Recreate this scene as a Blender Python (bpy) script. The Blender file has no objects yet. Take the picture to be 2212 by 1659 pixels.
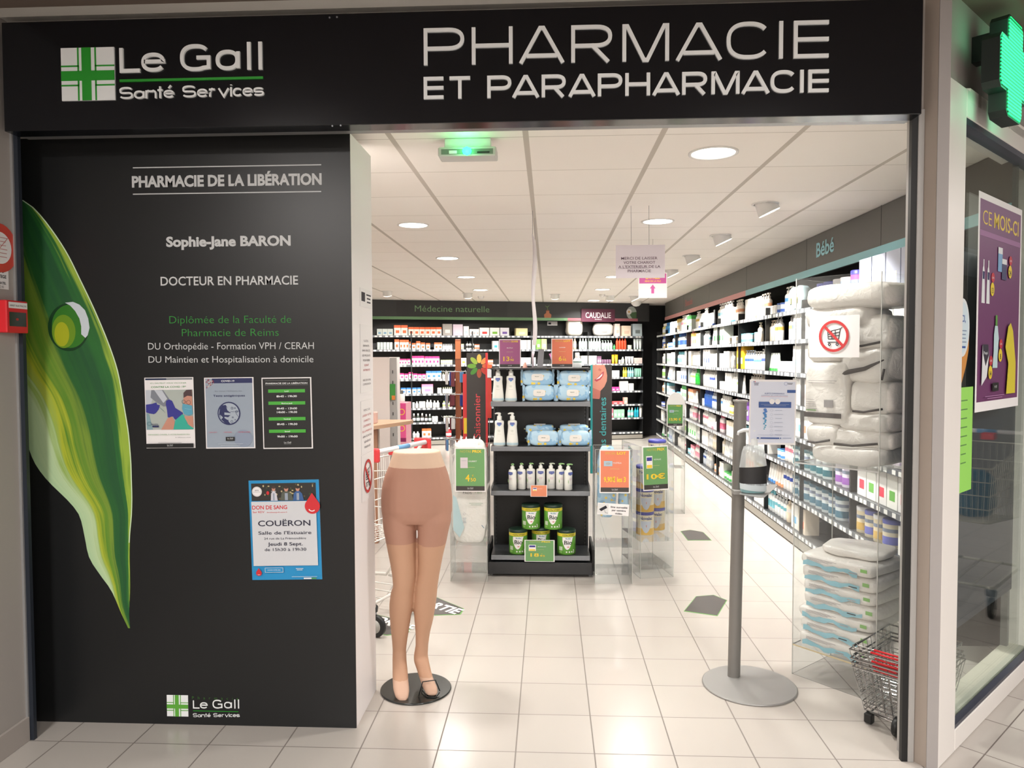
import bpy, math, random
from mathutils import Vector, Matrix, noise
PI = math.pi
SC = bpy.context.scene
COL = SC.collection
# ---------------------------------------------------------------- camera
FPX = 1606.1; PITCH = .0377515; YAW = -.0494444; ROLL = -.0032887; CAMH = 1.5634
cy_, sy_, cp_, sp_, cr_, sr_ = math.cos(YAW), math.sin(YAW), math.cos(PITCH), math.sin(PITCH), math.cos(ROLL), math.sin(ROLL)
FW = Vector((sy_*cp_, cy_*cp_, -sp_)); R0 = Vector((cy_, -sy_, 0)); U0 = R0.cross(FW)
RT = R0*cr_ + U0*sr_; UP = -R0*sr_ + U0*cr_
cam = bpy.data.cameras.new('camera'); camo = bpy.data.objects.new('camera', cam); COL.objects.link(camo)
cam.sensor_width = 36; cam.lens = FPX/2212*36; cam.clip_start = .02; cam.clip_end = 100
camo.matrix_world = Matrix(((RT.x, UP.x, -FW.x, 0), (RT.y, UP.y, -FW.y, 0), (RT.z, UP.z, -FW.z, CAMH), (0, 0, 0, 1)))
SC.camera = camo
# ---------------------------------------------------------------- world and exposure
SC.view_settings.view_transform = 'Standard'; SC.view_settings.look = 'None'
SC.view_settings.exposure = 0.0; SC.view_settings.gamma = 1.0
SC.view_settings.use_curve_mapping = False
w = bpy.data.worlds.new('world'); SC.world = w; w.use_nodes = True
w.node_tree.nodes['Background'].inputs[0].default_value = (.9, .85, .8, 1)
w.node_tree.nodes['Background'].inputs[1].default_value = .12
LAMP_W = 22.0      # watts of one recessed ceiling lamp
SPOT_W = 24.0      # watts of one tilted spot
MALL_W = 80.0      # watts of one mall ceiling panel

def ray(u, v): return FW + RT*((u-1106)/FPX) + UP*((829.5-v)/FPX)
O = Vector((0, 0, CAMH))
def onY(u, v, Y): d = ray(u, v); return O + d*(Y/d.y)
def onX(u, v, X): d = ray(u, v); return O + d*(X/d.x)
def onZ(u, v, Z): d = ray(u, v); return O + d*((Z-CAMH)/d.z)
def onB(u, v, a=13.5, b=.29): d = ray(u, v); return O + d*(a/(d.y-b*d.x))

# ---------------------------------------------------------------- materials
def lin(c):
    return tuple(((x/255)/12.92 if x/255 <= .04045 else ((x/255+.055)/1.055)**2.4) for x in c) + (1,)
_m = {}
def mat(rgb, rough=.5, metal=0, spec=.5, emit=0, trans=0, name=None):
    key = (tuple(rgb), rough, metal, spec, emit, trans)
    if key in _m: return _m[key]
    m = bpy.data.materials.new(name or 'surface_%d_%d_%d' % tuple(rgb)); m.use_nodes = True
    b = m.node_tree.nodes['Principled BSDF']
    b.inputs['Base Color'].default_value = lin(rgb); b.inputs['Roughness'].default_value = rough
    b.inputs['Metallic'].default_value = metal; b.inputs['Specular IOR Level'].default_value = spec
    if emit: b.inputs['Emission Color'].default_value = lin(rgb); b.inputs['Emission Strength'].default_value = emit
    if trans:
        b.inputs['Transmission Weight'].default_value = trans; b.inputs['IOR'].default_value = 1.3
    _m[key] = m; return m
class NT:
    def __init__(s, name):
        s.m = bpy.data.materials.new(name); s.m.use_nodes = True; s.t = s.m.node_tree; s.b = s.t.nodes['Principled BSDF']
    def n(s, typ, **kw):
        x = s.t.nodes.new(typ)
        for k, v in kw.items(): setattr(x, k, v)
        return x
    def l(s, a, b): s.t.links.new(a, b)
    def math(s, op, a, b=None, c=None):
        x = s.n('ShaderNodeMath', operation=op)
        for i, q in enumerate((a, b, c)):
            if q is None: continue
            if isinstance(q, (int, float)): x.inputs[i].default_value = q
            else: s.l(q, x.inputs[i])
        return x.outputs[0]
    def mix(s, f, a, b):
        x = s.n('ShaderNodeMix', data_type='RGBA')
        for i, q in ((0, f), (6, a), (7, b)):
            if isinstance(q, (tuple, float, int)): x.inputs[i].default_value = q
            else: s.l(q, x.inputs[i])
        return x.outputs[2]
def line_mask(N, coord, off, sp, w):
    f = N.math('FRACT', N.math('DIVIDE', N.math('SUBTRACT', coord, off-1000*sp), sp))
    a = N.math('LESS_THAN', f, w/2/sp); b = N.math('GREATER_THAN', f, 1-w/2/sp)
    return N.math('MAXIMUM', a, b)
def tile_mat(name, base, base2, line, x0, y0, sp, wx, wy, rough, rot=0, bump=.0, spec=.5):
    N = NT(name); tc = N.n('ShaderNodeTexCoord'); mp = N.n('ShaderNodeMapping'); mp.inputs['Rotation'].default_value[2] = rot
    N.l(tc.outputs['Object'], mp.inputs[0]); sx = N.n('ShaderNodeSeparateXYZ'); N.l(mp.outputs[0], sx.inputs[0])
    mx = line_mask(N, sx.outputs[0], x0, sp, wx); my = line_mask(N, sx.outputs[1], y0, sp, wy)
    m = N.math('MAXIMUM', mx, my)
    fx = N.math('FLOOR', N.math('DIVIDE', N.math('SUBTRACT', sx.outputs[0], x0), sp)); fy = N.math('FLOOR', N.math('DIVIDE', N.math('SUBTRACT', sx.outputs[1], y0), sp))
    cb = N.n('ShaderNodeCombineXYZ'); N.l(fx, cb.inputs[0]); N.l(fy, cb.inputs[1])
    wn = N.n('ShaderNodeTexWhiteNoise'); N.l(cb.outputs[0], wn.inputs[0])
    ns = N.n('ShaderNodeTexNoise'); ns.inputs['Scale'].default_value = 3; N.l(tc.outputs['Object'], ns.inputs[0])
    f = N.math('MULTIPLY', N.math('ADD', wn.outputs[0], ns.outputs[0]), .5)
    c = N.mix(m, N.mix(f, lin(base), lin(base2)), lin(line)); N.l(c, N.b.inputs['Base Color'])
    r = N.math('ADD', N.math('MULTIPLY', m, .4), rough); N.l(r, N.b.inputs['Roughness']); N.b.inputs['Specular IOR Level'].default_value = spec
    return N.m
def clear_mat(name, tint, ior, rough=.02, haze=0.0):
    """thin clear sheet: straight-through light plus a Schlick reflection at each face"""
    m = bpy.data.materials.new(name); m.use_nodes = True; t = m.node_tree; t.nodes.remove(t.nodes['Principled BSDF'])
    N = lambda s, **k: t.nodes.new(s)
    out = t.nodes['Material Output']; tr = N('ShaderNodeBsdfTransparent'); tr.inputs[0].default_value = tint
    gl = N('ShaderNodeBsdfGlossy'); gl.inputs['Roughness'].default_value = rough; gl.inputs[0].default_value = (1, 1, 1, 1)
    ge = N('ShaderNodeNewGeometry'); dt = N('ShaderNodeVectorMath'); dt.operation = 'DOT_PRODUCT'; t.links.new(ge.outputs['Incoming'], dt.inputs[0]); t.links.new(ge.outputs['Normal'], dt.inputs[1])
    def M(op, a, b=None):
        x = N('ShaderNodeMath'); x.operation = op
        for i, q in enumerate((a, b)):
            if q is None: continue
            if isinstance(q, (int, float)): x.inputs[i].default_value = q
            else: t.links.new(q, x.inputs[i])
        return x.outputs[0]
    f0 = ((ior-1)/(ior+1))**2
    fr = M('ADD', M('MULTIPLY', M('POWER', M('SUBTRACT', 1.0, M('ABSOLUTE', dt.outputs['Value'])), 5.0), .75), f0)
    mx = N('ShaderNodeMixShader'); t.links.new(fr, mx.inputs[0]); base = tr
    if haze:
        df = N('ShaderNodeBsdfTranslucent'); df.inputs[0].default_value = (.9, .9, .9, 1)
        d2 = N('ShaderNodeBsdfDiffuse'); d2.inputs[0].default_value = (.85, .85, .85, 1)
        m3 = N('ShaderNodeMixShader'); m3.inputs[0].default_value = .5; t.links.new(df.outputs[0], m3.inputs[1]); t.links.new(d2.outputs[0], m3.inputs[2])
        m2 = N('ShaderNodeMixShader'); m2.inputs[0].default_value = haze
        t.links.new(tr.outputs[0], m2.inputs[1]); t.links.new(m3.outputs[0], m2.inputs[2]); base = m2
    t.links.new(base.outputs[0], mx.inputs[1]); t.links.new(gl.outputs[0], mx.inputs[2]); t.links.new(mx.outputs[0], out.inputs[0])
    return m
GLASS = clear_mat('window_glass', (.93, .97, .95, 1), 1.5)
ACRYL = clear_mat('clear_acrylic', (.97, .98, .98, 1), 1.35, .03, .03)
POLYB = clear_mat('clear_plastic_film', (.97, .97, .97, 1), 1.45, .12, .12)
EDGE = mat((205, 205, 200), .25, trans=.2, name='acrylic_edge')
WHITE = mat((232, 230, 226), .5); OFFW = mat((222, 216, 208), .55); BLACK = mat((22, 23, 24), .45); DKGREY = mat((40, 41, 43), .4)
CHAR = mat((46, 47, 49), .42); METAL = mat((150, 152, 155), .35, .6); GREYM = mat((128, 128, 128), .4, .5); LGREY = mat((170, 172, 172), .4, .3)
CHROME = mat((200, 200, 200), .18, 1); RED = mat((205, 35, 42), .35); RAIL = mat((110, 114, 120), .3, .3)
PAPER = mat((235, 232, 232), .7); INK = mat((30, 30, 40), .7); SIGNW = mat((235, 238, 239), .5)
GREENL = mat((30, 150, 35), .5); YEL = mat((240, 205, 60), .5)

# ---------------------------------------------------------------- mesh builder
class MB:
    def __init__(s): s.v = []; s.f = []; s.mi = []; s.mats = []; s.sm = []; s.uv = {}
    def _m(s, m):
        if m not in s.mats: s.mats.append(m)
        return s.mats.index(m)
    def add(s, vs, fs, m, smooth=False, M=None):
        b = len(s.v); s.v += [tuple(M @ Vector(p)) if M else tuple(p) for p in vs]; k = s._m(m)
        for f in fs: s.f.append(tuple(i+b for i in f)); s.mi.append(k); s.sm.append(smooth)
        return s
    def box(s, a, b, m, c=0, M=None):
        x0, y0, z0 = [min(p, q) for p, q in zip(a, b)]; x1, y1, z1 = [max(p, q) for p, q in zip(a, b)]
        if c <= 0:
            vs = [(x, y, z) for x in (x0, x1) for y in (y0, y1) for z in (z0, z1)]
            fs = [(0, 1, 3, 2), (4, 6, 7, 5), (0, 4, 5, 1), (2, 3, 7, 6), (0, 2, 6, 4), (1, 5, 7, 3)]
            return s.add(vs, fs, m, False, M)
        c = min(c, (x1-x0)*.45, (y1-y0)*.45, (z1-z0)*.45)
        def ring(z, k):
            X0, X1, Y0, Y1 = x0+k, x1-k, y0+k, y1-k
            return [(X0+c-k, Y0, z), (X1-c+k, Y0, z), (X1, Y0+c-k, z), (X1, Y1-c+k, z), (X1-c+k, Y1, z), (X0+c-k, Y1, z), (X0, Y1-c+k, z), (X0, Y0+c-k, z)]
        vs = ring(z0, c*.7)+ring(z0+c*.7, 0)+ring(z1-c*.7, 0)+ring(z1, c*.7); fs = [tuple(range(7, -1, -1)), tuple(range(24, 32))]
        for r in range(3):
            for i in range(8): j = (i+1) % 8; fs.append((r*8+i, r*8+j, r*8+8+j, r*8+8+i))
        return s.add(vs, fs, m, False, M)
    def lathe(s, prof, m, seg=20, c=(0, 0, 0), sx=1, sy=1, M=None, smooth=True):
        vs = []; fs = []
        for r, z in prof:
            for i in range(seg): a = 2*PI*i/seg; vs.append((c[0]+r*sx*math.cos(a), c[1]+r*sy*math.sin(a), c[2]+z))
        for k in range(len(prof)-1):
            for i in range(seg): j = (i+1) % seg; fs.append((k*seg+i, k*seg+j, k*seg+seg+j, k*seg+seg+i))
        s.add(vs, fs, m, smooth, M)
        b = len(vs)
        if prof[0][0] > 1e-5: s.add(vs[:seg], [tuple(range(seg-1, -1, -1))], m, False, M)
        if prof[-1][0] > 1e-5: s.add(vs[-seg:], [tuple(range(seg))], m, False, M)
        return s
    def tube(s, pts, r, m, seg=6, closed=False, M=None):
        P = [Vector(p) for p in pts]; n = len(P); vs = []; fs = []; up = None
        for i in range(n):
            if closed: t = (P[(i+1) % n]-P[i-1])
            else: t = P[min(i+1, n-1)]-P[max(i-1, 0)]
            t.normalize()
            if up is None: up = Vector((0, 0, 1)) if abs(t.z) < .9 else Vector((1, 0, 0))
            a = t.cross(up)
            if a.length < 1e-4: a = t.cross(Vector((.3, 1, .2)))
            a.normalize(); b = a.cross(t).normalized(); up = b
            rr = r[i] if isinstance(r, (list, tuple)) else r
            for k in range(seg): q = 2*PI*k/seg; vs.append(tuple(P[i]+(a*math.cos(q)+b*math.sin(q))*rr))
        for i in range(n if closed else n-1):
            j = (i+1) % n
            for k in range(seg): l = (k+1) % seg; fs.append((i*seg+k, i*seg+l, j*seg+l, j*seg+k))
        if not closed: fs.append(tuple(range(seg-1, -1, -1))); fs.append(tuple(range((n-1)*seg, n*seg)))
        return s.add(vs, fs, m, seg > 4, M)
    def prism(s, poly, z0, z1, m, M=None, side=None):
        n = len(poly); vs = [(x, y, z0) for x, y in poly]+[(x, y, z1) for x, y in poly]
        s.add(vs, [tuple(range(n-1, -1, -1)), tuple(range(n, 2*n))], m, False, M)
        s.add(vs, [(i, (i+1) % n, n+(i+1) % n, n+i) for i in range(n)], side or m, False, M); return s
    def poly(s, pts, m): return s.add(pts, [tuple(range(len(pts)))], m)
    def build(s, name, parent=None, label=None, cat=None, group=None, kind=None, loc=None, rz=0, rot=None):
        me = bpy.data.meshes.new(name); me.from_pydata(s.v, [], s.f)
        for m in s.mats: me.materials.append(m)
        me.polygons.foreach_set('material_index', s.mi); me.polygons.foreach_set('use_smooth', s.sm); me.update()
        o = bpy.data.objects.new(name, me); COL.objects.link(o)
        return fin(o, parent, label, cat, group, kind, loc, rz, rot)
def fin(o, parent=None, label=None, cat=None, group=None, kind=None, loc=None, rz=0, rot=None):
    if parent: o.parent = parent
    if loc is not None: o.location = loc
    if rz: o.rotation_euler.z = rz
    if rot: o.rotation_euler = rot
    if label: o['label'] = label
    if cat: o['category'] = cat
    if group: o['group'] = group
    if kind: o['kind'] = kind
    return o
def thing(name, label, cat, loc=(0, 0, 0), rz=0, group=None, rot=None):
    o = bpy.data.objects.new(name, None); COL.objects.link(o); o.empty_display_size = .1
    return fin(o, None, label, cat, group, None, loc, rz, rot)
def dup(o, loc, rz, label, group=None, parent=None):
    r = o.copy(); COL.objects.link(r); r.location = loc; r.rotation_euler.z = rz
    if parent: r.parent = parent
    if label: r['label'] = label
    if group: r['group'] = group
    for ch in o.children:
        c = ch.copy(); COL.objects.link(c); c.parent = r
        for g in ch.children: d = g.copy(); COL.objects.link(d); d.parent = c
    return r
def struct(name, mb): return mb.build(name, kind='structure')

# ---------------------------------------------------------------- flat text and print
_tc = {}
def textmesh(s, off=0.0, spacing=1.0):
    k = (s, off, spacing)
    if k not in _tc:
        c = bpy.data.curves.new('t', 'FONT'); c.body = s; c.size = 1; c.offset = off; c.space_character = spacing; c.resolution_u = 3; c.fill_mode = 'FRONT'
        o = bpy.data.objects.new('t', c); me = bpy.data.meshes.new_from_object(o)
        vs = [(v.co.x, v.co.y) for v in me.vertices]; fs = [tuple(p.vertices) for p in me.polygons]
        bpy.data.objects.remove(o); bpy.data.meshes.remove(me); bpy.data.curves.remove(c)
        _tc[k] = (vs, fs)
    return _tc[k]
def ext(vs, i): q = [v[i] for v in vs]; return min(q), max(q)
CAPH = ext(textmesh('H')[0], 1)[1]
class Print(MB):
    """printed matter on a sheet: x to the right, z up, facing -y, layers stacked outward"""
    def __init__(s, w=None, h=None, base=None, th=.0008, step=.00025, x0=0, z0=0, y=0):
        MB.__init__(s); s.w = w; s.h = h; s.x0 = x0; s.z0 = z0; s.y = y; s.step = step; s.k = 0; s.n = 0
        if base: s.box((x0, y, z0), (x0+w, y+th, z0+h), base)
    def L(s): s.n += 1; return s.y-s.step*s.n
    def P(s, fx, fy): return s.x0+fx*s.w, s.z0+(1-fy)*s.h      # fractions from the top left corner
    def rect(s, a, b, c, d, m):                                  # left, top, right, bottom
        y = s.L(); x0, z0 = s.P(a, d); x1, z1 = s.P(c, b)
        s.poly([(x0, y, z0), (x1, y, z0), (x1, y, z1), (x0, y, z1)], m); return s
    def pg(s, pts, m, same=False):
        y = s.L(); q = [s.P(*p) for p in pts]; ar = sum(q[i][0]*q[(i+1) % len(q)][1]-q[(i+1) % len(q)][0]*q[i][1] for i in range(len(q)))
        if ar < 0: q = q[::-1]
        s.poly([(x, y, z) for x, z in q], m); return s
    def ell(s, cx, cy, rx, ry, m, a0=0, a1=2*PI, seg=28):        # radii in metres
        y = s.L(); x, z = s.P(cx, cy); s.poly([(x+rx*math.cos(a0+(a1-a0)*i/seg), y, z+ry*math.sin(a0+(a1-a0)*i/seg)) for i in range(seg+(a1-a0 < 6.2))], m); return s
    def ring(s, cx, cy, r, w, m, ry=None, seg=36, a0=0, a1=2*PI):
        y = s.L(); x, z = s.P(cx, cy); ry = ry or r; vs = []; n = seg+1
        for i in range(n):
            a = a0+(a1-a0)*i/seg
            for q in (0, w): vs.append((x+(r-q)*math.cos(a), y, z+(ry-q)*math.sin(a)))
        s.add(vs, [(2*i, 2*i+2, 2*i+3, 2*i+1) for i in range(seg)], m); return s
    def line(s, a, b, w, m):
        y = s.L(); p = Vector(s.P(*a)); q = Vector(s.P(*b)); t = (q-p).normalized(); n = Vector((-t.y, t.x))*w/2
        s.poly([(k.x, y, k.y) for k in (p-n, q-n, q+n, p+n)], m); return s
    def text(s, t, cx, base, cap, m, w=None, off=0.0, sp=1.0, al='C'):
        """centre (fraction), baseline (fraction), cap height in metres, total width in metres"""
        vs, fs = textmesh(t, off, sp)
        if not vs: return s
        lo, hi = ext(vs, 0); ky = cap/CAPH; kx = (w/(hi-lo)) if w else ky; X, Z = s.P(cx, base); y = s.L()
        X -= {'C': (hi-lo)/2, 'L': 0, 'R': hi-lo}[al]*kx
        s.add([(X+(a-lo)*kx, y, Z+b*ky) for a, b in vs], fs, m); return s
    def bars(s, x0, x1, y0, dy, n, th, m, rag=.3, seed=1):       # unreadable small print
        r = random.Random(seed)
        for i in range(n):
            k = (x1-x0)*rag*r.random()/2; s.rect(x0+k, y0+dy*i, x1-k, y0+dy*i+th, m); s.n -= 1
        s.n += 1; return s

# letters drawn as strokes inside a unit box: (polyline, closed)
def arc(cx, cy, rx, ry, a0, a1, n=12, p=1.0):
    o = []
    for i in range(n+1):
        a = math.radians(a0+(a1-a0)*i/n); c, q = math.cos(a), math.sin(a)
        o.append((cx+rx*math.copysign(abs(c)**p, c), cy+ry*math.copysign(abs(q)**p, q)))
    return o
bowl = [(0, 1), (.62, 1)]+arc(.62, .735, .38, .265, 90, -90, 14, .85)+[(0, .47)]
eg = [(.04, .55), (1, .55)]+arc(.5, .5, .5, .5, 6, 325, 26, .85)
GL = {
 'P': [[(0, 0), (0, 1)], bowl], 'R': [[(0, 0), (0, 1)], bowl, [(.5, .47), (.95, 0)]],
 'H': [[(0, 0), (0, 1)], [(1, 0), (1, 1)], [(0, .5), (1, .5)]],
 'A': [[(0, 0), (.46, 1), (.54, 1), (1, 0)], [(.14, .2), (.86, .2)]],
 'M': [[(0, 0), (0, 1), (.07, 1), (.46, .02), (.54, .02), (.93, 1), (1, 1), (1, 0)]],
 'C': [arc(.5, .5, .5, .5, 38, 322, 28, .8)], 'I': [[(.5, 0), (.5, 1)]], 'l': [[(.5, 0), (.5, 1)]],
 'E': [[(1, 1), (0, 1), (0, 0), (1, 0)], [(0, .5), (1, .5)]], 'T': [[(0, 1), (1, 1)], [(.5, 0), (.5, 1)]],
 'L': [[(0, 1), (0, 0), (1, 0)]], 'e': [eg],
 'G': [arc(.5, .5, .5, .5, 40, 300, 26, .8)+[(.97, .08)], [(.55, .5), (1, .5), (1, 0)]],
 'a': [arc(.48, .5, .48, .5, 0, 360, 30, .85), [(1, 0), (1, 1)]],
 'S': [arc(.5, .75, .48, .25, 25, 180, 12, .85)+arc(.2, .65, .18, .15, 190, 270, 5)[1:]+[(.75, .5)]+arc(.75, .28, .25, .22, 80, -20, 7)+arc(.5, .25, .5, .25, -20, -155, 10, .85)],
 'n': [[(0, 0), (0, 1)], [(0, .6)]+arc(.5, .6, .5, .4, 180, 0, 12, .9)+[(1, 0)]], 't': [[(.5, 0), (.5, 1)], [(0, .68), (1, .68)]],
 'r': [[(0, 0), (0, 1)], [(0, .55)]+arc(.6, .5, .6, .5, 180, 75, 8)], 'v': [[(0, 1), (.5, 0), (1, 1)]], 'i': [[(.5, 0), (.5, .78)], [(.5, .94), (.5, 1)]], 'c': [arc(.5, .5, .5, .5, 38, 322, 22, .85)]}
GL['s'] = GL['S']
def ribbon(mb, pts, w, y0, y1, m):
    P = [Vector(p) for p in pts]; P = [p for i, p in enumerate(P) if i == 0 or (p-P[i-1]).length > 1e-5]
    n = len(P); cl = n > 3 and (P[0]-P[-1]).length < 1e-4; A = []; B = []
    for i in range(n):
        d0 = (P[i]-P[i-1]) if i else ((P[0]-P[-2]) if cl else None); d1 = (P[i+1]-P[i]) if i < n-1 else ((P[1]-P[0]) if cl else None)
        d0 = d0 or d1; d1 = d1 or d0; d0 = d0.normalized(); d1 = d1.normalized(); t = (d0+d1).normalized() if (d0+d1).length > .01 else d0
        nn = Vector((-t.y, t.x)); k = max(.35, nn.dot(Vector((-d0.y, d0.x)))); A.append(P[i]+nn*w/2/k); B.append(P[i]-nn*w/2/k)
    vs = [(a.x, y0, a.y) for a in A]+[(b.x, y0, b.y) for b in B]+[(a.x, y1, a.y) for a in A]+[(b.x, y1, b.y) for b in B]; fs = []
    for i in range(n-1):
        fs += [(i, n+i, n+i+1, i+1), (2*n+i, 2*n+i+1, 3*n+i+1, 3*n+i), (i, i+1, 2*n+i+1, 2*n+i), (n+i, 3*n+i, 3*n+i+1, n+i+1)]
    fs += [(0, 2*n, 3*n, n), (n-1, 2*n-1, 4*n-1, 3*n-1)]
    mb.add(vs, fs, m)
def glyph(mb, ch, x0, x1, z0, z1, sw, y0, y1, m):
    h = sw/2; a, b, c, d = x0+h, x1-h, z0, z1
    for pl in GL[ch]:
        q = []
        for px, pz in pl:
            zz = c+(d-c)*pz
            if ch in 'CGSecas': zz = c+h+(d-c-2*h)*pz
            elif ch not in 'vi' and pz > .98 and len(pl) > 2: zz -= h
            elif ch in 'EL' and pz < .02: zz += h
            elif ch in 'M' and pz == .02: zz = c+h*.6
            elif ch == 'T' and pl[0][1] == pl[1][1]: zz -= h
            if ch in 'PR' and pl is bowl: zz = c+(d-c-h)*pz
            q.append((a+(b-a)*px, zz))
        ribbon(mb, q, sw, y0, y1-.0003*GL[ch].index(pl), m)
def letters(mb, spec, Y, sw_px, m, th=.008):
    """spec: (char, u0, u1, vtop, vbase) read off the photograph, on the plane y = Y"""
    for i, (ch, u0, u1, vt, vb) in enumerate(spec):
        p = onY(u0, vb, Y); q = onY(u1, vt, Y); z0 = onY((u0+u1)/2, vb, Y).z; z1 = onY((u0+u1)/2, vt, Y).z
        sw = sw_px/FPX*Y*1.02
        base = {'é': 'e'}.get(ch, ch)
        glyph(mb, base, p.x, q.x, z0, z1, sw, Y, Y-th-.0001*(i % 3), m)
        if ch == 'é':
            xm = (p.x+q.x)/2; ribbon(mb, [(xm-sw*.2, z1+sw*.9), (xm+sw*1.2, z1+sw*2.6)], sw*.9, Y, Y-th, m)

# ================================================================= STRUCTURE
HC = 2.535; HM = 2.92; YF = 2.88; YP = 3.036; XR = 2.165; XS = 2.0
FLOORM = tile_mat('floor_tiles', (192, 186, 179), (185, 178, 171), (128, 121, 115), -.7526, 2.878, .31, .0055, .0045, .22)
MALLF = tile_mat('mall_floor_tiles', (190, 183, 176), (180, 173, 166), (110, 100, 95), .1, .03, .325, .005, .005, .25, rot=PI/4)
CEILM = tile_mat('ceiling_tiles', (247, 242, 235), (244, 237, 229), (196, 188, 178), -.10, 3.34, .6, .026, .006, .75, spec=.2)
C8 = math.sqrt(.5)
corner = (1.46, 2.80)
f = MB(); f.poly([(-4.5, -4, 0), (1.75, -4, 0), (1.75, 2.62, 0), (1.46, 2.86, 0), (2.9, 4.3, 0), (2.9, 14.8, 0), (-4.5, 14.8, 0)][::1], FLOORM); struct('floor', f)
f = MB(); f.poly([(1.75, -4, 0), (9, -4, 0), (9, 9, 0), (7.6, 9, 0), (1.46, 2.86, 0), (1.75, 2.62, 0)], MALLF); struct('floor', f)
struct('ceiling', MB().prism([(-4.5, YF+.1), (1.62, YF+.1), (2.9, 4.26), (2.9, 15), (-4.5, 15)], HC, HC+.05, CEILM))
MC = mat((112, 98, 88), .8); MW = mat((166, 160, 155), .7); MW2 = mat((186, 177, 166), .65)
struct('ceiling', MB().box((-9, -4, HM), (9, YF+.02, HM+.05), MC))
struct('ceiling', MB().prism([(1.3, YF), (9, YF), (9, 10.4)], HM, HM+.05, MC))
# fascia wall over the entrance and its two ends
wf = MB(); wf.box((-9, YF, HC-.07), (1.47, YF+.12, HM), MW); struct('wall_front', wf)
wl = MB(); wl.box((-9, -4, 0), (-2.13, YF, HM), MW); struct('wall_left', wl)
wl2 = MB(); wl2.box((-9, YF+.05, 0), (-2.37, YF+.16, HC), MW); struct('wall_left_return', wl2)
bl = MB(); bl.box((-2.13, .5, 0), (-2.118, YF, .10), mat((170, 162, 156), .5), .002); struct('baseboard_left', bl)
struct('wall_shop_left', MB().box((-4.6, YF+.16, 0), (-4.5, 15, HC), WHITE))
struct('wall_shop_right', MB().box((2.62, 4.22, 0), (2.75, 15, HC), CHAR))
struct('wall_back', MB().prism([(-4.5, 12.72), (2.62, 14.79), (2.62, 14.9), (-4.5, 12.83)], 0, HC, CHAR))
struct('wall_mall_back', MB().box((-9, -4.1, 0), (9, -4, HM), MW))
struct('wall_mall_right', MB().box((8.9, -4, 0), (9, 9, HM), MW))
# right-hand pillar between the opening and the shop window
pl = MB(); pl.prism([(1.396, 3.0), (1.396, 2.88), (1.427, 2.828), (1.440, 2.828), (1.440, 3.0)], 0, HM, mat((160, 148, 138), .6))
pl.prism([(1.424, 2.8285), (1.4625, 2.8215), (1.4625, 2.99), (1.435, 2.99)], 0, HM, mat((158, 153, 151), .6)); struct('wall_right_pillar', pl)
tr = MB(); tr.box((1.352, 2.872, 0), (1.374, 2.893, HC-.06), BLACK); tr.box((1.374, 2.868, 0), (1.397, 2.96, HC-.06), mat((176, 174, 172), .35, .3), .002); struct('trim_1', tr)
tr = MB(); tr.box((-2.129, 2.882, 0), (-2.103, 2.90, HC-.06), mat((44, 50, 60), .4, .3)); tr.box((-2.13, 2.874, 0), (-2.12, 2.89, HC-.06), mat((150, 150, 150), .4, .3)); struct('trim_2', tr)
tr = MB(); tr.box((-2.09, 2.87, HC-.095), (1.35, 2.93, HC-.075), mat((150, 150, 150), .35, .6)); struct('trim_3', tr)
tr = MB(); tr.box((-2.13, 2.84, HM-.035), (1.40, YF, HM), mat((190, 188, 182), .5)); struct('trim_4', tr)

# window wall, 45 degrees: local x runs along the wall, local y into the shop
WM = Matrix.Translation((1.485, 2.845, 0)) @ Matrix.Rotation(PI/4, 4, 'Z')
def onW(u, v, off=0.0):
    d = ray(u, v); n = Vector((C8, -C8, 0)); c = Vector((1.485, 2.845, 0)); t = ((c-O).dot(n)+off)/d.dot(n); P = O+d*t
    return (P-c).dot(Vector((C8, C8, 0))), P.z
WALLW = 6.5
ww = MB(); ww.box((-.02, .03, 2.56), (WALLW, .15, HM), MW, M=WM); ww.box((1.42, .03, 0), (WALLW, .15, 2.56), MW, M=WM); struct('wall_right', ww)
wfm = MB(); FRM = mat((232, 227, 222), .4)
for a, b in (((-.03, 0, 0), (.155, .13, 2.575)), ((1.31, 0, 0), (1.48, .13, 2.575)), ((.155, 0, 2.47), (1.31, .13, 2.575)), ((.155, 0, 0), (1.31, .13, .085))): wfm.box(a, b, FRM, .004, WM)
for a, b in (((.155, .004, .085), (.16, .06, 2.47)), ((.155, .004, .085), (1.31, .03, .10)), ((.155, .004, 2.445), (1.31, .06, 2.47))): wfm.box(a, b, mat((60, 62, 75), .4), M=WM)
wfm.box((.16, .04, .085), (1.31, .13, .10), mat((225, 220, 205), .5), M=WM)
wo = struct('window_1', wfm)
gp = MB(); gp.box((.15, .034, .09), (1.315, .039, 2.46), GLASS, M=WM); gp.build('pane', wo)

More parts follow.
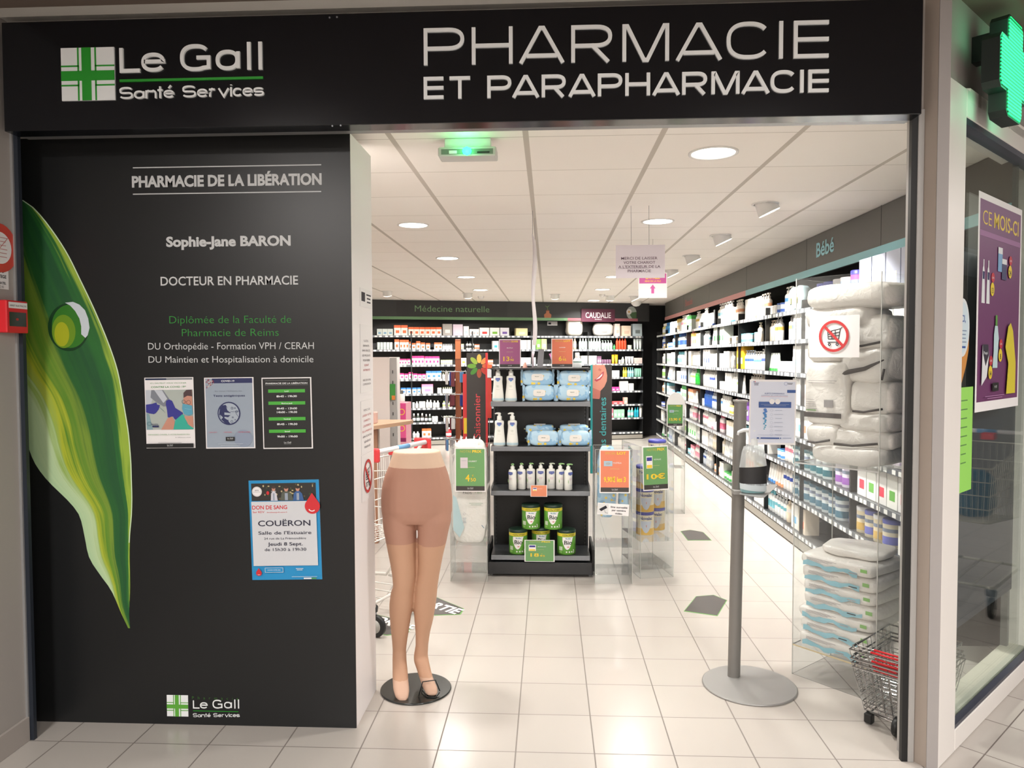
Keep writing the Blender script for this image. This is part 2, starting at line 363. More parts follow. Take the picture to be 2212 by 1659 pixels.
# ---------------------------------------------------------------- ceiling lamps
def arealamp(name, parent, size, power, color, rot=(0, 0, 0), loc=(0, 0, 0), spread=None, shape='DISK'):
    l = bpy.data.lights.new(name, 'AREA'); l.shape = shape; l.size = size; l.energy = power; l.color = color
    if spread: l.spread = spread
    o = bpy.data.objects.new(name, l); COL.objects.link(o); o.parent = parent; o.location = loc; o.rotation_euler = rot; return o
GLOW = mat((255, 250, 240), .5, emit=9, name='lamp_diffuser'); WARM = (1, .96, .90)
def downlight(label, loc, first=[]):
    t = thing('ceiling_lamp', label, 'ceiling lamp', loc, group='recessed round ceiling lamps')
    if not first:
        a = MB().lathe([(.118, 0), (.118, -.006), (.104, -.006), (.104, .0)], WHITE, 32); ao = a.build('rim', t)
        b = MB().lathe([(.103, -.003), (.06, -.005), (1e-6, -.006)][::-1], GLOW, 32); bo = b.build('diffuser', t); first += [ao.data, bo.data]
    else:
        for n, me in zip(('rim', 'diffuser'), first): o = bpy.data.objects.new(n, me); COL.objects.link(o); o.parent = t
    arealamp('lamp_light', t, .19, LAMP_W, WARM, loc=(0, 0, -.012), spread=2.6)
    return t
lampxy = [(.79, 3.65, 'nearest lamp in the right-hand row, above the entrance side'), (.79, 5.47, 'second lamp of the right-hand row, above the hanging trolley notice'),
 (.80, 7.3, None), (.81, 9.25, 'lamp of the right-hand row half hidden by the trolley notice'), (.79, 11.0, 'fourth lamp of the right-hand row, left of the ENTREE sign'), (.79, 13.2, 'last lamp of the right-hand row, right by the back wall'),
 (-1.0, 3.65, None), (-1.0, 5.5, 'nearest lamp in the left-hand row'), (-1.0, 7.37, 'second lamp of the left-hand row'), (-1.01, 9.14, 'third lamp of the left-hand row'), (-1.0, 10.93, 'farthest lamp of the left-hand row'),
 (-3.0, 5.5, None), (-3.0, 9.0, None)]
for x, y, lb in lampxy:
    downlight('round recessed ceiling lamp, '+(lb or ('hidden: '+('third in the right-hand row' if x > 0 else 'first in the left-hand row' if x > -2 else 'far left, near' if y < 7 else 'far left, rear'))), (x, y, HC))
_sp = []
def spot(label, loc, aim, power=None):
    t = thing('tilted_spotlight', label, 'spotlight', loc, rz=aim, group='tilted ceiling spotlights')
    if not _sp:
        M = Matrix.Rotation(math.radians(-25), 4, 'Y')
        a = MB().lathe([(.085, 0), (.085, -.005), (.07, -.006), (.07, 0)], WHITE, 24); h = MB().lathe([(.058, .03), (.072, -.062), (.068, -.064), (.066, -.055)], WHITE, 24, M=M)
        g = MB().lathe([(.067, -.0655), (1e-6, -.0655)], GLOW, 24, M=M); _sp.extend([a.build('rim', t).data, h.build('housing', t).data, g.build('diffuser', t).data])
    else:
        for n, me in zip(('rim', 'housing', 'diffuser'), _sp): o = bpy.data.objects.new(n, me); COL.objects.link(o); o.parent = t
    arealamp('spot_light', t, .11, power or SPOT_W, (1, .95, .88), rot=(0, -math.radians(27 if aim == 0 else 40), 0), loc=(.035, 0, -.078), spread=1.5)
for i, y in enumerate((4.89, 6.14, 7.37, 8.6, 9.8, 11.1, 12.3)):
    spot('white spotlight tilted to the right-hand shelves, '+['nearest the entrance', 'second from the entrance', 'third from the entrance', 'fourth from the entrance, beside the notice', 'behind the ENTREE sign', 'second from the back', 'last before the back wall'][i], (1.39, y, HC), 0)
for i, (x, y) in enumerate(((-2.4, 11.0), (-1.25, 11.5), (.1, 11.8), (1.0, 12.2))):
    spot('white spotlight tilted to the back wall, '+['leftmost of four', 'left of the green lettering end', 'above the middle of the back wall', 'in front of the plum brand sign'][i], (x, y, HC), PI/2)
# mall ceiling panels behind the viewer; last three added to brighten wall and sign
for i, (x, y) in enumerate(((-1.9, -.2), (1.6, -.6), (4.6, .8), (-5.5, -.6), (6.2, 4.6), (3.3, 1.0), (-1.4, -3.0), (1.4, -3.0))):
    t = thing('unseen_panel_lamp', 'square mall ceiling panel lamp behind the viewer, '+['left', 'right', 'far right', 'far left', 'along the side corridor', 'added fill by the shop corner', 'rear left', 'rear right'][i], 'ceiling lamp', (x, y, HM))
    MB().box((-.3, -.3, -.02), (.3, .3, 0), WHITE).build('frame', t); MB().box((-.27, -.27, -.024), (.27, .27, -.018), mat((255, 246, 232), .5, emit=4)).build('diffuser', t)
    arealamp('panel_light', t, .5, MALL_W*(1, 1, .9, .8, .8, .45, 1.7, 1.7)[i], (1, .965, .935), loc=(0, 0, -.03), shape='SQUARE')

# emergency exit light with a green lamp
t = thing('emergency_light', 'white emergency light box with a glowing green lamp, on the ceiling', 'emergency light', (-.36, 3.36, HC))
MB().box((-.105, -.02, -.05), (.105, .04, 0), WHITE, .004).build('mount', t)
h = MB(); h.box((-.13, -.045, -.085), (.13, .06, -.045), mat((205, 205, 200), .4), .006); h.box((-.115, -.047, -.078), (.115, -.044, -.055), mat((120, 130, 120), .2)); h.box((-.08, -.049, -.076), (-.045, -.047, -.062), PAPER); h.box((.045, -.049, -.074), (.10, -.047, -.068), BLACK); h.build('housing', t)
MB().lathe([(1e-6, -.02), (.012, -.012), (.015, 0), (.012, .012), (1e-6, .02)], mat((30, 255, 120), .3, emit=14), 14, (0, -.052, -.066), sx=1.4, sy=.5).build('green_lamp', t)
pl_ = bpy.data.lights.new('green_glow', 'POINT'); pl_.energy = .35; pl_.color = (.1, 1, .35); pl_.shadow_soft_size = .02; po = bpy.data.objects.new('green_glow', pl_); COL.objects.link(po); po.parent = t; po.location = (0, -.085, -.066)
for i, p in enumerate(((.85, 11.9), (-1.1, 12.1))):
    t = thing('ceiling_detector', 'small white round detector on the ceiling near the back wall, '+('right' if i == 0 else 'left'), 'detector', (p[0], p[1], HC)); MB().lathe([(.05, 0), (.05, -.02), (.03, -.045), (.001, -.05)], WHITE, 18).build('body', t)
# security camera dome at the right end of the back wall
t = thing('ceiling_camera', 'white dome security camera above the daisy picture', 'camera', (1.56, 13.4, HC)); MB().lathe([(.09, 0), (.09, -.05), (.05, -.09), (.001, -.10)], WHITE, 18).build('dome', t)

# ================================================================= SHOP SIGN
def logo_square(mb, x0, x1, z0, z1, y, wm, gm, th=.006):
    W = x1-x0; H = z1-z0; mb.box((x0, y, z0), (x1, y-th, z1), wm)
    R = lambda a, b, c, d: mb.box((x0+W*a, y-th, z1-H*b), (x0+W*c, y-th-.0015, z1-H*d), gm)
    R(.39, 0, .565, 1); R(0, .44, .39, .625); R(.565, .44, 1, .625)
    for a in (.31, .635): R(a, 0, a+.028, .36); R(a, .70, a+.028, 1)
    for a in (.335, .70): R(0, a, .335, a+.028); R(.64, a, 1, a+.028)
    for a in (.31, .635):
        R(a, .335, a+.03, .45); R(a, .62, a+.03, .73)
SB = mat((14, 16, 21), .16, 0, .55, name='gloss_black_panel'); PB = mat((27, 28, 29), .34, 0, .4, name='satin_black_panel')
sign = thing('shop_sign', 'long glossy black shop sign with white lettering above the entrance', 'sign', (0, 2.80, 2.435))
sb = MB(); sb.box((-2.095, 0, 0), (1.352, .078, .412), SB, .003); sb.build('board', sign)
for px, pv in ((712, 38), (728, 37), (718, 272), (736, 271)):
    p = onY(px, pv, 2.80); MB().lathe([(.0035, 0), (.003, .002)], METAL, 10, M=Matrix.Translation((p.x, 0, p.z-2.435)) @ Matrix.Rotation(PI/2, 4, 'X')).build('screw', sign)
lt = MB(); capm = SIGNW
def top1(u): return 62.9+(45-62.9)*(u-916)/(1793-916)
def bot1(u): return 142.3+(125.7-142.3)*(u-916)/(1793-916)
def top2(u): return 167.7+(151-167.7)*(u-916)/(1793-916)
def bot2(u): return 215.5+(200-215.5)*(u-916)/(1793-916)
s1 = [('P', 916.2, 1003), ('H', 1019.6, 1107.5), ('A', 1120.9, 1219.8), ('R', 1233.8, 1322), ('M', 1344, 1445), ('A', 1458.6, 1560), ('C', 1568.4, 1663.6), ('I', 1681.7, 1690.4), ('E', 1712.9, 1793.6)]
s2 = [('E', 916, 962), ('T', 968, 1019.6), ('P', 1052.8, 1104.8), ('A', 1105.9, 1165.6), ('R', 1170, 1222), ('A', 1227, 1286.8), ('P', 1291, 1344), ('H', 1350.2, 1404), ('A', 1408, 1469), ('R', 1472.7, 1526.8), ('M', 1535.7, 1596.8), ('A', 1600, 1662.5), ('C', 1663, 1720), ('I', 1727, 1735), ('E', 1744.5, 1793)]
YS = 2.7995
def shifted(name, mb, parent, off):
    mb.v = [(x-off[0], y-off[1], z-off[2]) for x, y, z in mb.v]; return mb.build(name, parent)
so = (0, 2.80, 2.435)
letters(lt, [(c, a, b, top1((a+b)/2), bot1((a+b)/2)) for c, a, b in s1], YS, 7.9, capm); shifted('lettering', lt, sign, so)
lt = MB(); letters(lt, [(c, a, b, top2((a+b)/2), bot2((a+b)/2)) for c, a, b in s2], YS, 7.2, capm); shifted('lettering', lt, sign, so)
def legall(u0, v0, k, Y, th, small=True, sh=0.0, part=0):
    """brand lettering; u0, v0 = left end and baseline of the big L in pixels, k scale, sh = baseline rise per pixel"""
    m = MB(); big = [('L', 260.9, 307, 100.8, 158.2), ('e', 308, 358, 111.4+4, 156.5), ('G', 391.5, 455.7, 97, 155), ('a', 468, 519.5, 109, 153), ('l', 535, 543.5, 92.3, 152), ('l', 559.4, 568, 91.7, 151.5)]
    sm = [('S', 260.2, 289, 189.4, 215), ('a', 292, 314.4, 197, 214.6), ('n', 316.5, 340, 196.5, 213.5), ('t', 341, 354.8, 188, 213), ('é', 355.9, 378, 195.5, 212.5), ('S', 395.8, 425, 186.2, 211.6), ('e', 428, 450, 193, 211), ('r', 453.6, 470.6, 192.5, 210), ('v', 472.7, 497, 192, 209.5), ('i', 498.9, 502.9, 184, 209.5), ('c', 505, 524.8, 191, 209.3), ('e', 526, 547.5, 190.5, 208.8), ('s', 549, 571.5, 190, 208.3)]
    # remove the photograph's slope from this block when it is reused elsewhere
    def T(L, flat):
        o = []
        for c, a, b, t_, b_ in L:
            d = 0 if sh else 0.0155*(a-260)
            if flat: t_ += (a-260)*.021; b_ += (a-260)*.021
            o.append((c, u0+(a-260.9)*k, u0+(b-260.9)*k, v0+(t_-158.2)*k, v0+(b_-158.2)*k))
        return o
    flat = not small
    letters(m, T(sm, flat), Y, 3.7*k, SIGNW, th) if part else letters(m, T(big, flat), Y, 8*k, SIGNW, th); return m
shifted('lettering', legall(260.9, 158.2, 1, YS, .008), sign, so)
shifted('lettering', legall(260.9, 158.2, 1, YS, .008, part=1), sign, so)
p = onY(260, 176, YS); q = onY(569, 168, YS); zz = (p.z+q.z)/2
g = MB(); g.box((p.x, YS, zz-.0045), (q.x, YS-.006, zz+.0045), GREENL); shifted('green_rule', g, sign, so)
p = onY(136, 219, YS); q = onY(248, 102, YS); g = MB(); logo_square(g, p.x, q.x, onY(192, 218, YS).z, onY(192, 104, YS).z, YS, SIGNW, GREENL); shifted('logo', g, sign, so)

# ================================================================= BLACK ENTRANCE PANEL
x0 = -2.36; x1 = onY(770, 1573, YP).x; zt = onY(400, 293, YP).z
panel = thing('entrance_panel', 'tall black panel beside the entrance with a big green leaf and white lettering', 'panel', (0, YP, 0))
b = MB(); b.box((x0, 0, 0), (x1, .006, zt), PB); b.build('front_sheet', panel)
b = MB(); b.box((x0, .006, 0), (x1, .36, zt), mat((240, 236, 236), .45)); b.build('carcass', panel)
yl = YP-.0006
def PX(u, v): q = onY(u, v, yl); return q.x, q.z
def ptext(mb, t, u0, u1, vb, vc, m, off=0.0, sp=1.0):
    q = onY(u0, vb, yl); r = onY(u1, vb, yl); zb = onY((u0+u1)/2, vb, yl).z; zc = onY((u0+u1)/2, vc, yl).z
    vs, fs = textmesh(t, off, sp); lo, hi = ext(vs, 0); kx = (r.x-q.x)/(hi-lo); ky = (zc-zb)/CAPH
    mb.add([(q.x+(a-lo)*kx, 0, zb+b*ky) for a, b in vs], fs, m)
TXT = mat((205, 207, 208), .6); GTX = mat((40, 140, 50), .6)
for A_ in (('PHARMACIE DE LA LIBÉRATION', 285, 695, 401, 378.5, TXT, .04), ('Sophie-Jane BARON', 359, 628, 531, 511, TXT, .04), ('DOCTEUR EN PHARMACIE', 347, 644, 615.5, 597, TXT, .012), ('Diplômée de la Faculté de', 366, 629, 698, 682, GTX, -.012), ('Pharmacie de Reims', 393, 602, 726, 710, GTX, -.012),
    ('DU Orthopédie - Formation VPH / CERAH', 320, 678, 754.5, 740, TXT, -.004), ('DU Maintien et Hospitalisation à domicile', 321, 677, 783, 769, TXT, -.004)):
    lt = MB(); ptext(lt, *A_); lt.v = [(x, -.0006, z) for x, y, z in lt.v]; lt.build('lettering', panel)
for a, b, v in ((287, 694, 362.5), (287, 694, 419.5)):
    lt = MB(); p = onY(a, v, yl); q = onY(b, v, yl); lt.poly([(p.x, 0, p.z-.0022), (q.x, 0, p.z-.0022), (q.x, 0, p.z+.0022), (p.x, 0, p.z+.0022)], TXT)
    lt.v = [(x, -.0006, z) for x, y, z in lt.v]; lt.build('rule', panel)
lo_ = MB(); x_, z_ = PX(361, 1547); X_, Z_ = PX(406, 1502); logo_square(lo_, x_, X_, z_, Z_, YP, SIGNW, mat((90, 165, 55), .5), .0008)
lo_.v = [(x, y-YP if y > 1 else y, z) for x, y, z in lo_.v]; lo_.build('logo', panel)
m2 = legall(417, 1530.5, .325, YP-.0003, .0008, small=False); m2.v = [(x, y-YP, z) for x, y, z in m2.v]
x_, z_ = PX(417, 1536); X_, Z_ = PX(515, 1534.5); gr = MB(); gr.box((x_, -.0004, z_), (X_, -.001, z_+.0025), GREENL); gr.build('green_rule', panel)
ptextm = MB(); ptext(ptextm, 'Pharmacie', 415, 515, 1511, 1505, mat((60, 120, 40), .6), -.01, 2.6); ptextm.v = [(x, -.001, z) for x, y, z in ptextm.v]
m2.build('lettering', panel); m3 = legall(417, 1530.5, .325, YP-.0003, .0008, small=False, part=1); m3.v = [(x, y-YP, z) for x, y, z in m3.v]; m3.build('lettering', panel); ptextm.build('lettering', panel)

# leaf picture printed on the panel
N = NT('leaf_print'); uvn = N.n('ShaderNodeUVMap', uv_map='leaf'); sx = N.n('ShaderNodeSeparateXYZ'); N.l(uvn.outputs[0], sx.inputs[0])
mp = N.n('ShaderNodeMapping'); mp.inputs['Scale'].default_value = (26, 2.2, 1); N.l(uvn.outputs[0], mp.inputs[0])
ns = N.n('ShaderNodeTexNoise'); ns.inputs['Scale'].default_value = 1; ns.inputs['Detail'].default_value = 4; N.l(mp.outputs[0], ns.inputs[0])
n2 = N.n('ShaderNodeTexNoise'); n2.inputs['Scale'].default_value = 5; n2.inputs['Detail'].default_value = 2; N.l(uvn.outputs[0], n2.inputs[0])
v = N.math('ADD', sx.outputs[0], N.math('MULTIPLY', N.math('SUBTRACT', ns.outputs[0], .5), .30)); v = N.math('ADD', v, N.math('MULTIPLY', N.math('SUBTRACT', n2.outputs[0], .5), .22))
cr = N.n('ShaderNodeValToRGB'); e = cr.color_ramp.elements; e[0].position = 0; e[0].color = lin((175, 205, 160)); e[1].position = 1; e[1].color = lin((150, 178, 60))
for p_, c_ in ((.22, (188, 212, 165)), (.30, (150, 180, 90)), (.38, (176, 186, 50)), (.46, (88, 138, 40)), (.55, (120, 150, 50)), (.64, (38, 98, 42)), (.80, (28, 82, 44)), (.92, (40, 108, 44)), (.975, (150, 180, 60))):
    q = e.new(p_); q.color = lin(c_)
N.l(v, cr.inputs[0]); N.l(cr.outputs[0], N.b.inputs['Base Color']); N.b.inputs['Roughness'].default_value = .5
rows = [(432, 47, 50), (450, 47, 75), (492, 47, 110), (545, 48, 145), (605, 49, 175), (668, 50, 205), (740, 51, 235), (800, 52, 255), (870, 54, 268), (930, 57, 278), (960, 60, 281), (1000, 75, 284), (1035, 100, 285), (1065, 130, 286), (1090, 155, 286), (1115, 172, 285), (1160, 183, 281), (1205, 193, 280), (1240, 215, 281), (1275, 240, 281), (1325, 262, 279), (1357, 277, 281)]
smap = [(432, .75, 1), (545, .60, 1), (668, .46, 1), (740, .40, 1), (800, .30, 1), (870, .12, 1), (960, .0, 1), (1065, .0, 1), (1160, .02, .95), (1240, .0, .97), (1300, .3, 1), (1357, .5, .6)]
def interp(T, v):
    for i, (a, b) in enumerate(zip(T, T[1:])):
        if a[0] <= v <= b[0]:
            z = T[i-1] if i else a; c = T[i+2] if i+2 < len(T) else b; k = (v-a[0])/(b[0]-a[0]); o = []
            for j in range(1, len(a)):
                m0 = ((b[j]-z[j])/(b[0]-z[0]) if i else (b[j]-a[j])/(b[0]-a[0]))*(b[0]-a[0]); m1 = (c[j]-a[j])/(c[0]-a[0])*(b[0]-a[0])
                o.append((2*k**3-3*k*k+1)*a[j]+(k**3-2*k*k+k)*m0+(-2*k**3+3*k*k)*b[j]+(k**3-k*k)*m1)
            return o
    return T[-1][1:]
vs = []; fs = []; uvs = []; NC = 16; VV = [432+(1357-432)*i/60 for i in range(61)]
for v_ in VV:
    a, b = interp(rows, v_); s0, s1_ = interp(smap, v_)
    for j in range(NC+1):
        u = a+(b-a)*j/NC; x_, z_ = PX(u, v_); vs.append((x_, -.0008, z_)); uvs.append((s0+(s1_-s0)*j/NC, (v_-432)/925))
for i in range(60):
    for j in range(NC): k = i*(NC+1)+j; fs.append((k+NC+1, k+NC+2, k+1, k))
lm = MB(); lm.add(vs, fs, N.m); lo_ = lm.build('leaf_picture', panel); ul = lo_.data.uv_layers.new(name='leaf')
for lp in lo_.data.loops: ul.data[lp.index].uv = uvs[lp.vertex_index]
ed = MB(); pts = [PX(interp(rows, v_)[1]-.5, v_) for v_ in VV if v_ <= 1180]
vs = [(x, -.001, z) for x, z in pts]+[(x-.0035, -.001, z-.002) for x, z in pts]; n = len(pts); ed.add(vs, [(i, i+1, n+i+1, n+i) for i in range(n-1)], mat((215, 235, 215), .5)); ed.build('leaf_edge', panel, 'pale light edge of the printed leaf')
dp = Print(1, 1, x0=0, z0=0, y=-.0012); dp.step = .0002
def dr(cu, cv, ru, rv, m): x_, z_ = PX(cu, cv); k = YP/FPX; dp.ell(x_, 1-z_, ru*k, rv*k, m, seg=36)
dr(148, 707, 47, 53, mat((20, 62, 30), .4)); dr(151, 705, 41, 48, mat((52, 120, 36), .4)); dr(138, 716, 27, 37, mat((110, 150, 34), .4)); dr(134, 722, 17, 27, mat((170, 178, 34), .4))
ou = [(141, 654), (158, 652), (172, 658), (184, 670), (191, 688), (194, 708), (190, 724), (185, 730), (176, 722), (176, 705), (172, 688), (163, 672), (152, 660)]
y = dp.L(); dp.poly([(PX(*p)[0], y, PX(*p)[1]) for p in ou[::-1]], mat((205, 215, 222), .3)); dp.build('water_drop', panel, 'printed water drop with a white highlight')

def sheet_thing(name, label, cat, pr, loc, rz=0, rot=None, part='sheet', group=None):
    o = pr.build(name, None, label, cat, group, None, loc, rz, rot); return o
def minilogo(p, cx, base, cap, m=None):
    m = m or SIGNW; p.text('Le Gall', cx, base, cap, m, w=cap*5.4); p.text('Santé Services', cx, base+cap*.75/p.h, cap*.36, m, w=cap*5.4)
# four notices on the panel
def post(name, label, u0, v0, w, h, f, rot=0):
    p = onY(u0, v0, YP); pr = Print(w, h, PAPER); f(pr); o = pr.build(name, None, label, 'poster', None, None, (p.x, YP-.0022, p.z-h)); o.rotation_euler.y = rot; return o
GP = mat((80, 150, 80), .7); NAVY = mat((38, 44, 90), .6); BLU = mat((52, 52, 140), .6); SKIN = mat((196, 140, 120), .6); TEALM = mat((90, 160, 185), .6)
def vaccine(p):
    p.rect(.02, .01, .98, .035, mat((130, 135, 140), .7)); p.rect(.02, .01, .45, .035, mat((40, 50, 80), .7))
    p.text('ICI, ON PEUT VOUS VACCINER', .49, .088, .0048, GP, w=.155); p.text('CONTRE LA COVID 19*', .49, .146, .0072, GP, w=.15, off=.01)
    p.rect(.02, .175, .98, .735, mat((172, 180, 174), .7))
    G = mat((190, 196, 205), .7); G2 = mat((125, 130, 140), .7)
    p.pg([(.02, .175), (.14, .175), (.16, .30), (.10, .42), (.02, .42)], G); p.pg([(.14, .175), (.38, .175), (.50, .30), (.44, .405), (.38, .41), (.22, .34), (.12, .28)], G2); p.pg([(.20, .175), (.36, .18), (.46, .30), (.38, .36), (.28, .26)], G)
    p.pg([(.02, .50), (.08, .51), (.15, .735), (.02, .735)], mat((130, 160, 168), .7))
    p.pg([(.02, .38), (.14, .37), (.24, .35), (.25, .38), (.31, .39), (.28, .45), (.22, .50), (.18, .515), (.09, .505), (.02, .49)], BLU)
    p.pg([(.44, .33), (.50, .31), (.56, .33), (.62, .43), (.72, .475), (.77, .50), (.77, .53), (.70, .58), (.63, .605), (.59, .58), (.57, .55), (.51, .57), (.46, .56), (.45, .46), (.43, .38)], BLU)
    p.line((.30, .42), (.385, .475), .0016, mat((60, 110, 115), .6)); p.line((.385, .475), (.41, .50), .0006, INK)
    p.pg([(.32, .735), (.46, .575), (.55, .55), (.60, .62), (.58, .735)], SKIN)
    p.pg([(.57, .735), (.62, .60), (.76, .52), (.82, .55), (.86, .66), (.98, .72), (.98, .735)], mat((52, 170, 150), .6)); p.pg([(.80, .55), (.98, .55), (.98, .71), (.90, .68), (.83, .60)], SKIN)
    p.pg([(.80, .27), (.86, .20), (.975, .19), (.975, .50), (.86, .50), (.79, .42)], SKIN); p.pg([(.80, .29), (.80, .22), (.86, .18), (.97, .175), (.975, .27), (.88, .26)], mat((78, 60, 62), .7))
    p.ring(.80, .345, .008, .0012, INK); p.ring(.90, .355, .009, .0012, INK); p.line((.83, .345), (.86, .35), .001, INK)
    p.pg([(.78, .37), (.97, .40), (.98, .52), (.90, .54), (.80, .52), (.765, .44)], TEALM); p.line((.82, .44), (.95, .455), .0012, mat((140, 190, 205), .6))
    p.ring(.085, .65, .0085, .0012, mat((60, 110, 120), .6)); p.text('accin', .195, .665, .006, NAVY, w=.028, off=.01); p.rect(.15, .675, .28, .70, NAVY)
    p.text('DEMANDEZ CONSEIL À VOTRE PHARMACIEN', .48, .812, .0046, GP, w=.178); p.text("la référence santé", .77, .85, .003, INK, w=.065); p.bars(.25, .75, .917, .01, 1, .004, mat((150, 150, 150), .7))
    p.rect(.02, .932, .98, .99, BLACK); minilogo(p, .5, .96, .0045)
def covid(p):
    p.rect(.02, .012, .975, .985, mat((150, 162, 176), .6)); p.rect(.16, .012, .975, .08, NAVY); p.text('COVID-19', .48, .062, .0072, SIGNW, w=.056, off=.012)
    for i in range(40):
        r = random.Random(i); a = r.random()*PI/2; q = r.random()**.6*.17; p.rect(.03+q*math.cos(a), .02+q*math.sin(a)*.7, .045+q*math.cos(a), .032+q*math.sin(a)*.7, mat((150, 40, 50), .6) if i % 3 else mat((205, 190, 180), .6)); p.n = 2+i % 3
    p.n = 6; p.text('Ici, nous réalisons les', .49, .2, .0058, mat((125, 134, 145), .6), w=.115); p.text('Tests antigéniques', .5, .268, .0076, NAVY, w=.135, off=.012)
    p.ell(.76, .86, .04, .036, mat((138, 150, 170), .6)); p.ell(.49, .505, .0485, .0485, NAVY); p.ell(.49, .505, .0435, .0435, mat((165, 176, 188), .6))
    p.pg([(.36, .39), (.43, .385), (.47, .43), (.52, .47), (.52, .53), (.47, .56), (.48, .62), (.52, .655), (.42, .65), (.33, .59), (.29, .52), (.31, .43)], NAVY)
    p.pg([(.44, .41), (.50, .45), (.53, .47), (.51, .49), (.46, .46)], mat((165, 176, 188), .6)); p.pg([(.40, .49), (.52, .50), (.52, .53), (.40, .525)], mat((165, 176, 188), .6)); p.pg([(.40, .55), (.48, .56), (.47, .60), (.40, .57)], mat((165, 176, 188), .6)); p.pg([(.31, .52), (.37, .56), (.33, .59)], mat((165, 176, 188), .6))
    p.line((.53, .48), (.62, .485), .0012, NAVY); p.line((.62, .485), (.71, .47), .0012, NAVY); p.line((.63, .50), (.69, .56), .0012, NAVY); p.ring(.65, .48, .005, .0012, NAVY)
    for a, b, r in ((.56, .43, .005), (.62, .43, .0025), (.57, .56, .0035), (.62, .595, .0025), (.55, .62, .0055)): p.ring(a, b, r, .0014, NAVY, seg=14)
    R_ = mat((200, 60, 80), .6)
    p.text('/ SUR RDV', .16, .775, .004, R_, w=.038); p.text('/ RAPIDES', .46, .775, .004, R_, w=.036); p.text('/ REMBOURSÉS', .79, .775, .004, R_, w=.056)
    p.rect(.42, .835, .60, .89, BLACK); minilogo(p, .51, .862, .0045); p.bars(.25, .78, .93, .022, 2, .004, mat((190, 200, 210), .6))
def hours(p):
    p.rect(.02, .015, .975, .985, mat((24, 24, 24), .5)); p.text('PHARMACIE DE LA LIBÉRATION', .5, .092, .0062, SIGNW, w=.176, off=.02); p.rect(.07, .04, .93, .042, LGREY); p.rect(.07, .104, .93, .106, LGREY)
    G = mat((70, 170, 55), .5)
    for y, d, ls in ((.165, 'Lundi', ('8h45 - 19h30',)), (.335, 'Mardi au jeudi', ('8h45 - 13h00', '14h00 - 19h30')), (.555, 'Vendredi', ('8h45 - 19h30',)), (.728, 'Samedi', ('9h00 - 19h00',))):
        p.rect(.13, y, .87, y+.046, G); p.text(d, .5, y+.036, .0055, SIGNW, off=.015)
        for i, l in enumerate(ls): p.text(l, .5, y+.118-.007+i*.052, .0078, SIGNW, w=.086, off=.02)
    minilogo(p, .5, .918, .0055)
def blood(p):
    B = mat((30, 140, 196), .5); D = mat((42, 42, 62), .6); RD = mat((205, 40, 48), .5)
    p.rect(0, 0, 1, 1, B); p.rect(.035, .03, .955, .205, mat((46, 44, 40), .6))
    for i in range(40):
        r = random.Random(i+5); p.ell(.2+.74*r.random(), .04+.15*r.random(), .002+.004*r.random(), .002+.004*r.random(), (mat((60, 70, 40), .6), mat((95, 85, 60), .6), mat((190, 175, 130), .6))[i % 3 if i % 7 else 2], seg=8); p.n = 4+i % 2
    p.n = 6
    for cx, c1, c2, wd, k in ((.355, (205, 205, 215), (70, 50, 45), .045, .85), (.535, (88, 92, 82), (60, 45, 38), .085, 1.0), (.70, (58, 95, 150), (45, 35, 30), .07, .95)):
        p.pg([(cx-wd, .205), (cx-wd*.8, .13), (cx-wd*.3, .11), (cx+wd*.3, .11), (cx+wd*.85, .135), (cx+wd*1.2, .205)], mat(c1, .6)); p.ell(cx, .085, .009*k, .0125*k, SKIN, seg=16); p.ell(cx, .071, .0095*k, .007*k, mat(c2, .6), seg=16)
        p.rect(cx-wd*.25, .13, cx+wd*.25, .2, mat((150, 160, 175), .6))
    p.ell(.12, .11, .021, .021, PAPER); p.ring(.12, .11, .019, .001, LGREY); p.text('EFS', .12, .105, .006, D, w=.015); p.rect(.06, .113, .18, .116, LGREY); p.ell(.275, .125, .006, .008, RD); p.text('FFDSB', .36, .115, .005, PAPER)
    p.rect(.035, .21, .955, .855, mat((206, 208, 212), .6)); p.text('DON DE SANG', .295, .287, .0155, RD, w=.148, off=.02); p.text('Sur RDV', .135, .323, .0075, RD, w=.05, off=.008); p.text('dondesang.efs.sante.fr', .40, .323, .0045, RD, w=.088)
    p.text('COUËRON', .495, .455, .0225, D, w=.222, off=.014); p.text("Salle de l'Estuaire", .50, .54, .0135, D, w=.225, off=.008); p.text('24 rue de La Frémondière', .50, .59, .0085, D, w=.178)
    p.text('Jeudi 8 Sept.', .50, .652, .0135, D, w=.148, off=.012); p.text('de 15h30 à 19h30', .50, .705, .012, D, w=.176, off=.004)
    def drop(cx, cy, r):
        p.pg([(cx, cy-r*1.75/p.h)]+[(cx+r*math.cos(a)/p.w, cy-r*math.sin(a)/p.h) for a in [math.radians(25-i*(230/18)) for i in range(19)]], RD)
    drop(.905, .262, .032); p.ring(.90, .275, .017, .004, PAPER, a0=PI*1.15, a1=PI*1.75, seg=10); drop(.11, .925, .012); p.ring(.11, .93, .006, .0014, PAPER, a0=PI*1.15, a1=PI*1.8, seg=8)
    p.rect(.20, .872, .46, .92, PAPER); p.rect(.205, .875, .455, .917, B); p.text('DONNEZ VOTRE SANG', .33, .90, .004, PAPER, w=.055); p.rect(.58, .963, .94, .966, PAPER); p.bars(.64, .75, .88, .014, 2, .005, PAPER); p.rect(.75, .975, .86, .988, PAPER); p.rect(.86, .975, .93, .988, GP)
A4 = (.210, .297)
post('vaccination_poster', 'white framed vaccination poster with gloved hands and masked patient photo, leftmost on black panel', 314, 816, *A4, vaccine, -.012)
post('antigen_test_poster', 'grey-blue COVID-19 antigen test poster with round navy emblem, on the black panel', 443, 816, *A4, covid, -.012)
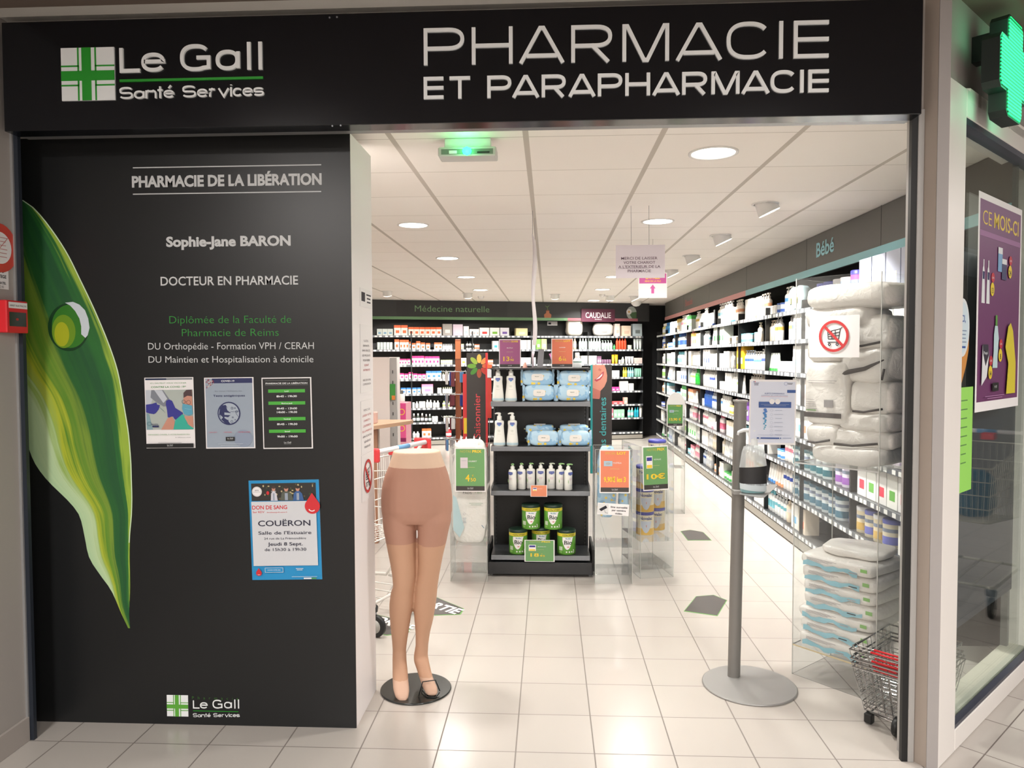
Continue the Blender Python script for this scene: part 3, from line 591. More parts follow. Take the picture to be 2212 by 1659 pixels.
post('opening_hours_notice', 'black opening hours notice with green weekday bars, on the black panel', 567, 816, *A4, hours, -.012)
post('blood_donation_poster', 'blue-bordered blood donation poster with a red drop, low on the black panel', 542, 1038, .298, .42, blood, -.022)

# notices on the white side of the panel (plane x = x1), read from the right
XP = x1+.0006
def sidepost(name, label, y0, y1, z0, z1, f, cat='notice'):
    pr = Print(y1-y0, z1-z0, PAPER); f(pr); return pr.build(name, None, label, cat, None, None, (XP+.001, y0, z0), PI/2)
def trolley(p, cx, cy, r, thick=None):
    R_ = mat((200, 60, 62), .6); G = mat((45, 45, 50), .6); th = thick or r*.17
    X = lambda a: cx+a*r/p.w; Z = lambda a: cy-a*r/p.h
    for a, b in (((-.42, .28), (.42, .45)), ((-.42, .28), (-.38, -.18)), ((-.38, -.18), (.32, -.18)), ((.32, -.18), (.42, .45)), ((.42, .45), (.55, .55)), ((-.42, -.38), (.36, -.38)), ((-.40, .1), (.38, .24)), ((-.4, -.04), (.36, .04)), ((-.15, .33), (-.12, -.18)), ((.1, .37), (.1, -.18))):
        p.line((X(a[0]), Z(a[1])), (X(b[0]), Z(b[1])), r*.055, G)
    for a in (-.28, .24): p.ring(X(a), Z(-.52), r*.1, r*.06, G, seg=14)
    p.line((X(-.62), Z(.62)), (X(.62), Z(-.62)), th, R_); p.ring(cx, cy, r, th, R_)
def side1(p): p.rect(.1, .2, .4, .7, INK); p.bars(.5, .9, .25, .2, 3, .08, INK)
def side2(p):
    I = mat((80, 70, 78), .7); R_ = mat((190, 80, 90), .7)
    for i, (l, m) in enumerate((('LES', I), ('ENFANTS', I), ('SANS ADULTE,', I), ('LES PRODUITS', I), ('POUR BÉBÉ', I), ('SONT', R_), ('INTERDITS', R_))): p.text(l, .5, .25+i*.072, .0085, m, w=.05+.008*len(l))
    p.text('MERCI DE VOTRE', .5, .83, .008, I, w=.14); p.text('COMPRÉHENSION', .5, .89, .008, I, w=.14)
def side3(p):
    I = mat((90, 80, 88), .7); R_ = mat((190, 90, 95), .7)
    for i, (l, m) in enumerate((('MERCI DE', I), ('LAISSER VOTRE', R_), ('CHARIOT A', R_), ("L'EXTERIEUR", R_), ('DE LA PHARMACIE', R_), ('AFIN DE NE PAS', I), ('GENER LE', I), ('PASSAGE', I))): p.text(l, .5, .2+i*.1, .009, m, w=.05+.008*len(l))
def side4(p): trolley(p, .5, .5, .075)
def sy(u, v): q = onX(u, v, x1); return q.y, q.z
a, b = sy(777, 640), sy(803, 672); sidepost('camera_sticker', 'small crinkled camera warning sticker on the white panel side', a[0], b[0], 1.78, 1.86, side1, 'sticker')
a, b = sy(777, 700), sy(803, 850); sidepost('children_notice', 'laminated notice with red and black lines, upper one on the white panel side', a[0], b[0], sy(777, 850)[1], sy(777, 700)[1], side2)
sidepost('trolley_notice', 'laminated notice asking to leave trolleys, lower on the white panel side', a[0], b[0], sy(777, 985)[1], sy(777, 868)[1], side3)
sidepost('no_trolley_sign', 'paper with red no-trolley circle taped low on the white panel side', a[0], b[0], sy(777, 1090)[1], sy(777, 987)[1], side4)

# things on the left-hand jamb wall (x = -2.13)
XL = -2.13
pr = Print(.3, .3, x0=-.15, z0=-.15); pr.ell(.5, .5, .095, .095, mat((208, 75, 62), .5)); pr.ell(.5, .5, .062, .062, PAPER); pr.bars(.36, .64, .36, .05, 6, .008, mat((190, 110, 110), .6)); pr.line((.36, .64), (.64, .36), .003, mat((190, 110, 110), .6))
for o_ in (pr,): o_.box((-.094, 0, -.002), (.094, .001, .002), PAPER)
p = onX(-2, 535, XL); pr.build('round_sign', None, 'round red-rimmed paper sign on the left wall, cut by the picture edge', 'sign', None, None, (XL+.003, p.y, p.z), PI/2)
a = onX(0, 582, XL); b = onX(18, 625, XL); pr = Print(.10, .085, PAPER); pr.text('LIEU', .55, .25, .016, INK, off=.03); pr.text('PROTEGE', .5, .5, .012, INK, off=.03); pr.text('DOMATEL', .55, .78, .009, INK, off=.02); pr.text('12 05', .6, .95, .008, INK)
pr.build('protection_sticker', None, 'small white sticker with black lettering under the round sign', 'sticker', None, None, (XL+.002, b.y-.10, onX(10, 625, XL).z), PI/2)
p0 = onY(2, 718, 2.83); p1 = onY(62, 720, 2.83)
t = thing('emergency_stop_box', 'red electricity cut-off box with dark window on the left wall', 'switch box', (XL+.001, 0, 0))
XF = XL+.045; ya = onX(14, 690, XF).y; yb = onX(61, 690, XF).y; za = onX(38, 719, XF).z; zb = onX(38, 650, XF).z; W_ = yb-ya
MB().box((0, ya, za), (.0442, yb, zb), mat((215, 35, 45), .4), .004).build('housing', t)
def boxface(nm, f):
    pr = Print(W_, zb-za, x0=0, z0=za); f(pr); o = pr.build(nm, t); o.location = (.0447, ya, 0); o.rotation_euler.z = PI/2
boxface('window', lambda pr: (pr.rect(.12, .36, .90, .80, mat((50, 52, 48), .2)), pr.ell(.48, .58, .008, .005, mat((180, 40, 40), .4))))
boxface('nameplate', lambda pr: (pr.rect(.10, .05, .96, .24, PAPER), pr.text('ARRET ELECTRICITE', .53, .18, .006, INK, w=W_*.76, off=.01)))

# ================================================================= MANNEQUIN (lower half)
def loft(rings, m, seg=28, cap=True):
    """rings: (centre, half width in x, half depth, depth direction in the yz plane, squareness)"""
    mb = MB(); vs = []; fs = []
    for c, rx, ry, d, p in rings:
        for i in range(seg):
            a = 2*PI*i/seg; ca, sa = math.cos(a), math.sin(a); ca = math.copysign(abs(ca)**p, ca); sa = math.copysign(abs(sa)**p, sa)
            vs.append((c[0]+rx*ca, c[1]+ry*sa*d[0], c[2]+ry*sa*d[1]))
    n = len(rings)
    for k in range(n-1):
        for i in range(seg): j = (i+1) % seg; fs.append((k*seg+i, k*seg+j, k*seg+seg+j, k*seg+seg+i))
    fs.append(tuple(range(seg-1, -1, -1))); fs.append(tuple(range((n-1)*seg, n*seg)))
    mb.add(vs, fs, m, True); return mb
TAN = mat((190, 148, 120), .62); PANTY = mat((174, 130, 110), .65); BANDM = mat((208, 178, 154), .6); TOE = mat((204, 168, 146), .6)
YM = 3.41
def lrow(v, a, b, yc): L = onY(a, v, yc); R = onY(b, v, yc); return ((L.x+R.x)/2, yc, (L.z+R.z)/2), (R.x-L.x)/2
rings = []
for v_, a, b, dep, yo in ((973, 850.4, 950, .088, 0), (985, 847, 954, .090, 0), (1002, 842, 960, .094, 0), (1026, 832, 969, .10, .005), (1050, 826, 974.6, .108, .01), (1075, 824, 977, .113, .015), (1099, 824.6, 976.5, .112, .018), (1116, 827, 974, .100, .018), (1126, 832, 970, .085, .016)):
    c, rx = lrow(v_, a, b, YM+yo); rings.append((c, rx, dep, (1, 0), .92))
tor = loft(rings[::-1], PANTY)
def leg(rows, m):
    rg = []
    for v_, a, b, dep, yc, d in rows: c, rx = lrow(v_, a, b, yc); rg.append((c, rx, dep, d, .95))
    return loft(rg[::-1], m)
dn = (1, 0); k1 = (.94, .34)
lA = leg([(1085, 830, 893, .080, YM+.012, dn), (1123, 827, 902, .084, YM+.01, dn), (1147, 830, 898.7, .080, YM+.008, dn), (1171, 834.8, 899, .076, YM+.006, dn), (1195, 839.6, 899, .071, YM+.004, dn), (1219, 844.4, 899, .066, YM, dn), (1243, 848, 898.7, .061, YM-.003, dn), (1265, 849.7, 895, .057, YM-.004, dn), (1280, 844.5, 893, .055, YM, dn), (1304, 841.5, 892, .057, YM+.008, dn), (1326, 842, 888.6, .056, YM+.014, dn), (1352, 844, 884.5, .050, YM+.018, dn), (1380, 847, 880, .041, YM+.02, dn), (1403, 848.5, 877, .036, YM+.02, dn), (1425, 848, 878, .036, YM+.008, (.9, -.42)), (1448, 848, 880.5, .034, YM-.02, (.8, -.6)), (1470, 848, 882.5, .030, YM-.055, (.72, -.7)), (1490, 849, 884.5, .024, YM-.09, (.55, -.83)), (1506, 854, 882.6, .016, YM-.12, (.4, -.92)), (1515, 863, 876, .007, YM-.135, (.4, -.92))], TAN)
heelA = MB().lathe([(1e-6, -.028), (.017, -.02), (.024, 0), (.019, .02), (1e-6, .03)], TAN, 16, (lrow(1448, 852, 876, YM+.035)[0]))
lB = leg([(1085, 905, 972, .080, YM+.012, dn), (1123, 901, 974.6, .084, YM+.01, dn), (1147, 903.5, 968.6, .080, YM+.01, dn), (1171, 903.5, 963.8, .076, YM+.01, dn), (1195, 904, 957.8, .070, YM+.01, dn), (1219, 904, 953, .065, YM+.012, dn), (1243, 902, 948.6, .060, YM+.014, dn), (1267, 896.5, 945, .056, YM+.018, dn), (1291, 895, 943, .057, YM+.028, dn), (1310, 894, 940.5, .057, YM+.034, dn), (1338, 895.6, 935.7, .052, YM+.04, dn), (1366, 898, 928.8, .044, YM+.045, dn), (1393, 898, 925, .037, YM+.046, dn), (1415, 894, 924, .036, YM+.045, dn), (1430, 894.5, 927, .035, YM+.03, (.9, -.42)), (1449, 901, 931.5, .030, YM+.005, (.8, -.6)), (1466, 906, 936.5, .027, YM-.025, (.7, -.7)), (1485, 913, 945, .022, YM-.055, (.5, -.85)), (1497, 919, 946, .014, YM-.08, (.4, -.92)), (1502, 924, 941, .006, YM-.092, (.4, -.92))], TAN)
heelB = MB().lathe([(1e-6, -.028), (.017, -.02), (.024, 0), (.019, .02), (1e-6, .03)], TAN, 16, (lrow(1432, 898, 920, YM+.065)[0]))
allb = MB()
for q in (tor, lA, lB, heelA, heelB): allb.add(q.v, q.f, TAN, True)
mann = thing('hosiery_mannequin', 'lower-half mannequin wearing beige tights on a round black base, by the entrance', 'mannequin', (-.625, 3.41, 0))
tmp = allb.build('tmp'); md = tmp.modifiers.new('r', 'REMESH'); md.mode = 'VOXEL'; md.voxel_size = .0045; md.use_smooth_shade = True
ms = tmp.modifiers.new('s', 'SMOOTH'); ms.factor = .6; ms.iterations = 10
bpy.context.view_layer.update(); dg = bpy.context.evaluated_depsgraph_get(); me = bpy.data.meshes.new_from_object(tmp.evaluated_get(dg)); bpy.data.objects.remove(tmp)
me.name = 'body'; me.materials.clear()
for m_ in (TAN, PANTY, BANDM, TOE): me.materials.append(m_)
zb = onY(900, 1006, YM).z; zp = onY(900, 1172, YM).z
for p_ in me.polygons:
    z = p_.center.z; x = p_.center.x; p_.use_smooth = True
    edge = zb-.004*math.cos((x+.6)*9)+.002
    p_.material_index = 2 if z > edge else (1 if z > zp-.006*math.sin((x+.6)*20) else (3 if z < .075 and p_.center.y < YM-.03 else 0))
for v_ in me.vertices: v_.co = v_.co-Vector((-.625, 3.41, 0))
bo = bpy.data.objects.new('body', me); COL.objects.link(bo); bo.parent = mann; bo['label'] = 'beige tights with darker panty part and cream waistband'
bs = MB().lathe([(.163, 0), (.166, .003), (.166, .006), (.163, .009)], mat((38, 40, 38), .22), 56); bs.build('base', mann)
fx, fy, fz = [a-b for a, b in zip(lrow(1490, 915, 946, YM-.06)[0], (-.625, 3.41, 0))]
wr = MB(); wr.tube([(fx-.05, fy-.035, .012), (fx-.032, fy-.03, fz+.05), (fx+.025, fy-.02, fz+.055), (fx+.045, fy-.02, fz+.005)], .0028, BLACK)
wr.tube([(fx-.055, fy+.10, .011), (fx-.045, fy+.02, .02), (fx-.01, fy-.045, .012), (fx+.03, fy-.045, .012), (fx+.042, fy-.015, .02)], .003, BLACK); wr.build('foot_clip', mann, 'black wire clip over the foot')

# ================================================================= HAND SANITISER STAND
BX, BY = .945, 3.515
t = thing('sanitiser_stand', 'grey pole stand with round plate base in front of the right aisle', 'stand', (BX, BY, 0))
GS = mat((158, 157, 155), .38, .25)
MB().lathe([(.213, 0), (.216, .003), (.216, .006), (.212, .009)], GS, 64).build('base_plate', t)
pb = onZ(1588.5, 1466, .009); bx, by = pb.x-BX, pb.y-BY+.03
Mp = Matrix.Translation((bx, by, .005)) @ Matrix.Rotation(math.radians(.9), 4, 'Y')
pp = MB(); pp.lathe([(.030, 0), (.030, 1.335)], mat((128, 125, 121), .36, .25), 24, sy=.8, M=Mp); pp.box((-.031, -.025, 1.335), (.031, .025, 1.345), mat((150, 148, 144), .4, .3), .002, Mp); pp.build('pole', t)
tray = MB(); yt = by-.10+BY
q = [onZ(u, v, .765) for u, v in ((1597, 1063), (1610, 1052), (1650, 1045), (1680, 1048), (1678, 1052), (1650, 1072), (1640, 1073))]
z_t = .965
q = [onZ(u, v, z_t) for u, v in ((1596, 1067), (1607, 1047), (1678, 1045), (1678, 1049), (1650, 1073), (1640, 1074))]
z_t = .925
q = [onZ(u, v, z_t) for u, v in ((1597, 1067), (1610, 1048), (1677, 1046), (1679, 1049), (1651, 1074), (1640, 1074))]
tray.prism([(p.x-BX, p.y-BY) for p in q][::-1], z_t-.003, z_t, mat((166, 165, 164), .35, .4)); tray.box((bx-.02, by-.06, z_t-.02), (bx+.02, by, z_t-.003), GS); tray.build('tray', t)
hd = MB(); hd.tube([(bx+.02, by, 1.30), (bx+.05, by-.02, 1.30)], .006, GS); hd.build('sheet_holder', t)
bt = thing('sanitiser_bottle', 'pump bottle of clear blue hand gel with a black label on the stand tray', 'bottle', (.947, 3.485, z_t))
CLR = clear_mat('cloudy_bottle', (.86, .91, .93, 1), 1.45, .12, .5)
def ellb(prof, m, n, sy=.62): return MB().lathe(prof, m, 28, sy=sy).build(n, bt)
ellb([(.052, .001), (.058, .006), (.062, .05), (.0635, .08), (.063, .12), (.052, .19), (.044, .215), (.018, .222), (.018, .232)], CLR, 'bottle_body')
ellb([(.050, .003), (.056, .007), (.0600, .036), (.001, .036)], mat((95, 205, 210), .2), 'gel')
lb = MB(); seg = 26
for part, (a0, a1, zl0, zl1, m_) in enumerate(((-175, -22, .048, .118, mat((38, 38, 40), .5)), (-22, 5, .058, .085, PAPER), (-165, -30, .022, .046, mat((205, 215, 220), .5)))):
    vs = []
    for i in range(seg+1):
        a = math.radians(a0+(a1-a0)*i/seg); r_ = .0646; k_ = i/seg
        for z_ in (zl0-.012*math.sin(k_*PI*.5), zl1+(.012*(k_) if part == 0 else 0)): vs.append((r_*math.cos(a), r_*.62*math.sin(a), z_))
    lb.add(vs, [(2*i, 2*i+2, 2*i+3, 2*i+1) for i in range(seg)], m_, True)
lb.build('label', bt)
pm = MB(); WP = mat((225, 228, 228), .35); pm.lathe([(.022, .222), (.022, .25), (.015, .255), (.012, .275), (.006, .28), (.006, .288)], WP, 16)
pm.lathe([(.014, .282), (.017, .29), (.012, .298)], WP, 12); pm.tube([(0, 0, .291), (-.045, 0, .291), (-.068, 0, .282), (-.072, 0, .268)], [.010, .009, .007, .005], WP, 8); pm.build('pump', bt)
pr = Print(.212, .30, PAPER)
pr.rect(.03, .03, .97, .97, mat((214, 218, 232), .6)); H = mat((58, 88, 150), .6); T1 = mat((150, 160, 185), .6)
pr.rect(.08, .025, .10, .04, H); pr.rect(.105, .025, .125, .04, mat((200, 80, 90), .6)); pr.bars(.08, .2, .05, .015, 3, .006, INK); pr.ring(.77, .06, .008, .001, H); pr.bars(.80, .92, .05, .015, 2, .006, INK)
pr.rect(.80, .155, .98, .20, H); pr.text('ALERTE CORONAVIRUS', .53, .222, .006, H, w=.09); pr.text('COMMENT SE LAVER LES MAINS', .53, .25, .0045, T1, w=.12); pr.rect(.25, .258, .82, .261, mat((225, 150, 155), .6))
pr.rect(.20, .34, .89, .43, H); pr.ell(.48, .335, .012, .012, PAPER); pr.ell(.60, .335, .012, .012, PAPER); pr.bars(.23, .86, .375, .02, 2, .005, T1)
for i in range(12): pr.ell(.335+.02*math.sin(i*2.2), .46+i*.027, .0075-.0004*i, .006-.0003*i, mat((80-i*2, 120+i*4, 190), .6), seg=9)
for i in range(7): pr.ring(.47, .47+.062*i, .006, .0006, T1, seg=12); pr.bars(.52, .72, .465+.062*i, .012, 1, .005, T1, seed=i)
pr.bars(.16, .88, .845, .01, 1, .003, T1); pr.rect(.16, .885, .21, .905, H); pr.rect(.24, .885, .64, .905, H); pr.rect(.66, .885, .68, .905, H); pr.bars(.7, .9, .89, .01, 1, .005, H)
p = onY(1617, 960, 3.47); q = onY(1720, 822, 3.47)
pr.build('hygiene_notice', None, 'blue and white hand hygiene notice sheet fixed beside the grey pole', 'notice', None, None, (p.x, 3.47, p.z), 0, (0, math.radians(.6), 0))

# ================================================================= ACRYLIC BIN WITH WHITE PAD PACKS
random.seed(4)
N = NT('pack_film'); ns = N.n('ShaderNodeTexNoise'); ns.inputs['Scale'].default_value = 22; ns.inputs['Detail'].default_value = 5; ns.inputs['Distortion'].default_value = .8
tc = N.n('ShaderNodeTexCoord'); N.l(tc.outputs['Object'], ns.inputs[0]); bp = N.n('ShaderNodeBump'); bp.inputs['Strength'].default_value = .55; bp.inputs['Distance'].default_value = .012; N.l(ns.outputs[0], bp.inputs['Height']); N.l(bp.outputs[0], N.b.inputs['Normal'])
N.b.inputs['Base Color'].default_value = lin((244, 239, 233)); N.b.inputs['Roughness'].default_value = .28; PACK = N.m
N2 = NT('pack_film_wipes'); ns = N2.n('ShaderNodeTexNoise'); ns.inputs['Scale'].default_value = 34; tc = N2.n('ShaderNodeTexCoord'); N2.l(tc.outputs['Object'], ns.inputs[0]); bp = N2.n('ShaderNodeBump'); bp.inputs['Strength'].default_value = .35; bp.inputs['Distance'].default_value = .006; N2.l(ns.outputs[0], bp.inputs['Height']); N2.l(bp.outputs[0], N2.b.inputs['Normal'])
n3 = N2.n('ShaderNodeTexNoise'); n3.inputs['Scale'].default_value = 18; N2.l(tc.outputs['Object'], n3.inputs[0]); vo = N2.n('ShaderNodeTexVoronoi'); vo.inputs['Scale'].default_value = 26; N2.l(tc.outputs['Object'], vo.inputs[0])
cc = N2.mix(N2.math('GREATER_THAN', n3.outputs[0], .56), lin((176, 208, 228)), lin((146, 188, 220))); cc = N2.mix(N2.math('LESS_THAN', vo.outputs['Distance'], .27), cc, lin((238, 205, 80))); N2.l(cc, N2.b.inputs['Base Color']); N2.b.inputs['Roughness'].default_value = .25; WIPE = N2.m
def pack(w_, d_, h_, seed, m, amp=.012, p=.32, seg=36, rows_=16):
    vs = []; fs = []; off = Vector((seed*3.1, seed*1.7, 0)); sg = lambda v, e: math.copysign(abs(v)**e, v)
    for j in range(rows_+1):
        b = -PI/2+PI*j/rows_
        for i in range(seg):
            a = 2*PI*i/seg; x = sg(math.cos(b), p)*sg(math.cos(a), p); y = sg(math.cos(b), p)*sg(math.sin(a), p); z = sg(math.sin(b), .6)
            v = Vector((x*w_/2, y*d_/2, (z+1)*h_/2)); nn = noise.noise_vector(v*11+off); v += Vector((nn.x*amp, nn.y*amp, nn.z*amp*.6*(1 if z > -.9 else 0)))
            nn = noise.noise_vector(v*35+off); v += Vector((nn.x, nn.y, nn.z*.5))*amp*.3; v.z = max(v.z, .001); vs.append(tuple(v))
    for j in range(rows_):
        for i in range(seg): k = (i+1) % seg; fs.append((j*seg+i, j*seg+k, (j+1)*seg+k, (j+1)*seg+i))
    mb = MB(); mb.add(vs, fs, m, True); return mb
BA = Vector((1.196, 3.659, 0)); BANG = math.atan2(-.75, .66)
BM = Matrix.Translation(BA) @ Matrix.Rotation(BANG, 4, 'Z')
bd1 = Vector((math.cos(BANG), math.sin(BANG), 0)); bd2 = Vector((-math.sin(BANG), math.cos(BANG), 0))
def onBin(u, v, off=0.0):
    d = ray(u, v); n = bd2; t = ((BA-O).dot(n)+off)/d.dot(n); P = O+d*t; return (P-BA).dot(bd1), P.z
def inbin(x, y, z): return BM @ Vector((x, y, z))
ab = thing('acrylic_bin', 'tall clear acrylic two-level bin full of white pad packs, by the right pillar', 'display bin', BA, rz=BANG)
BW, BD = .402, .36
for n_, a, b in (('front_panel', (0, -.004, 0), (BW, 0, 1.93)), ('side_panel', (-.004, -.004, 0), (0, BD, 1.93)), ('side_panel', (BW, -.004, 0), (BW+.004, BD, 1.93)), ('back_panel', (0, BD, 0), (BW, BD+.004, 1.93))): MB().box(a, b, ACRYL).build(n_, ab)
for z_ in (.15, 1.045): MB().box((0, 0, z_-.005), (BW, BD, z_), ACRYL).build('shelf', ab)
e_ = MB()
for x_, y_ in ((-.004, -.006), (BW+.001, -.006), (-.004, BD)): e_.box((x_, y_, 0), (x_+.004, y_+.003, 1.93), EDGE)
for z_ in (.15, 1.045): e_.box((0, -.006, z_-.006), (BW, -.003, z_), mat((200, 185, 150) if z_ < .5 else (190, 190, 188), .3)); e_.box((-.006, 0, z_-.006), (-.003, BD, z_), mat((190, 190, 188), .3))
e_.build('polished_edges', ab)
STR = mat((150, 200, 214), .35); TINY = mat((175, 168, 170), .6); DK = mat((72, 64, 62), .5)
heights = (.070, .066, .062, .068, .060, .066, .060); z_ = .151
ords = ('bottom', 'second from bottom', 'third from bottom', 'middle', 'third from top', 'second from top', 'top')
for i, h_ in enumerate(heights):
    dx = random.uniform(-.01, .012)
    t = thing('pad_pack', 'white pad pack with blue stripe, %s in the low stack in acrylic bin' % ords[i], 'pack', inbin(BW/2+dx, .175, z_), rz=BANG+random.uniform(-.03, .03), group='pad packs stacked low in the acrylic bin')
    pack(.372, .33, h_+.004, i+1, PACK, .011, .25).build('film', t)
    s_ = MB(); vs = []
    for k_ in range(13):
        x_ = -.15+.27*k_/12; zc = h_*.30+.006*math.sin(k_*.9+i)+.003*math.sin(k_*2.1); hw = .010+.003*math.sin(k_*1.3+i); vs += [(x_, -.171, zc-hw), (x_, -.170, zc+hw)]
    s_.add(vs, [(2*k_, 2*k_+2, 2*k_+3, 2*k_+1) for k_ in range(12)], STR)
    for k_ in range(3): s_.box((-.13, -.1705, h_*.62+k_*.005), (-.02+.02*k_, -.172, h_*.62+k_*.005+.0015), TINY)
    s_.box((.02+.01*i, -.1705, h_*.3), (.06+.01*i, -.172, h_*.3+.004), INK if i % 2 else TINY); s_.box((.135, -.1705, h_*.55), (.165, -.172, h_*.8), mat((140, 190, 110), .5)); s_.build('printed_stripe', t); z_ += h_
t = thing('pad_pack', 'crumpled clear-topped pad pack lying above the low stack in the acrylic bin', 'pack', inbin(.22, .2, z_), rz=BANG+.2, group='pad packs stacked low in the acrylic bin'); pack(.30, .26, .05, 30, PACK, .012, .5).build('film', t)
up_ = [(.215, .19, 1.046, .36, .30, .085, 0, 'lowest, slumped, of the upper pile in the acrylic bin', 0), (.26, .20, 1.125, .30, .28, .085, .1, 'right of a thick dark strap, in the upper pile', 1), (.10, .17, 1.125, .17, .25, .10, 0, 'small, at the left, with a dark strap end', 1),
       (.30, .19, 1.205, .24, .28, .085, -.05, 'with folded end, mid-height right in the upper pile', 0), (.32, .18, 1.285, .20, .26, .15, .08, 'bulging, at mid-height right of the boxed pack', 1), (.30, .19, 1.43, .25, .27, .16, -.1, 'upright, with a diagonal black strap, upper right of the bin', 2),
       (.12, .17, 1.23, .215, .25, .29, 0, 'big squarish with printed label and dark band, behind the no-trolley paper', 3), (.11, .18, 1.52, .21, .26, .16, .1, 'above the squarish one, under the long top pack', 0), (.31, .18, 1.585, .22, .27, .15, .05, 'at the upper right, under the long top pack', 1), (.17, .17, 1.68, .33, .29, .10, -.04, 'wide and crumpled, just under the topmost pack', 0), (.23, .17, 1.775, .43, .32, .11, .02, 'topmost and longest, spilling over the top of the bin', 4)]
for i, (x_, y_, z_, w_, d_, h_, a_, lb_, kind) in enumerate(up_):
    t = thing('pad_pack', 'white plastic-wrapped pad pack, '+lb_, 'pack', inbin(x_, y_, z_), rz=BANG+a_, group='pad packs piled high in the acrylic bin'); pack(w_, d_, h_+.012, 40+i, PACK, .013 if kind != 3 else .004, .38 if kind != 3 else .16).build('film', t)
    s_ = MB(); y0_ = -d_/2-.006
    if kind == 1: s_.tube([(-w_*.35, y0_, .02), (-.02, y0_-.004, .018), (w_*.3, y0_, .035)], .006, DK, 6)
    elif kind == 2: s_.tube([(-w_*.5, y0_, .03), (-w_*.2, y0_-.004, .055), (w_*.1, y0_-.004, .07), (w_*.45, y0_, .11)], [.004, .012, .010, .003], DK, 6); s_.tube([(w_*.42, y0_, .02), (w_*.46, y0_, .07)], .005, DK)
    elif kind == 3:
        s_.box((-.10, y0_, .035), (.085, y0_+.002, .058), DK)
        for k_ in range(5): s_.box((-.09, y0_+.001, .075+.011*k_), (-.035-.004*k_, y0_+.003, .077+.011*k_), TINY)
        s_.box((.0, y0_+.001, .085), (.045, y0_+.003, .12), mat((150, 145, 145), .6)); s_.box((-.09, y0_+.001, .066), (-.04, y0_+.003, .071), mat((120, 160, 100), .6)); s_.box((-.08, y0_+.001, .20), (.05, y0_+.003, .202), TINY); s_.box((-.08, y0_+.001, .21), (.06, y0_+.003, .212), TINY)
    elif kind == 4: s_.box((.09, -d_*.42, h_*.66), (.14, -d_*.425-.01, h_*.86), mat((110, 100, 92), .5)); s_.box((.0, -d_*.42, h_*.68), (.045, -d_*.425-.01, h_*.8), mat((160, 195, 150), .5))
    if s_.v: s_.build('strap' if kind in (1, 2) else 'printed_label', t)
pr = Print(.26, .205, PAPER); trolley(pr, .5, .49, .078); a_, za = onBin(1748, 772, -.012); b_, zb_ = onBin(1857, 677, -.012)
o_ = pr.build('no_trolley_sign', None, 'white paper with a red circle crossing out a shopping trolley, on the acrylic bin', 'sign', None, None, inbin(a_, -.010, za), BANG)
k_ = (b_-a_)/.26; o_.scale = (k_, 1, (onBin(1800, 680, -.012)[1]-onBin(1800, 770, -.012)[1])/.205)

# ================================================================= WIRE BASKETS
def basket(tilt=0):
    W_, D_, H_ = .30, .43, .19; t_ = thing('shopping_basket', '', 'basket'); mb = MB(); r = .0016
    def P(a, b, z): k = .78+.22*z/H_; return ((a-.5)*W_*k+W_/2, (b-.5)*D_*k+D_/2, z)
    for z, rr in ((0, .003), (H_*.33, r), (H_*.66, r), (H_, .004)): mb.tube([P(0, 0, z), P(1, 0, z), P(1, 1, z), P(0, 1, z)], rr, CHROME, 4, True)
    for i in range(9): q = i/8; mb.tube([P(q, 0, H_), P(q, 0, 0), P(q, 1, 0), P(q, 1, H_)], r, CHROME, 4)
    for i in range(11): q = i/10; mb.tube([P(0, q, H_), P(0, q, 0), P(1, q, 0), P(1, q, H_)], r, CHROME, 4)
    mb.build('wire_frame', t_)
    for s_ in (0, 1):
        h = MB(); y_ = D_*(.02 if s_ == 0 else .10); x_ = W_; zz = H_+.008
        h.tube([(0, D_*.5, H_), (.0, y_+.02, zz), (.02, y_, zz), (W_*.28, y_, zz), (W_*.72, y_, zz), (W_-.02, y_, zz), (W_, y_+.02, zz), (W_, D_*.5, H_)], .003, CHROME, 5); ho = h.build('handle', t_)
        MB().tube([(W_*.28, y_, zz), (W_*.75, y_, zz)], .0048, RED, 8).build('grip', ho, 'red plastic grip')
    return t_
bk = basket(); BKA = -PI/4
for i, (z_, lb_) in enumerate(((.05, 'lowest in the stack'), (.066, 'second from the bottom of the stack'), (.084, 'third from the bottom of the stack'), (.12, 'topmost of the stack by the right pillar'))):
    L_ = 'wire shopping basket with red grips, '+lb_; loc = (1.288-.003*i, 3.18+.004*i, z_)
    if i == 0: bk.location = loc; bk.rotation_euler.z = BKA; bk['label'] = L_; bk['group'] = 'stacked wire shopping baskets'
    else: dup(bk, loc, BKA, L_)
t = thing('basket_dolly', 'low wheeled dolly under the stacked wire baskets', 'dolly', (1.36, 3.17, 0), BKA)
d = MB(); d.tube([(0, 0, .05), (.24, 0, .05), (.24, .36, .05), (0, .36, .05)], .004, CHROME, 6, True); d.tube([(.0, .0, .048), (.12, -.02, .045), (.24, 0, .048)], .004, CHROME, 6); d.build('frame', t)
MB().box((-.02, -.02, .005), (.015, .012, .045), BLACK, .005).build('foot', t)
for x_ in (.12,): MB().lathe([(.02, -.012), (.036, -.012), (.04, -.007), (.04, .007), (.036, .012), (.02, .012)], BLACK, 20, M=Matrix.Translation((x_, -.03, .04)) @ Matrix.Rotation(PI/2, 4, 'Y')).build('wheel', t)
for x_, y_ in ((.22, .33), (.02, .33)): MB().lathe([(.015, -.01), (.024, -.01), (.024, .01), (.015, .01)], BLACK, 16, M=Matrix.Translation((x_, y_, .024)) @ Matrix.Rotation(PI/2, 4, 'Y')).build('wheel', t)

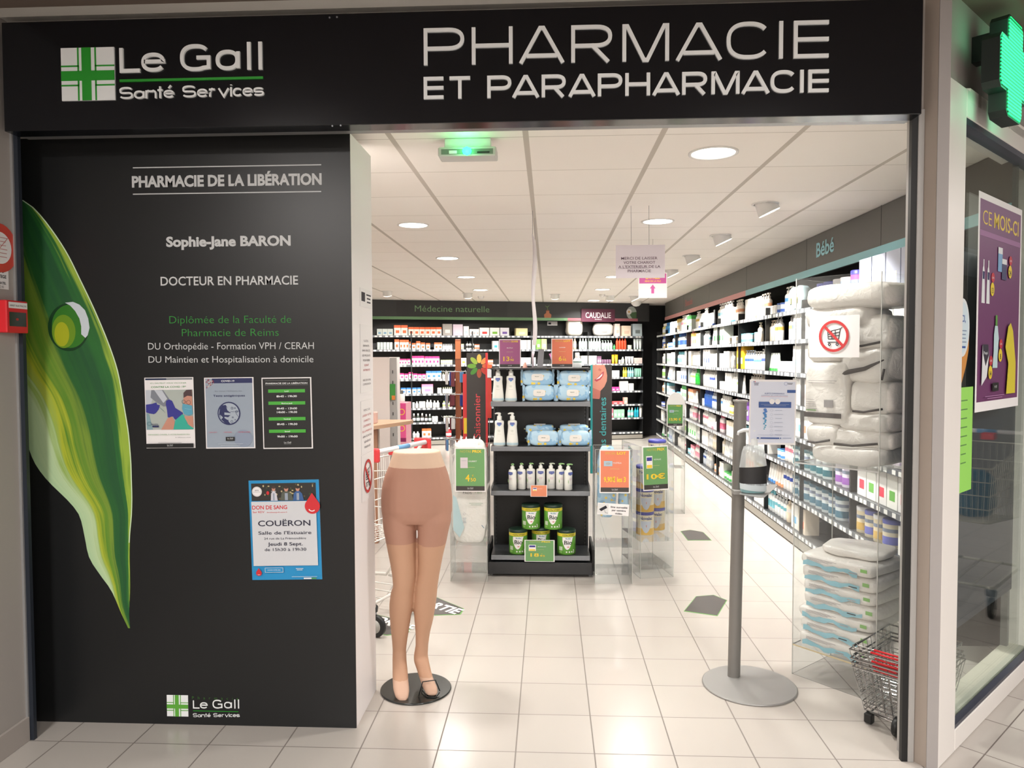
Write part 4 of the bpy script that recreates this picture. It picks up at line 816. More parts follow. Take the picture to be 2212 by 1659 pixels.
# ================================================================= PRICE SIGNS (A5 in white frames)
def price(name, label, w, h, col, head, h1, brand, price_, cents, loc, rz=0, small=False, extra=None, foot=True, rot=None):
    p = Print(w, h, PAPER, .002); c = mat(col, .45); p.rect(.035, .025, .965, .975, c)
    if foot: p.rect(.035, .87, .965, .975, mat((62, 58, 56), .5)); minilogo(p, .5, .925, h*.024)
    p.text(head, .36 if h1 else .5, .11, h*.055, mat((205, 185, 75), .5), w=w*(.36 if h1 else .6), off=-.01)
    if h1: p.text(h1, .72, .11, h*.058, YEL, w=w*.30, off=.03)
    if brand: p.text(brand, .58 if extra else .5, .32, h*.03, PAPER, w=w*.28, off=.01)
    p.rect(.35, .44, .65, .445, mat((220, 215, 150), .5))
    if cents:
        p.text(price_, .48, .76, h*.15, YEL, w=w*(.28 if len(price_) > 1 else .14), off=.015, al='R'); p.text('€', .58, .655, h*.042, YEL, al='C'); p.text(cents, .51, .76, h*.075, YEL, w=w*.17, off=.01, al='L')
    else: p.text(price_, .5, .74, h*.11, YEL, w=w*.72, off=.025)
    if extra == 'tin': p.rect(.14, .22, .38, .50, PAPER); p.rect(.16, .25, .36, .33, BLU); p.rect(.16, .42, .36, .49, YEL)
    if extra == 'bag': p.rect(.18, .22, .42, .46, mat((210, 200, 205), .5)); p.rect(.22, .29, .38, .30, LGREY)
    if extra == 'wipe': p.rect(.14, .26, .42, .38, mat((165, 190, 205), .5)); p.ell(.28, .32, w*.08, h*.03, LGREY)
    return p.build(name, None, label, 'price sign', None, None, loc, rz, rot)
PUR = (142, 62, 112); ORG = (216, 110, 76); GRN = (108, 158, 100)
def pxy(u0, u1, v0, v1, Y): a = onY(u0, v1, Y); b = onY(u1, v0, Y); return a, b.x-a.x, onY((u0+u1)/2, v0, Y).z-onY((u0+u1)/2, v1, Y).z

# ================================================================= CENTRAL ENDCAP UNIT
GX0, GX1, GY = -.41, .289, 5.20
ec = thing('endcap_shelf_unit', 'black free-standing shelf unit with grey shelf rails in the middle of the entrance', 'shelf unit', (0, GY, 0))
b = MB(); b.box((GX0, .33, .05), (GX1, .37, 1.475), BLACK)
for x in (GX0-.002, GX1-.012): b.box((x, .30, .05), (x+.014, .34, 1.475), CHAR)
for x in (GX0+.012, GX1-.022):
    for k in range(46): b.box((x, .325, .16+.028*k), (x+.004, .331, .172+.028*k), mat((95, 95, 95), .5))
b.build('back_panel', ec)
b = MB(); b.box((GX0-.022, 0, .02), (GX1+.022, .40, .105), CHAR, .003); b.box((GX0-.03, .0, .045), (GX0-.012, .40, .20), BLACK, .003); b.box((GX1+.012, 0, .045), (GX1+.03, .40, .20), BLACK, .003); b.build('plinth', ec)
RL = mat((128, 131, 136), .3, .2)
for z in (.155, .61, .925, 1.242):
    dd = 0 if z < .2 else .02
    s = MB(); s.box((GX0, dd+.012, z-.012), (GX1, .335, z-.002), mat((52, 54, 56), .35, .2)); s.box((GX0, dd, z-.034), (GX1, dd+.014, z-.002), RL, .003); so_ = s.build('shelf', ec)
for x in (GX0, GX1):
    MB().lathe([(.016, 0), (.016, .02)], GREYM, 12, (x, .05, 0)).build('foot', ec)
    s = MB(); s.prism([(x-.002, .02), (x+.002, .02), (x+.002, .30), (x-.002, .30)], .61, .64, clear_mat('shelf_side_clear', (.9, .9, .9, 1), 1.45, .05, .1)); s.build('shelf_divider', ec)
s = MB(); s.box((GX0-.0, .02, 1.468), (GX1, .37, 1.478), CHAR); s.build('top_shelf', ec)
back_y = .0
# --- products on it
MUST = mat((236, 236, 230), .35); MBL = mat((70, 88, 165), .5); MB2 = mat((110, 170, 215), .5); PALE = mat((188, 214, 222), .4)
def lotion(label, loc):
    t = thing('lotion_bottle', label, 'bottle', loc, group='white lotion pump bottles on the endcap')
    MB().lathe([(.036, 0), (.041, .006), (.0415, .02), (.040, .05), (.034, .10), (.031, .14), (.033, .165), (.031, .178), (.016, .184), (.015, .19)], MUST, 28, sy=.62).build('bottle_body', t)
    MB().lathe([(.0415, .008), (.0422, .016), (.0415, .024)], PALE, 28, sy=.625).build('base_band', t)
    p = Print(.04, .12, x0=-.02, z0=.05, y=-.0225); p.pg([(.1, .02), (.9, .02), (.9, .14), (.5, .2), (.1, .14)], MBL); p.pg([(.22, .17), (.78, .17), (.5, .25)], MB2); p.text('Mustela', .5, .12, .0045, PAPER, w=.026)
    p.ring(.38, .50, .0055, .0009, mat((130, 150, 125), .6), seg=12); p.ring(.58, .52, .006, .0009, mat((130, 150, 125), .6), seg=12); p.bars(.15, .85, .70, .05, 1, .012, mat((200, 200, 196), .6)); p.build('label', t)
    q = MB(); q.lathe([(.017, .186), (.017, .212), (.010, .216), (.008, .226)], MUST, 18); q.lathe([(.012, .224), (.013, .232), (.008, .237)], MUST, 14); q.tube([(0, 0, .232), (-.018, -.006, .233), (-.031, -.01, .229)], [.008, .006, .004], MUST, 8); q.build('pump', t); return t
def pump7(label, loc, rz, capc):
    t = thing('lotion_bottle', label, 'bottle', loc, rz, group='seven fanned pump bottles on the endcap')
    MB().lathe([(.028, 0), (.032, .004), (.032, .132), (.028, .142), (.014, .146)], MUST, 24, sy=.72).build('bottle_body', t)
    p = Print(.044, .11, x0=-.022, z0=.02, y=-.0242); p.pg([(.05, .02), (.95, .02), (.95, .15), (.5, .22), (.05, .15)], MBL); p.text('Mustela', .5, .13, .0045, PAPER, w=.032); p.rect(.2, .42, .8, .435, mat((205, 130, 170), .6)); p.rect(.25, .50, .75, .515, mat((205, 130, 170), .6)); p.pg([(.02, .45), (.14, .6), (.1, .75), (.0, .65)], mat((160, 195, 140), .6)); p.bars(.15, .85, .85, .05, 1, .012, mat((190, 200, 215), .6)); p.build('label', t)
    q = MB(); q.lathe([(.015, .143), (.015, .165), (.009, .168), (.007, .177)], MUST, 16); q.lathe([(.011, .176), (.012, .183), (.007, .187)], mat(capc, .4), 12); q.tube([(0, 0, .183), (.014, -.012, .184), (.024, -.02, .181)], [.007, .005, .004], mat(capc, .4), 8); q.build('pump', t); return t
for u, vb, lb in ((1076, 868, 'leftmost on the top shelf of the endcap'), (1104, 868, 'second from the left on the top shelf, beside the wipes'), (1079, 965, 'leftmost on the middle shelf of the endcap'), (1107, 965, 'second from the left on the middle shelf, left of the wipes')):
    z = 1.241 if vb < 900 else .924; p = onY(u, vb, GY+.075); lotion('white waisted pump bottle, '+lb, (p.x, GY+.075, z-.001))
lb7 = ('leftmost of the seven in the fan', 'second from the left in the fan', 'third from the left in the fan', 'middle of the fan, above the orange card', 'third from the right in the fan', 'second from the right in the fan', 'rightmost of the seven in the fan')
for i, u in enumerate((1107.5, 1126.5, 1146.5, 1168, 1190, 1210, 1227.5)):
    y = GY+.075+(.055*(1-((i-3)/3)**2)); p = onY(u, 1055, y); pump7('white cylindrical pump bottle with a blue badge, '+lb7[i], (p.x, y, .609), (3-i)*-.22, (205, 215, 195) if i in (3, 4) else (150, 195, 130))
def wipes(label, loc, w=.20, h=.115, d=.07, tilt=0, seed=1, flat=False):
    t = thing('wipes_pack', label, 'wipes pack', loc, group='blue baby wipes packs on the endcap', rz=0)
    m = pack(w*.93, d, h, seed, WIPE, .005, .36, 40, 18)
    for s_ in (-1, 1):      # crimped ends
        vs = []; n = 10
        for i in range(n+1):
            z = h*(i/n); zz = noise.noise(Vector((s_*3+seed, z*30, 0)))*.008
            vs += [(s_*w*.44, zz*.4, z*.94+.003), (s_*w*(.515+.02*noise.noise(Vector((seed, i*.7, s_)))), zz-.004, z*1.03)]
        m.add(vs, [(2*i, 2*i+1, 2*i+3, 2*i+2) for i in range(n)], WIPE, True)
    mo = m.build('film', t)
    p = Print(.085, .05, x0=-.0425, z0=h*.5-.025, y=-d/2-.004); rr = .0425; y = p.L()
    pts = [(.0425*math.copysign(abs(math.cos(a))**.45, math.cos(a)), .024*math.copysign(abs(math.sin(a))**.45, math.sin(a))) for a in [2*PI*i/36 for i in range(36)]]
    p.prism([(x, z+h*.5) for x, z in pts], 0, .005, mat((226, 222, 216), .45), Matrix.Translation((0, -d/2-.0015, 0)) @ Matrix.Rotation(PI/2, 4, 'X')); p.n = 20
    p.text('Mustela', .47, .44, .0045, mat((90, 110, 100), .6), w=.028, off=.02); p.ring(.80, .55, .004, .0007, LGREY, seg=12); p.build('lid', t)
    t.rotation_euler.x = tilt; return t
def wp(u, v, Y): return onY(u, v, Y)
for u, row, lb, sd, zz in ((1165, 0, 'lower left of the four on the top shelf', 1, 1.242), (1237, 0, 'lower right of the four on the top shelf', 2, 1.242), (1161, 1, 'upper left of the four on the top shelf', 3, 1.352), (1240, 1, 'upper right of the four on the top shelf', 4, 1.345)):
    p = onY(u, 860-35*row, GY+.08); wipes('blue wipes pack on its edge, '+lb, (p.x, GY+.085+.01*row, zz), .232, .115, .075, -.05, sd)
for u, lb, sd in ((1175, 'front left on the middle shelf', 6), (1243, 'front right on the middle shelf', 7)):
    p = onY(u, 960, GY+.08); wipes('blue wipes pack on its edge, '+lb, (p.x, GY+.075, .925), .222, .11, .07, -.04, sd)
for u, lb, sd in ((1166, 'left one lying flat behind others, middle shelf', 8), (1240, 'right one lying flat behind others, middle shelf', 9)):
    p = onY(u, 930, GY+.2); t = wipes('blue wipes pack, '+lb, (p.x, GY+.14, 1.035), .222, .115, .065, 0, sd); t.rotation_euler.x = -PI/2; t.location = (p.x, GY+.155, .925+.105)
    t = wipes('blue wipes pack beneath the '+lb.split(' one')[0]+' flat pack on the middle shelf', (p.x+.005, GY+.155, .925+.036), .222, .115, .065, 0, sd+5); t.rotation_euler.x = -PI/2
BG = mat((98, 160, 60), .4); BY = mat((225, 205, 60), .45); BLID = mat((28, 52, 40), .35)
def milk(label, loc, rz, kind='bio'):
    r, h = (.0655, .175) if kind == 'bio' else (.064, .168)
    t = thing('milk_powder_tin', label, 'tin', loc, rz, group='green organic milk powder tins' if kind == 'bio' else 'yellow milk powder tins')
    MB().lathe([(r-.002, 0), (r, .003), (r, h-.022), (r-.001, h-.02)], BG if kind == 'bio' else mat((235, 222, 190), .4), 40).build('tin_body', t)
    MB().lathe([(r+.0005, h-.022), (r+.002, h-.018), (r+.002, h-.006), (r-.004, h), (.001, h-.001)], BLID if kind == 'bio' else mat((72, 74, 165), .4), 40).build('lid', t)
    L = MB()
    def band(a0, a1, z0, z1, m_, rr, n=18, f0=None, f1=None):
        vs = []
        for i in range(n+1):
            k = i/n; a = math.radians(a0+(a1-a0)*k); vs += [(rr*math.cos(a), rr*math.sin(a), z0 if f0 is None else f0(k)), (rr*math.cos(a), rr*math.sin(a), z1 if f1 is None else f1(k))]
        L.add(vs, [(2*i, 2*i+2, 2*i+3, 2*i+1) for i in range(n)], m_, True)
    def ctext(s, a_c, z, cap, wdeg, m_, rr, off=0):
        vs, fs = textmesh(s, off); lo, hi = ext(vs, 0); k = math.radians(wdeg)/(hi-lo)
        L.add([(rr*math.cos(math.radians(a_c)+(x-(lo+hi)/2)*k), rr*math.sin(math.radians(a_c)+(x-(lo+hi)/2)*k), z+y*cap/CAPH) for x, y in vs], fs, m_)
    if kind == 'bio':
        band(-180, 0, .130, .152, BY, r+.0006, 30); ctext('+25%OFFERT', -82, .134, .0125, 82, mat((60, 90, 40), .5), r+.0012, .02)
        band(-122, -52, 0, 0, PAPER, r+.0006, 20, lambda k: .122-.085*math.sin(min(1, .08+k*.96)*PI)**.8 if k < 1.1 else 0, lambda k: .126)
        ctext('Bio', -86, .074, .028, 50, mat((40, 52, 42), .5), r+.0012, .02); ctext('Modilac', -86, .112, .009, 34, mat((80, 140, 160), .5), r+.0012, .03)
        band(-92, -80, .053, .060, mat((205, 120, 120), .5), r+.0012, 6); band(-148, -122, .03, .058, mat((200, 215, 190), .5), r+.0006, 6); band(-148, -126, .012, .026, mat((140, 190, 100), .5), r+.0008, 6)
        for a in (-96, -78, -62): band(a-4, a+4, .016, .026, PAPER, r+.0008, 4)
        ctext('3', -48, .014, .022, 9, PAPER, r+.0012, .03)
    else:
        band(-180, 0, .002, .05, mat((228, 180, 70), .4), r+.0004, 30); band(-128, -52, 0, 0, mat((205, 210, 222), .4), r+.0007, 20, lambda k: .10-.082*math.sin(k*PI)**.7, lambda k: .104); band(-180, 0, .1045, .1455, mat((236, 226, 196), .4), r+.0006, 30); ctext('Novalac', -88, .113, .022, 84, mat((52, 62, 130), .5), r+.0014, .03); ctext('1', -88, .06, .016, 4, mat((220, 130, 100), .5), r+.0014)
    L.build('printed_label', t); return t
first_b = milk('green organic milk powder tin, left of the two on the upper row of the pyramid', (0, 0, 0), 0)
B_ = [(1147, 1143, .331, GY+.10, 'left of the two on the upper row of the pyramid'), (1195, 1143, .331, GY+.10, 'right of the two on the upper row of the pyramid'), (1119.5, 1199, .155, GY+.085, 'leftmost in the bottom row of the pyramid'), (1168.5, 1199, .155, GY+.15, 'middle of the bottom row, half behind the green price card'), (1223.5, 1199, .155, GY+.085, 'rightmost in the bottom row of the pyramid')]
for i, (u, v, z, y, lb) in enumerate(B_):
    p = onY(u, v, y)
    if i == 0: first_b.location = (p.x, y, z)
    else: dup(first_b, (p.x, y, z), .05*(i-2), 'green organic milk powder tin, '+lb)
a, w_, h_ = pxy(1133, 1198, 1166, 1213, GY-.003); price('price_card', 'green NOTRE PRIX 18.95 price card in front of the milk tins', w_, h_, GRN, 'NOTRE', 'PRIX', 'MODILAC', '18', '95', (a.x, GY-.006, a.z), foot=False, extra='tin')
a, w_, h_ = pxy(1146, 1182, 1048, 1073, GY+.01); price('price_card', 'small orange price card on the shelf edge under the seven pump bottles', w_, h_, (220, 135, 100), 'LOT', None, 'MUSTELA', '', None, (a.x, GY+.012, a.z), foot=False, extra='tin')
a, w_, h_ = pxy(1078, 1125, 733, 795, GY+.1); price('price_sign', 'purple PROMO DU MOIS 13.90 sign standing on top of the endcap', w_, h_, (158, 84, 130), 'PROMO', 'DU MOIS', 'MUSTELA', '13', '90', (a.x, GY+.1, 1.478))
a, w_, h_ = pxy(1191, 1238, 732, 795, GY+.1); price('price_sign', 'orange SPECIAL LOT 6.95 sign standing on top of the endcap', w_, h_, (214, 116, 84), 'SPECIAL', 'LOT', 'ALLOSANE BEBE', '6', '95', (a.x, GY+.1, 1.478))
# small items on its top
x = onY(1244, 790, GY+.15).x
t = thing('sample_bottle', 'small white spray bottle with a green ring on the endcap top, right end', 'bottle', (x+.01, GY+.15, 1.478)); MB().lathe([(.03, 0), (.032, .01), (.032, .05), (.02, .066), (.017, .07)], mat((215, 220, 222), .4), 20).build('bottle_body', t); MB().lathe([(.0325, .038), (.0325, .044)], mat((60, 120, 100), .4), 20).build('ring', t); MB().lathe([(.017, .07), (.016, .105), (.012, .108)], MUST, 16).build('cap', t)
x = onY(1166, 790, GY+.15).x
t = thing('tester_display', 'grey folded tester display with a small plaque on the endcap top', 'display', (x, GY+.15, 1.478)); q = MB(); q.box((-.04, -.05, 0), (.05, .05, .006), GREYM); q.box((-.02, 0, .006), (.022, .004, .135), mat((135, 135, 140), .4), M=Matrix.Rotation(.08, 4, 'Y')); q.build('plaque', t)
MB().tube([(-.048, -.02, .0), (-.050, -.015, .08), (-.046, -.01, .115)], [.006, .007, .011], mat((205, 190, 200), .4), 8).build('brush', t)
t = thing('hair_clip_cup', 'clear cup of pink and violet hair clips on the endcap top', 'cup', (x+.10, GY+.16, 1.478)); MB().lathe([(.026, 0), (.032, .055)], ACRYL, 18).build('cup', t); q = MB()
random.seed(3)
for i in range(16): a_ = random.random()*6.28; q.tube([(0, 0, .02), (.03*math.cos(a_), .03*math.sin(a_), .07+.04*random.random())], .005, mat(((196, 110, 165), (150, 120, 170), (210, 150, 190))[i % 3], .4), 6)
q.build('hair_clips', t)
x = onY(1134, 790, GY+.12).x; t = thing('tealight_holder', 'tiny pink cone ornament beside the purple sign', 'ornament', (x, GY+.14, 1.478)); MB().lathe([(.018, 0), (.011, .022), (.007, .036), (.001, .04)], mat((225, 165, 150), .4), 16).build('cone', t)

# ================================================================= ACRYLIC COLUMN STANDS
def stand(label, x0, x1, y0, d, h, rz=0, shelfz=.25, door=True):
    t = thing('acrylic_stand', label, 'display stand', (x0, y0, 0), rz); w_ = x1-x0
    for n_, a, b in (('front_panel', (0, 0, 0), (w_, .003, h)), ('side_panel', (0, .003, 0), (.003, d, h)), ('side_panel', (w_-.003, .003, 0), (w_, d, h)), ('back_panel', (0, d, 0), (w_, d+.003, h)), ('shelf', (.003, .003, shelfz), (w_-.003, d, shelfz+.004)), ('floor_panel', (.003, .003, .06), (w_-.003, d, .064))): MB().box(a, b, ACRYL).build(n_, t)
    e = MB()
    for x_ in (0, w_-.003): e.box((x_, -.001, 0), (x_+.003, .001, h), EDGE); e.box((x_, d, 0), (x_+.003, d+.002, h), EDGE)
    e.box((0, -.001, h-.002), (w_, .002, h), EDGE); e.box((0, d, h-.002), (w_, d+.003, h), EDGE); e.build('polished_edges', t); return t
st = stand('clear acrylic stand left of the endcap with bags of pads', -.684, -.425, 5.08, .26, .935)
for i, (dz, dy, lb) in enumerate(((.255, .06, 'front one, with printed panel, in the left acrylic stand'), (.255, .14, 'middle one in the left acrylic stand'), (.255, .21, 'rear one poking above the left acrylic stand'))):
    t = thing('pad_bag', 'tall crinkled clear bag of pads, '+lb, 'bag', (-.555, 5.08+dy+.01, dz), group='pad bags in the left acrylic stand'); m = pack(.245, .07, .715-.03*(2-i), 80+i, PACK, .012, .35); m.build('film', t)
    q = MB(); random.seed(i)
    for k in range(7): x_ = -.10+.03*k; q.tube([(x_, 0, .66-.03*(2-i)), (x_+.01*random.uniform(-1, 1), random.uniform(-.02, .02), .70-.03*(2-i)+.05*random.random())], [.022, .002], PACK, 6)
    q.build('crumpled_top', t)
    if i == 0:
        p = Print(.22, .35, x0=-.11, z0=.03, y=-.045); p.text('PADS', .45, .08, .016, mat((90, 90, 90), .6), w=.06); p.text('+ BIO', .80, .07, .012, mat((150, 185, 140), .6), w=.05); p.bars(.5, .95, .26, .03, 2, .008, mat((110, 150, 120), .6)); p.pg([(.0, .1), (.1, .15), (.35, .75), (.2, .95), (.0, .8)], mat((192, 218, 224), .35)); p.ring(.35, .48, .008, .002, TINY); p.bars(.3, .42, .56, .03, 4, .008, mat((120, 140, 160), .6)); p.line((.9, .7), (.98, .76), .004, mat((60, 120, 150), .6)); p.build('print', t)
a, w_, h_ = pxy(983, 1049, 967, 1062, 5.075); price('price_sign', 'green NOTRE PRIX 4.50 sign on the acrylic stand left of the endcap', w_, h_, GRN, 'NOTRE', 'PRIX', 'GILBERT', '4', '50', (a.x, 5.072, a.z), extra='bag')
stand('clear acrylic stand right of the endcap with a camera sticker', .314, .570, 5.07, .26, .925)
t = thing('wipes_bag', 'pale blue plastic multipack standing in the right acrylic stand', 'bag', (.40, 5.17, .44)); pack(.13, .07, .50, 91, WIPE, .012, .4).build('film', t)
t = thing('wipes_bag', 'pale blue multipack against the right side of the right acrylic stand', 'bag', (.525, 5.25, .44)); pack(.07, .10, .42, 92, WIPE, .012, .4).build('film', t)
MB().box((.02, .02, 0), (.24, .25, .004), ACRYL)
a, w_, h_ = pxy(1295, 1361, 971, 1065, 5.064); price('price_sign', 'orange 9.90€ les 3 sign on the acrylic stand right of the endcap', w_, h_, (222, 130, 98), 'SPECIAL', 'LOT', 'MUSTELA', '9,90€ les 3', None, (a.x, 5.062, a.z), extra='wipe')
a, w_, h_ = pxy(1290, 1358, 1087, 1112, 5.066); p = Print(w_, h_, PAPER); p.rect(.02, .06, .35, .94, mat((215, 215, 215), .5)); p.pg([(.05, .55), (.26, .2), (.31, .4), (.12, .72)], INK); p.line((.22, .6), (.26, .85), .002, INK); p.line((.26, .82), (.34, .86), .002, INK)
for i, l in enumerate(('Site surveillé', 'par caméra', 'vidéo')): p.text(l, .68, .36+.27*i, .011, INK, w=(.115, .095, .05)[i], off=.02)
o = p.build('camera_sticker', None, 'white video surveillance sticker on the acrylic stand right of the endcap', 'sticker', None, None, (a.x, 5.068, a.z+.004), 0, (0, .06, 0))
tin_a = onZ(1383, 1250, 0); tin_b = onZ(1450, 1243, 0); ang = math.atan2(tin_b.y-tin_a.y, tin_b.x-tin_a.x)
stand('clear acrylic stand with stacked yellow milk tins', tin_a.x, tin_a.x+(tin_b-tin_a).length, tin_a.y, .42, .93, ang*.6, .255)
mk = milk('yellow Novalac tin, bottom of the front stack', (0, 0, 0), 0, 'nov'); mk['label'] = 'yellow milk powder tin with violet lid, bottom of the front stack in the acrylic stand'
stx = onY(1393, 1152, 5.45).x; stx2 = onY(1413, 1140, 5.60).x
for i, (x, y, z, lb) in enumerate(((stx, 5.45, .259, 'bottom of the front stack'), (stx, 5.45, .428, 'middle of the front stack, half behind the green sign'), (stx, 5.45, .597, 'top of the front stack, left of the green sign'), (stx2+.015, 5.60, .259, 'bottom of the rear stack'), (stx2+.015, 5.60, .428, 'second of the rear stack, behind the green sign'), (stx2+.015, 5.60, .597, 'third of the rear stack, behind the green sign'), (stx2+.02, 5.60, .766, 'topmost, above the green 10€ sign'))):
    L_ = 'yellow milk powder tin, %s' % lb
    if i == 0: mk.location = (x, y, z); mk['label'] = L_
    else: dup(mk, (x, y, z), .2*(i % 3-1)-(.3 if i == 2 else 0), L_)
a, w_, h_ = pxy(1389, 1448, 964, 1060, 5.2); price('price_sign', 'green NOTRE PRIX 10€ sign on the stand with the yellow tins', w_, h_, GRN, 'NOTRE', 'PRIX', 'NOVALAC', '10€', None, (a.x, 5.185, a.z), ang*.6, extra='tin', rot=(0, -.03, ang*.6))
# far stand with arched top
fx0 = onY(1439, 1110, 7.36).x; fx1 = onY(1479, 1110, 7.36).x
t = thing('arched_display', 'white arched display bin with a green 13,90€ sign in the right aisle', 'display bin', (fx0, 7.36, 0)); w_ = fx1-fx0
for n_, a, b in (('side_panel', (0, 0, 0), (.004, .2, 1.03)), ('side_panel', (w_-.004, 0, 0), (w_, .2, 1.03)), ('front_panel', (0, 0, 0), (w_, .003, 1.03)), ('shelf', (0, 0, .45), (w_, .2, .455))): MB().box(a, b, ACRYL).build(n_, t)
e = MB(); e.box((0, -.002, 0), (.005, .004, 1.03), EDGE); e.box((w_-.005, -.002, 0), (w_, .004, 1.03), EDGE); e.build('polished_edges', t)
pts = [(0, .99), (w_, .99)]+[(w_/2+w_/2*math.cos(q*PI/12), 1.07+.13*math.sin(q*PI/12)) for q in range(13)]
MB().prism(pts, 0, .01, mat((238, 238, 236), .4), Matrix.Translation((0, .01, 0)) @ Matrix.Rotation(PI/2, 4, 'X')).build('arched_header', t)
a, w2, h2 = pxy(1441, 1476, 873, 921, 7.35); price('price_sign', 'green 13,90 € sign on the arched display bin', w2, h2, (92, 150, 85), 'NOTRE', 'PRIX', 'MUSTELA', '13,90 €', None, (a.x, 7.352, a.z), extra='wipe')

# ================================================================= HANGING SIGNS, FLOOR STICKERS
YH = 4.9; a = onY(1330, 601, YH); b = onY(1434, 530, YH)
t = thing('hanging_notice', 'white hanging notice asking to leave trolleys outside the pharmacy', 'notice', (a.x, YH, a.z)); p = Print(.318, .214, mat((226, 218, 226), .6)); I = mat((110, 90, 105), .7)
for i, (l, w_) in enumerate((('MERCI DE LAISSER', .235), ('VOTRE CHARIOT', .205), ("A L'EXTERIEUR DE LA", .272), ('PHARMACIE', .150))): p.text(l, .48, .44+.128*i, .0165, I, w=w_, off=.012)
p.rect(.06, .705, .68, .712, I); p.build('sheet', t)
for u in (.10, .215): MB().tube([(u, 0, .214), (u-.002, 0, HC-a.z)], .0012, GREYM, 4).build('wire', t)
a = onY(1379, 644, 6.3); b = onY(1441, 600, 6.3); w_ = b.x-a.x; h_ = .21
t = thing('hanging_entrance_sign', 'small hanging white sign with a pink ENTREE band and upward arrow', 'sign', (a.x, 6.3, a.z)); p = Print(w_, h_, PAPER); K = mat((196, 82, 150), .5); p.rect(.03, .03, .97, .42, K); p.text('ENTREE', .5, .24, .030, mat((240, 190, 80), .5), w=w_*.5, off=.04); p.text('SENS DE LA FILE', .5, .36, .013, mat((240, 190, 80), .5), w=w_*.56, off=.03); p.pg([(.5, .46), (.6, .62), (.55, .62), (.55, .82), (.45, .82), (.45, .62), (.4, .62)], K); p.build('sheet', t)
MB().tube([(w_*.5, 0, h_), (w_*.5, 0, HC-a.z)], .001, GREYM, 4).build('wire', t)
a = onY(1151, 745, 5.0); zt_ = onY(1151, 505, 5.0).z
t = thing('hanging_sign', 'narrow white laminated panel hanging edge-on above the endcap', 'sign', (a.x, 5.0, a.z))
q = MB(); n = 12; L = zt_-a.z; vs = []
for i in range(n+1): zz = L*i/n; o_ = .006*math.sin(i*.8); vs += [(-.004+o_, 0, zz), (.014+o_*1.5, .30, zz)]
vs2 = [(x+.003, y, z) for x, y, z in vs]; m_ = (n+1)*2
q.add(vs+vs2, [(2*i, 2*i+1, 2*i+3, 2*i+2) for i in range(n)]+[(m_+2*i, m_+2*i+2, m_+2*i+3, m_+2*i+1) for i in range(n)]+[(2*i, 2*i+2, m_+2*i+2, m_+2*i) for i in range(n)]+[(2*i+1, m_+2*i+1, m_+2*i+3, 2*i+3) for i in range(n)], mat((216, 208, 210), .35), True); q.build('sheet', t)
MB().tube([(0, .02, L), (0, .02, HC-a.z)], .0012, GREYM, 4).build('wire', t); MB().tube([(.01, .28, L), (.01, .28, HC-a.z)], .0012, GREYM, 4).build('wire', t)
ST = mat((82, 78, 76), .45); SE = mat((110, 170, 90), .5)
def floor_sticker(label, pts, txt=None, tp=None, tr=0, tw=.2):
    P = [onZ(u, v, 0) for u, v in pts]; c = sum(P, Vector())/len(P); q = MB()
    q.prism([((p.x-c.x)*1.04, (p.y-c.y)*1.04) for p in P], .0, .0012, SE); q.prism([(p.x-c.x, p.y-c.y) for p in P], .0012, .0018, ST)
    if txt:
        vs, fs = textmesh(txt, .03); lo, hi = ext(vs, 0); k = tw/(hi-lo); o = onZ(*tp, 0)-c; R = Matrix.Rotation(tr, 4, 'Z'); q.add([tuple(R @ Vector((x*k*.9, y*k, 0))+Vector((o.x, o.y, .0024))) for x, y in vs], fs, PAPER)
    return q.build('floor_arrow_sticker', None, label, 'floor sticker', None, None, (c.x, c.y, .0004))
floor_sticker('dark grey arrow sticker on the floor left of the sanitiser pole', [(1479, 1320), (1504, 1289), (1541, 1286), (1569, 1297), (1549, 1330)])
floor_sticker('dark grey arrow sticker farther back on the floor near the milk tins', [(1471, 1148), (1491, 1145), (1519, 1150), (1536, 1167), (1486, 1167)])
floor_sticker('dark SORTIE arrow sticker on the floor behind the mannequin legs', [(885, 1300), (905, 1280), (945, 1292), (1000, 1315), (993, 1327), (940, 1329), (905, 1322)], 'SORTIE', (888, 1300), -.62, .42)
floor_sticker('dark SORTIE arrow sticker on the floor beside the cart wheel, cut by the panel', [(790, 1345), (800, 1325), (845, 1336), (889, 1352), (880, 1367), (835, 1372), (800, 1366)], 'SORTIE', (785, 1337), -.55, .40)

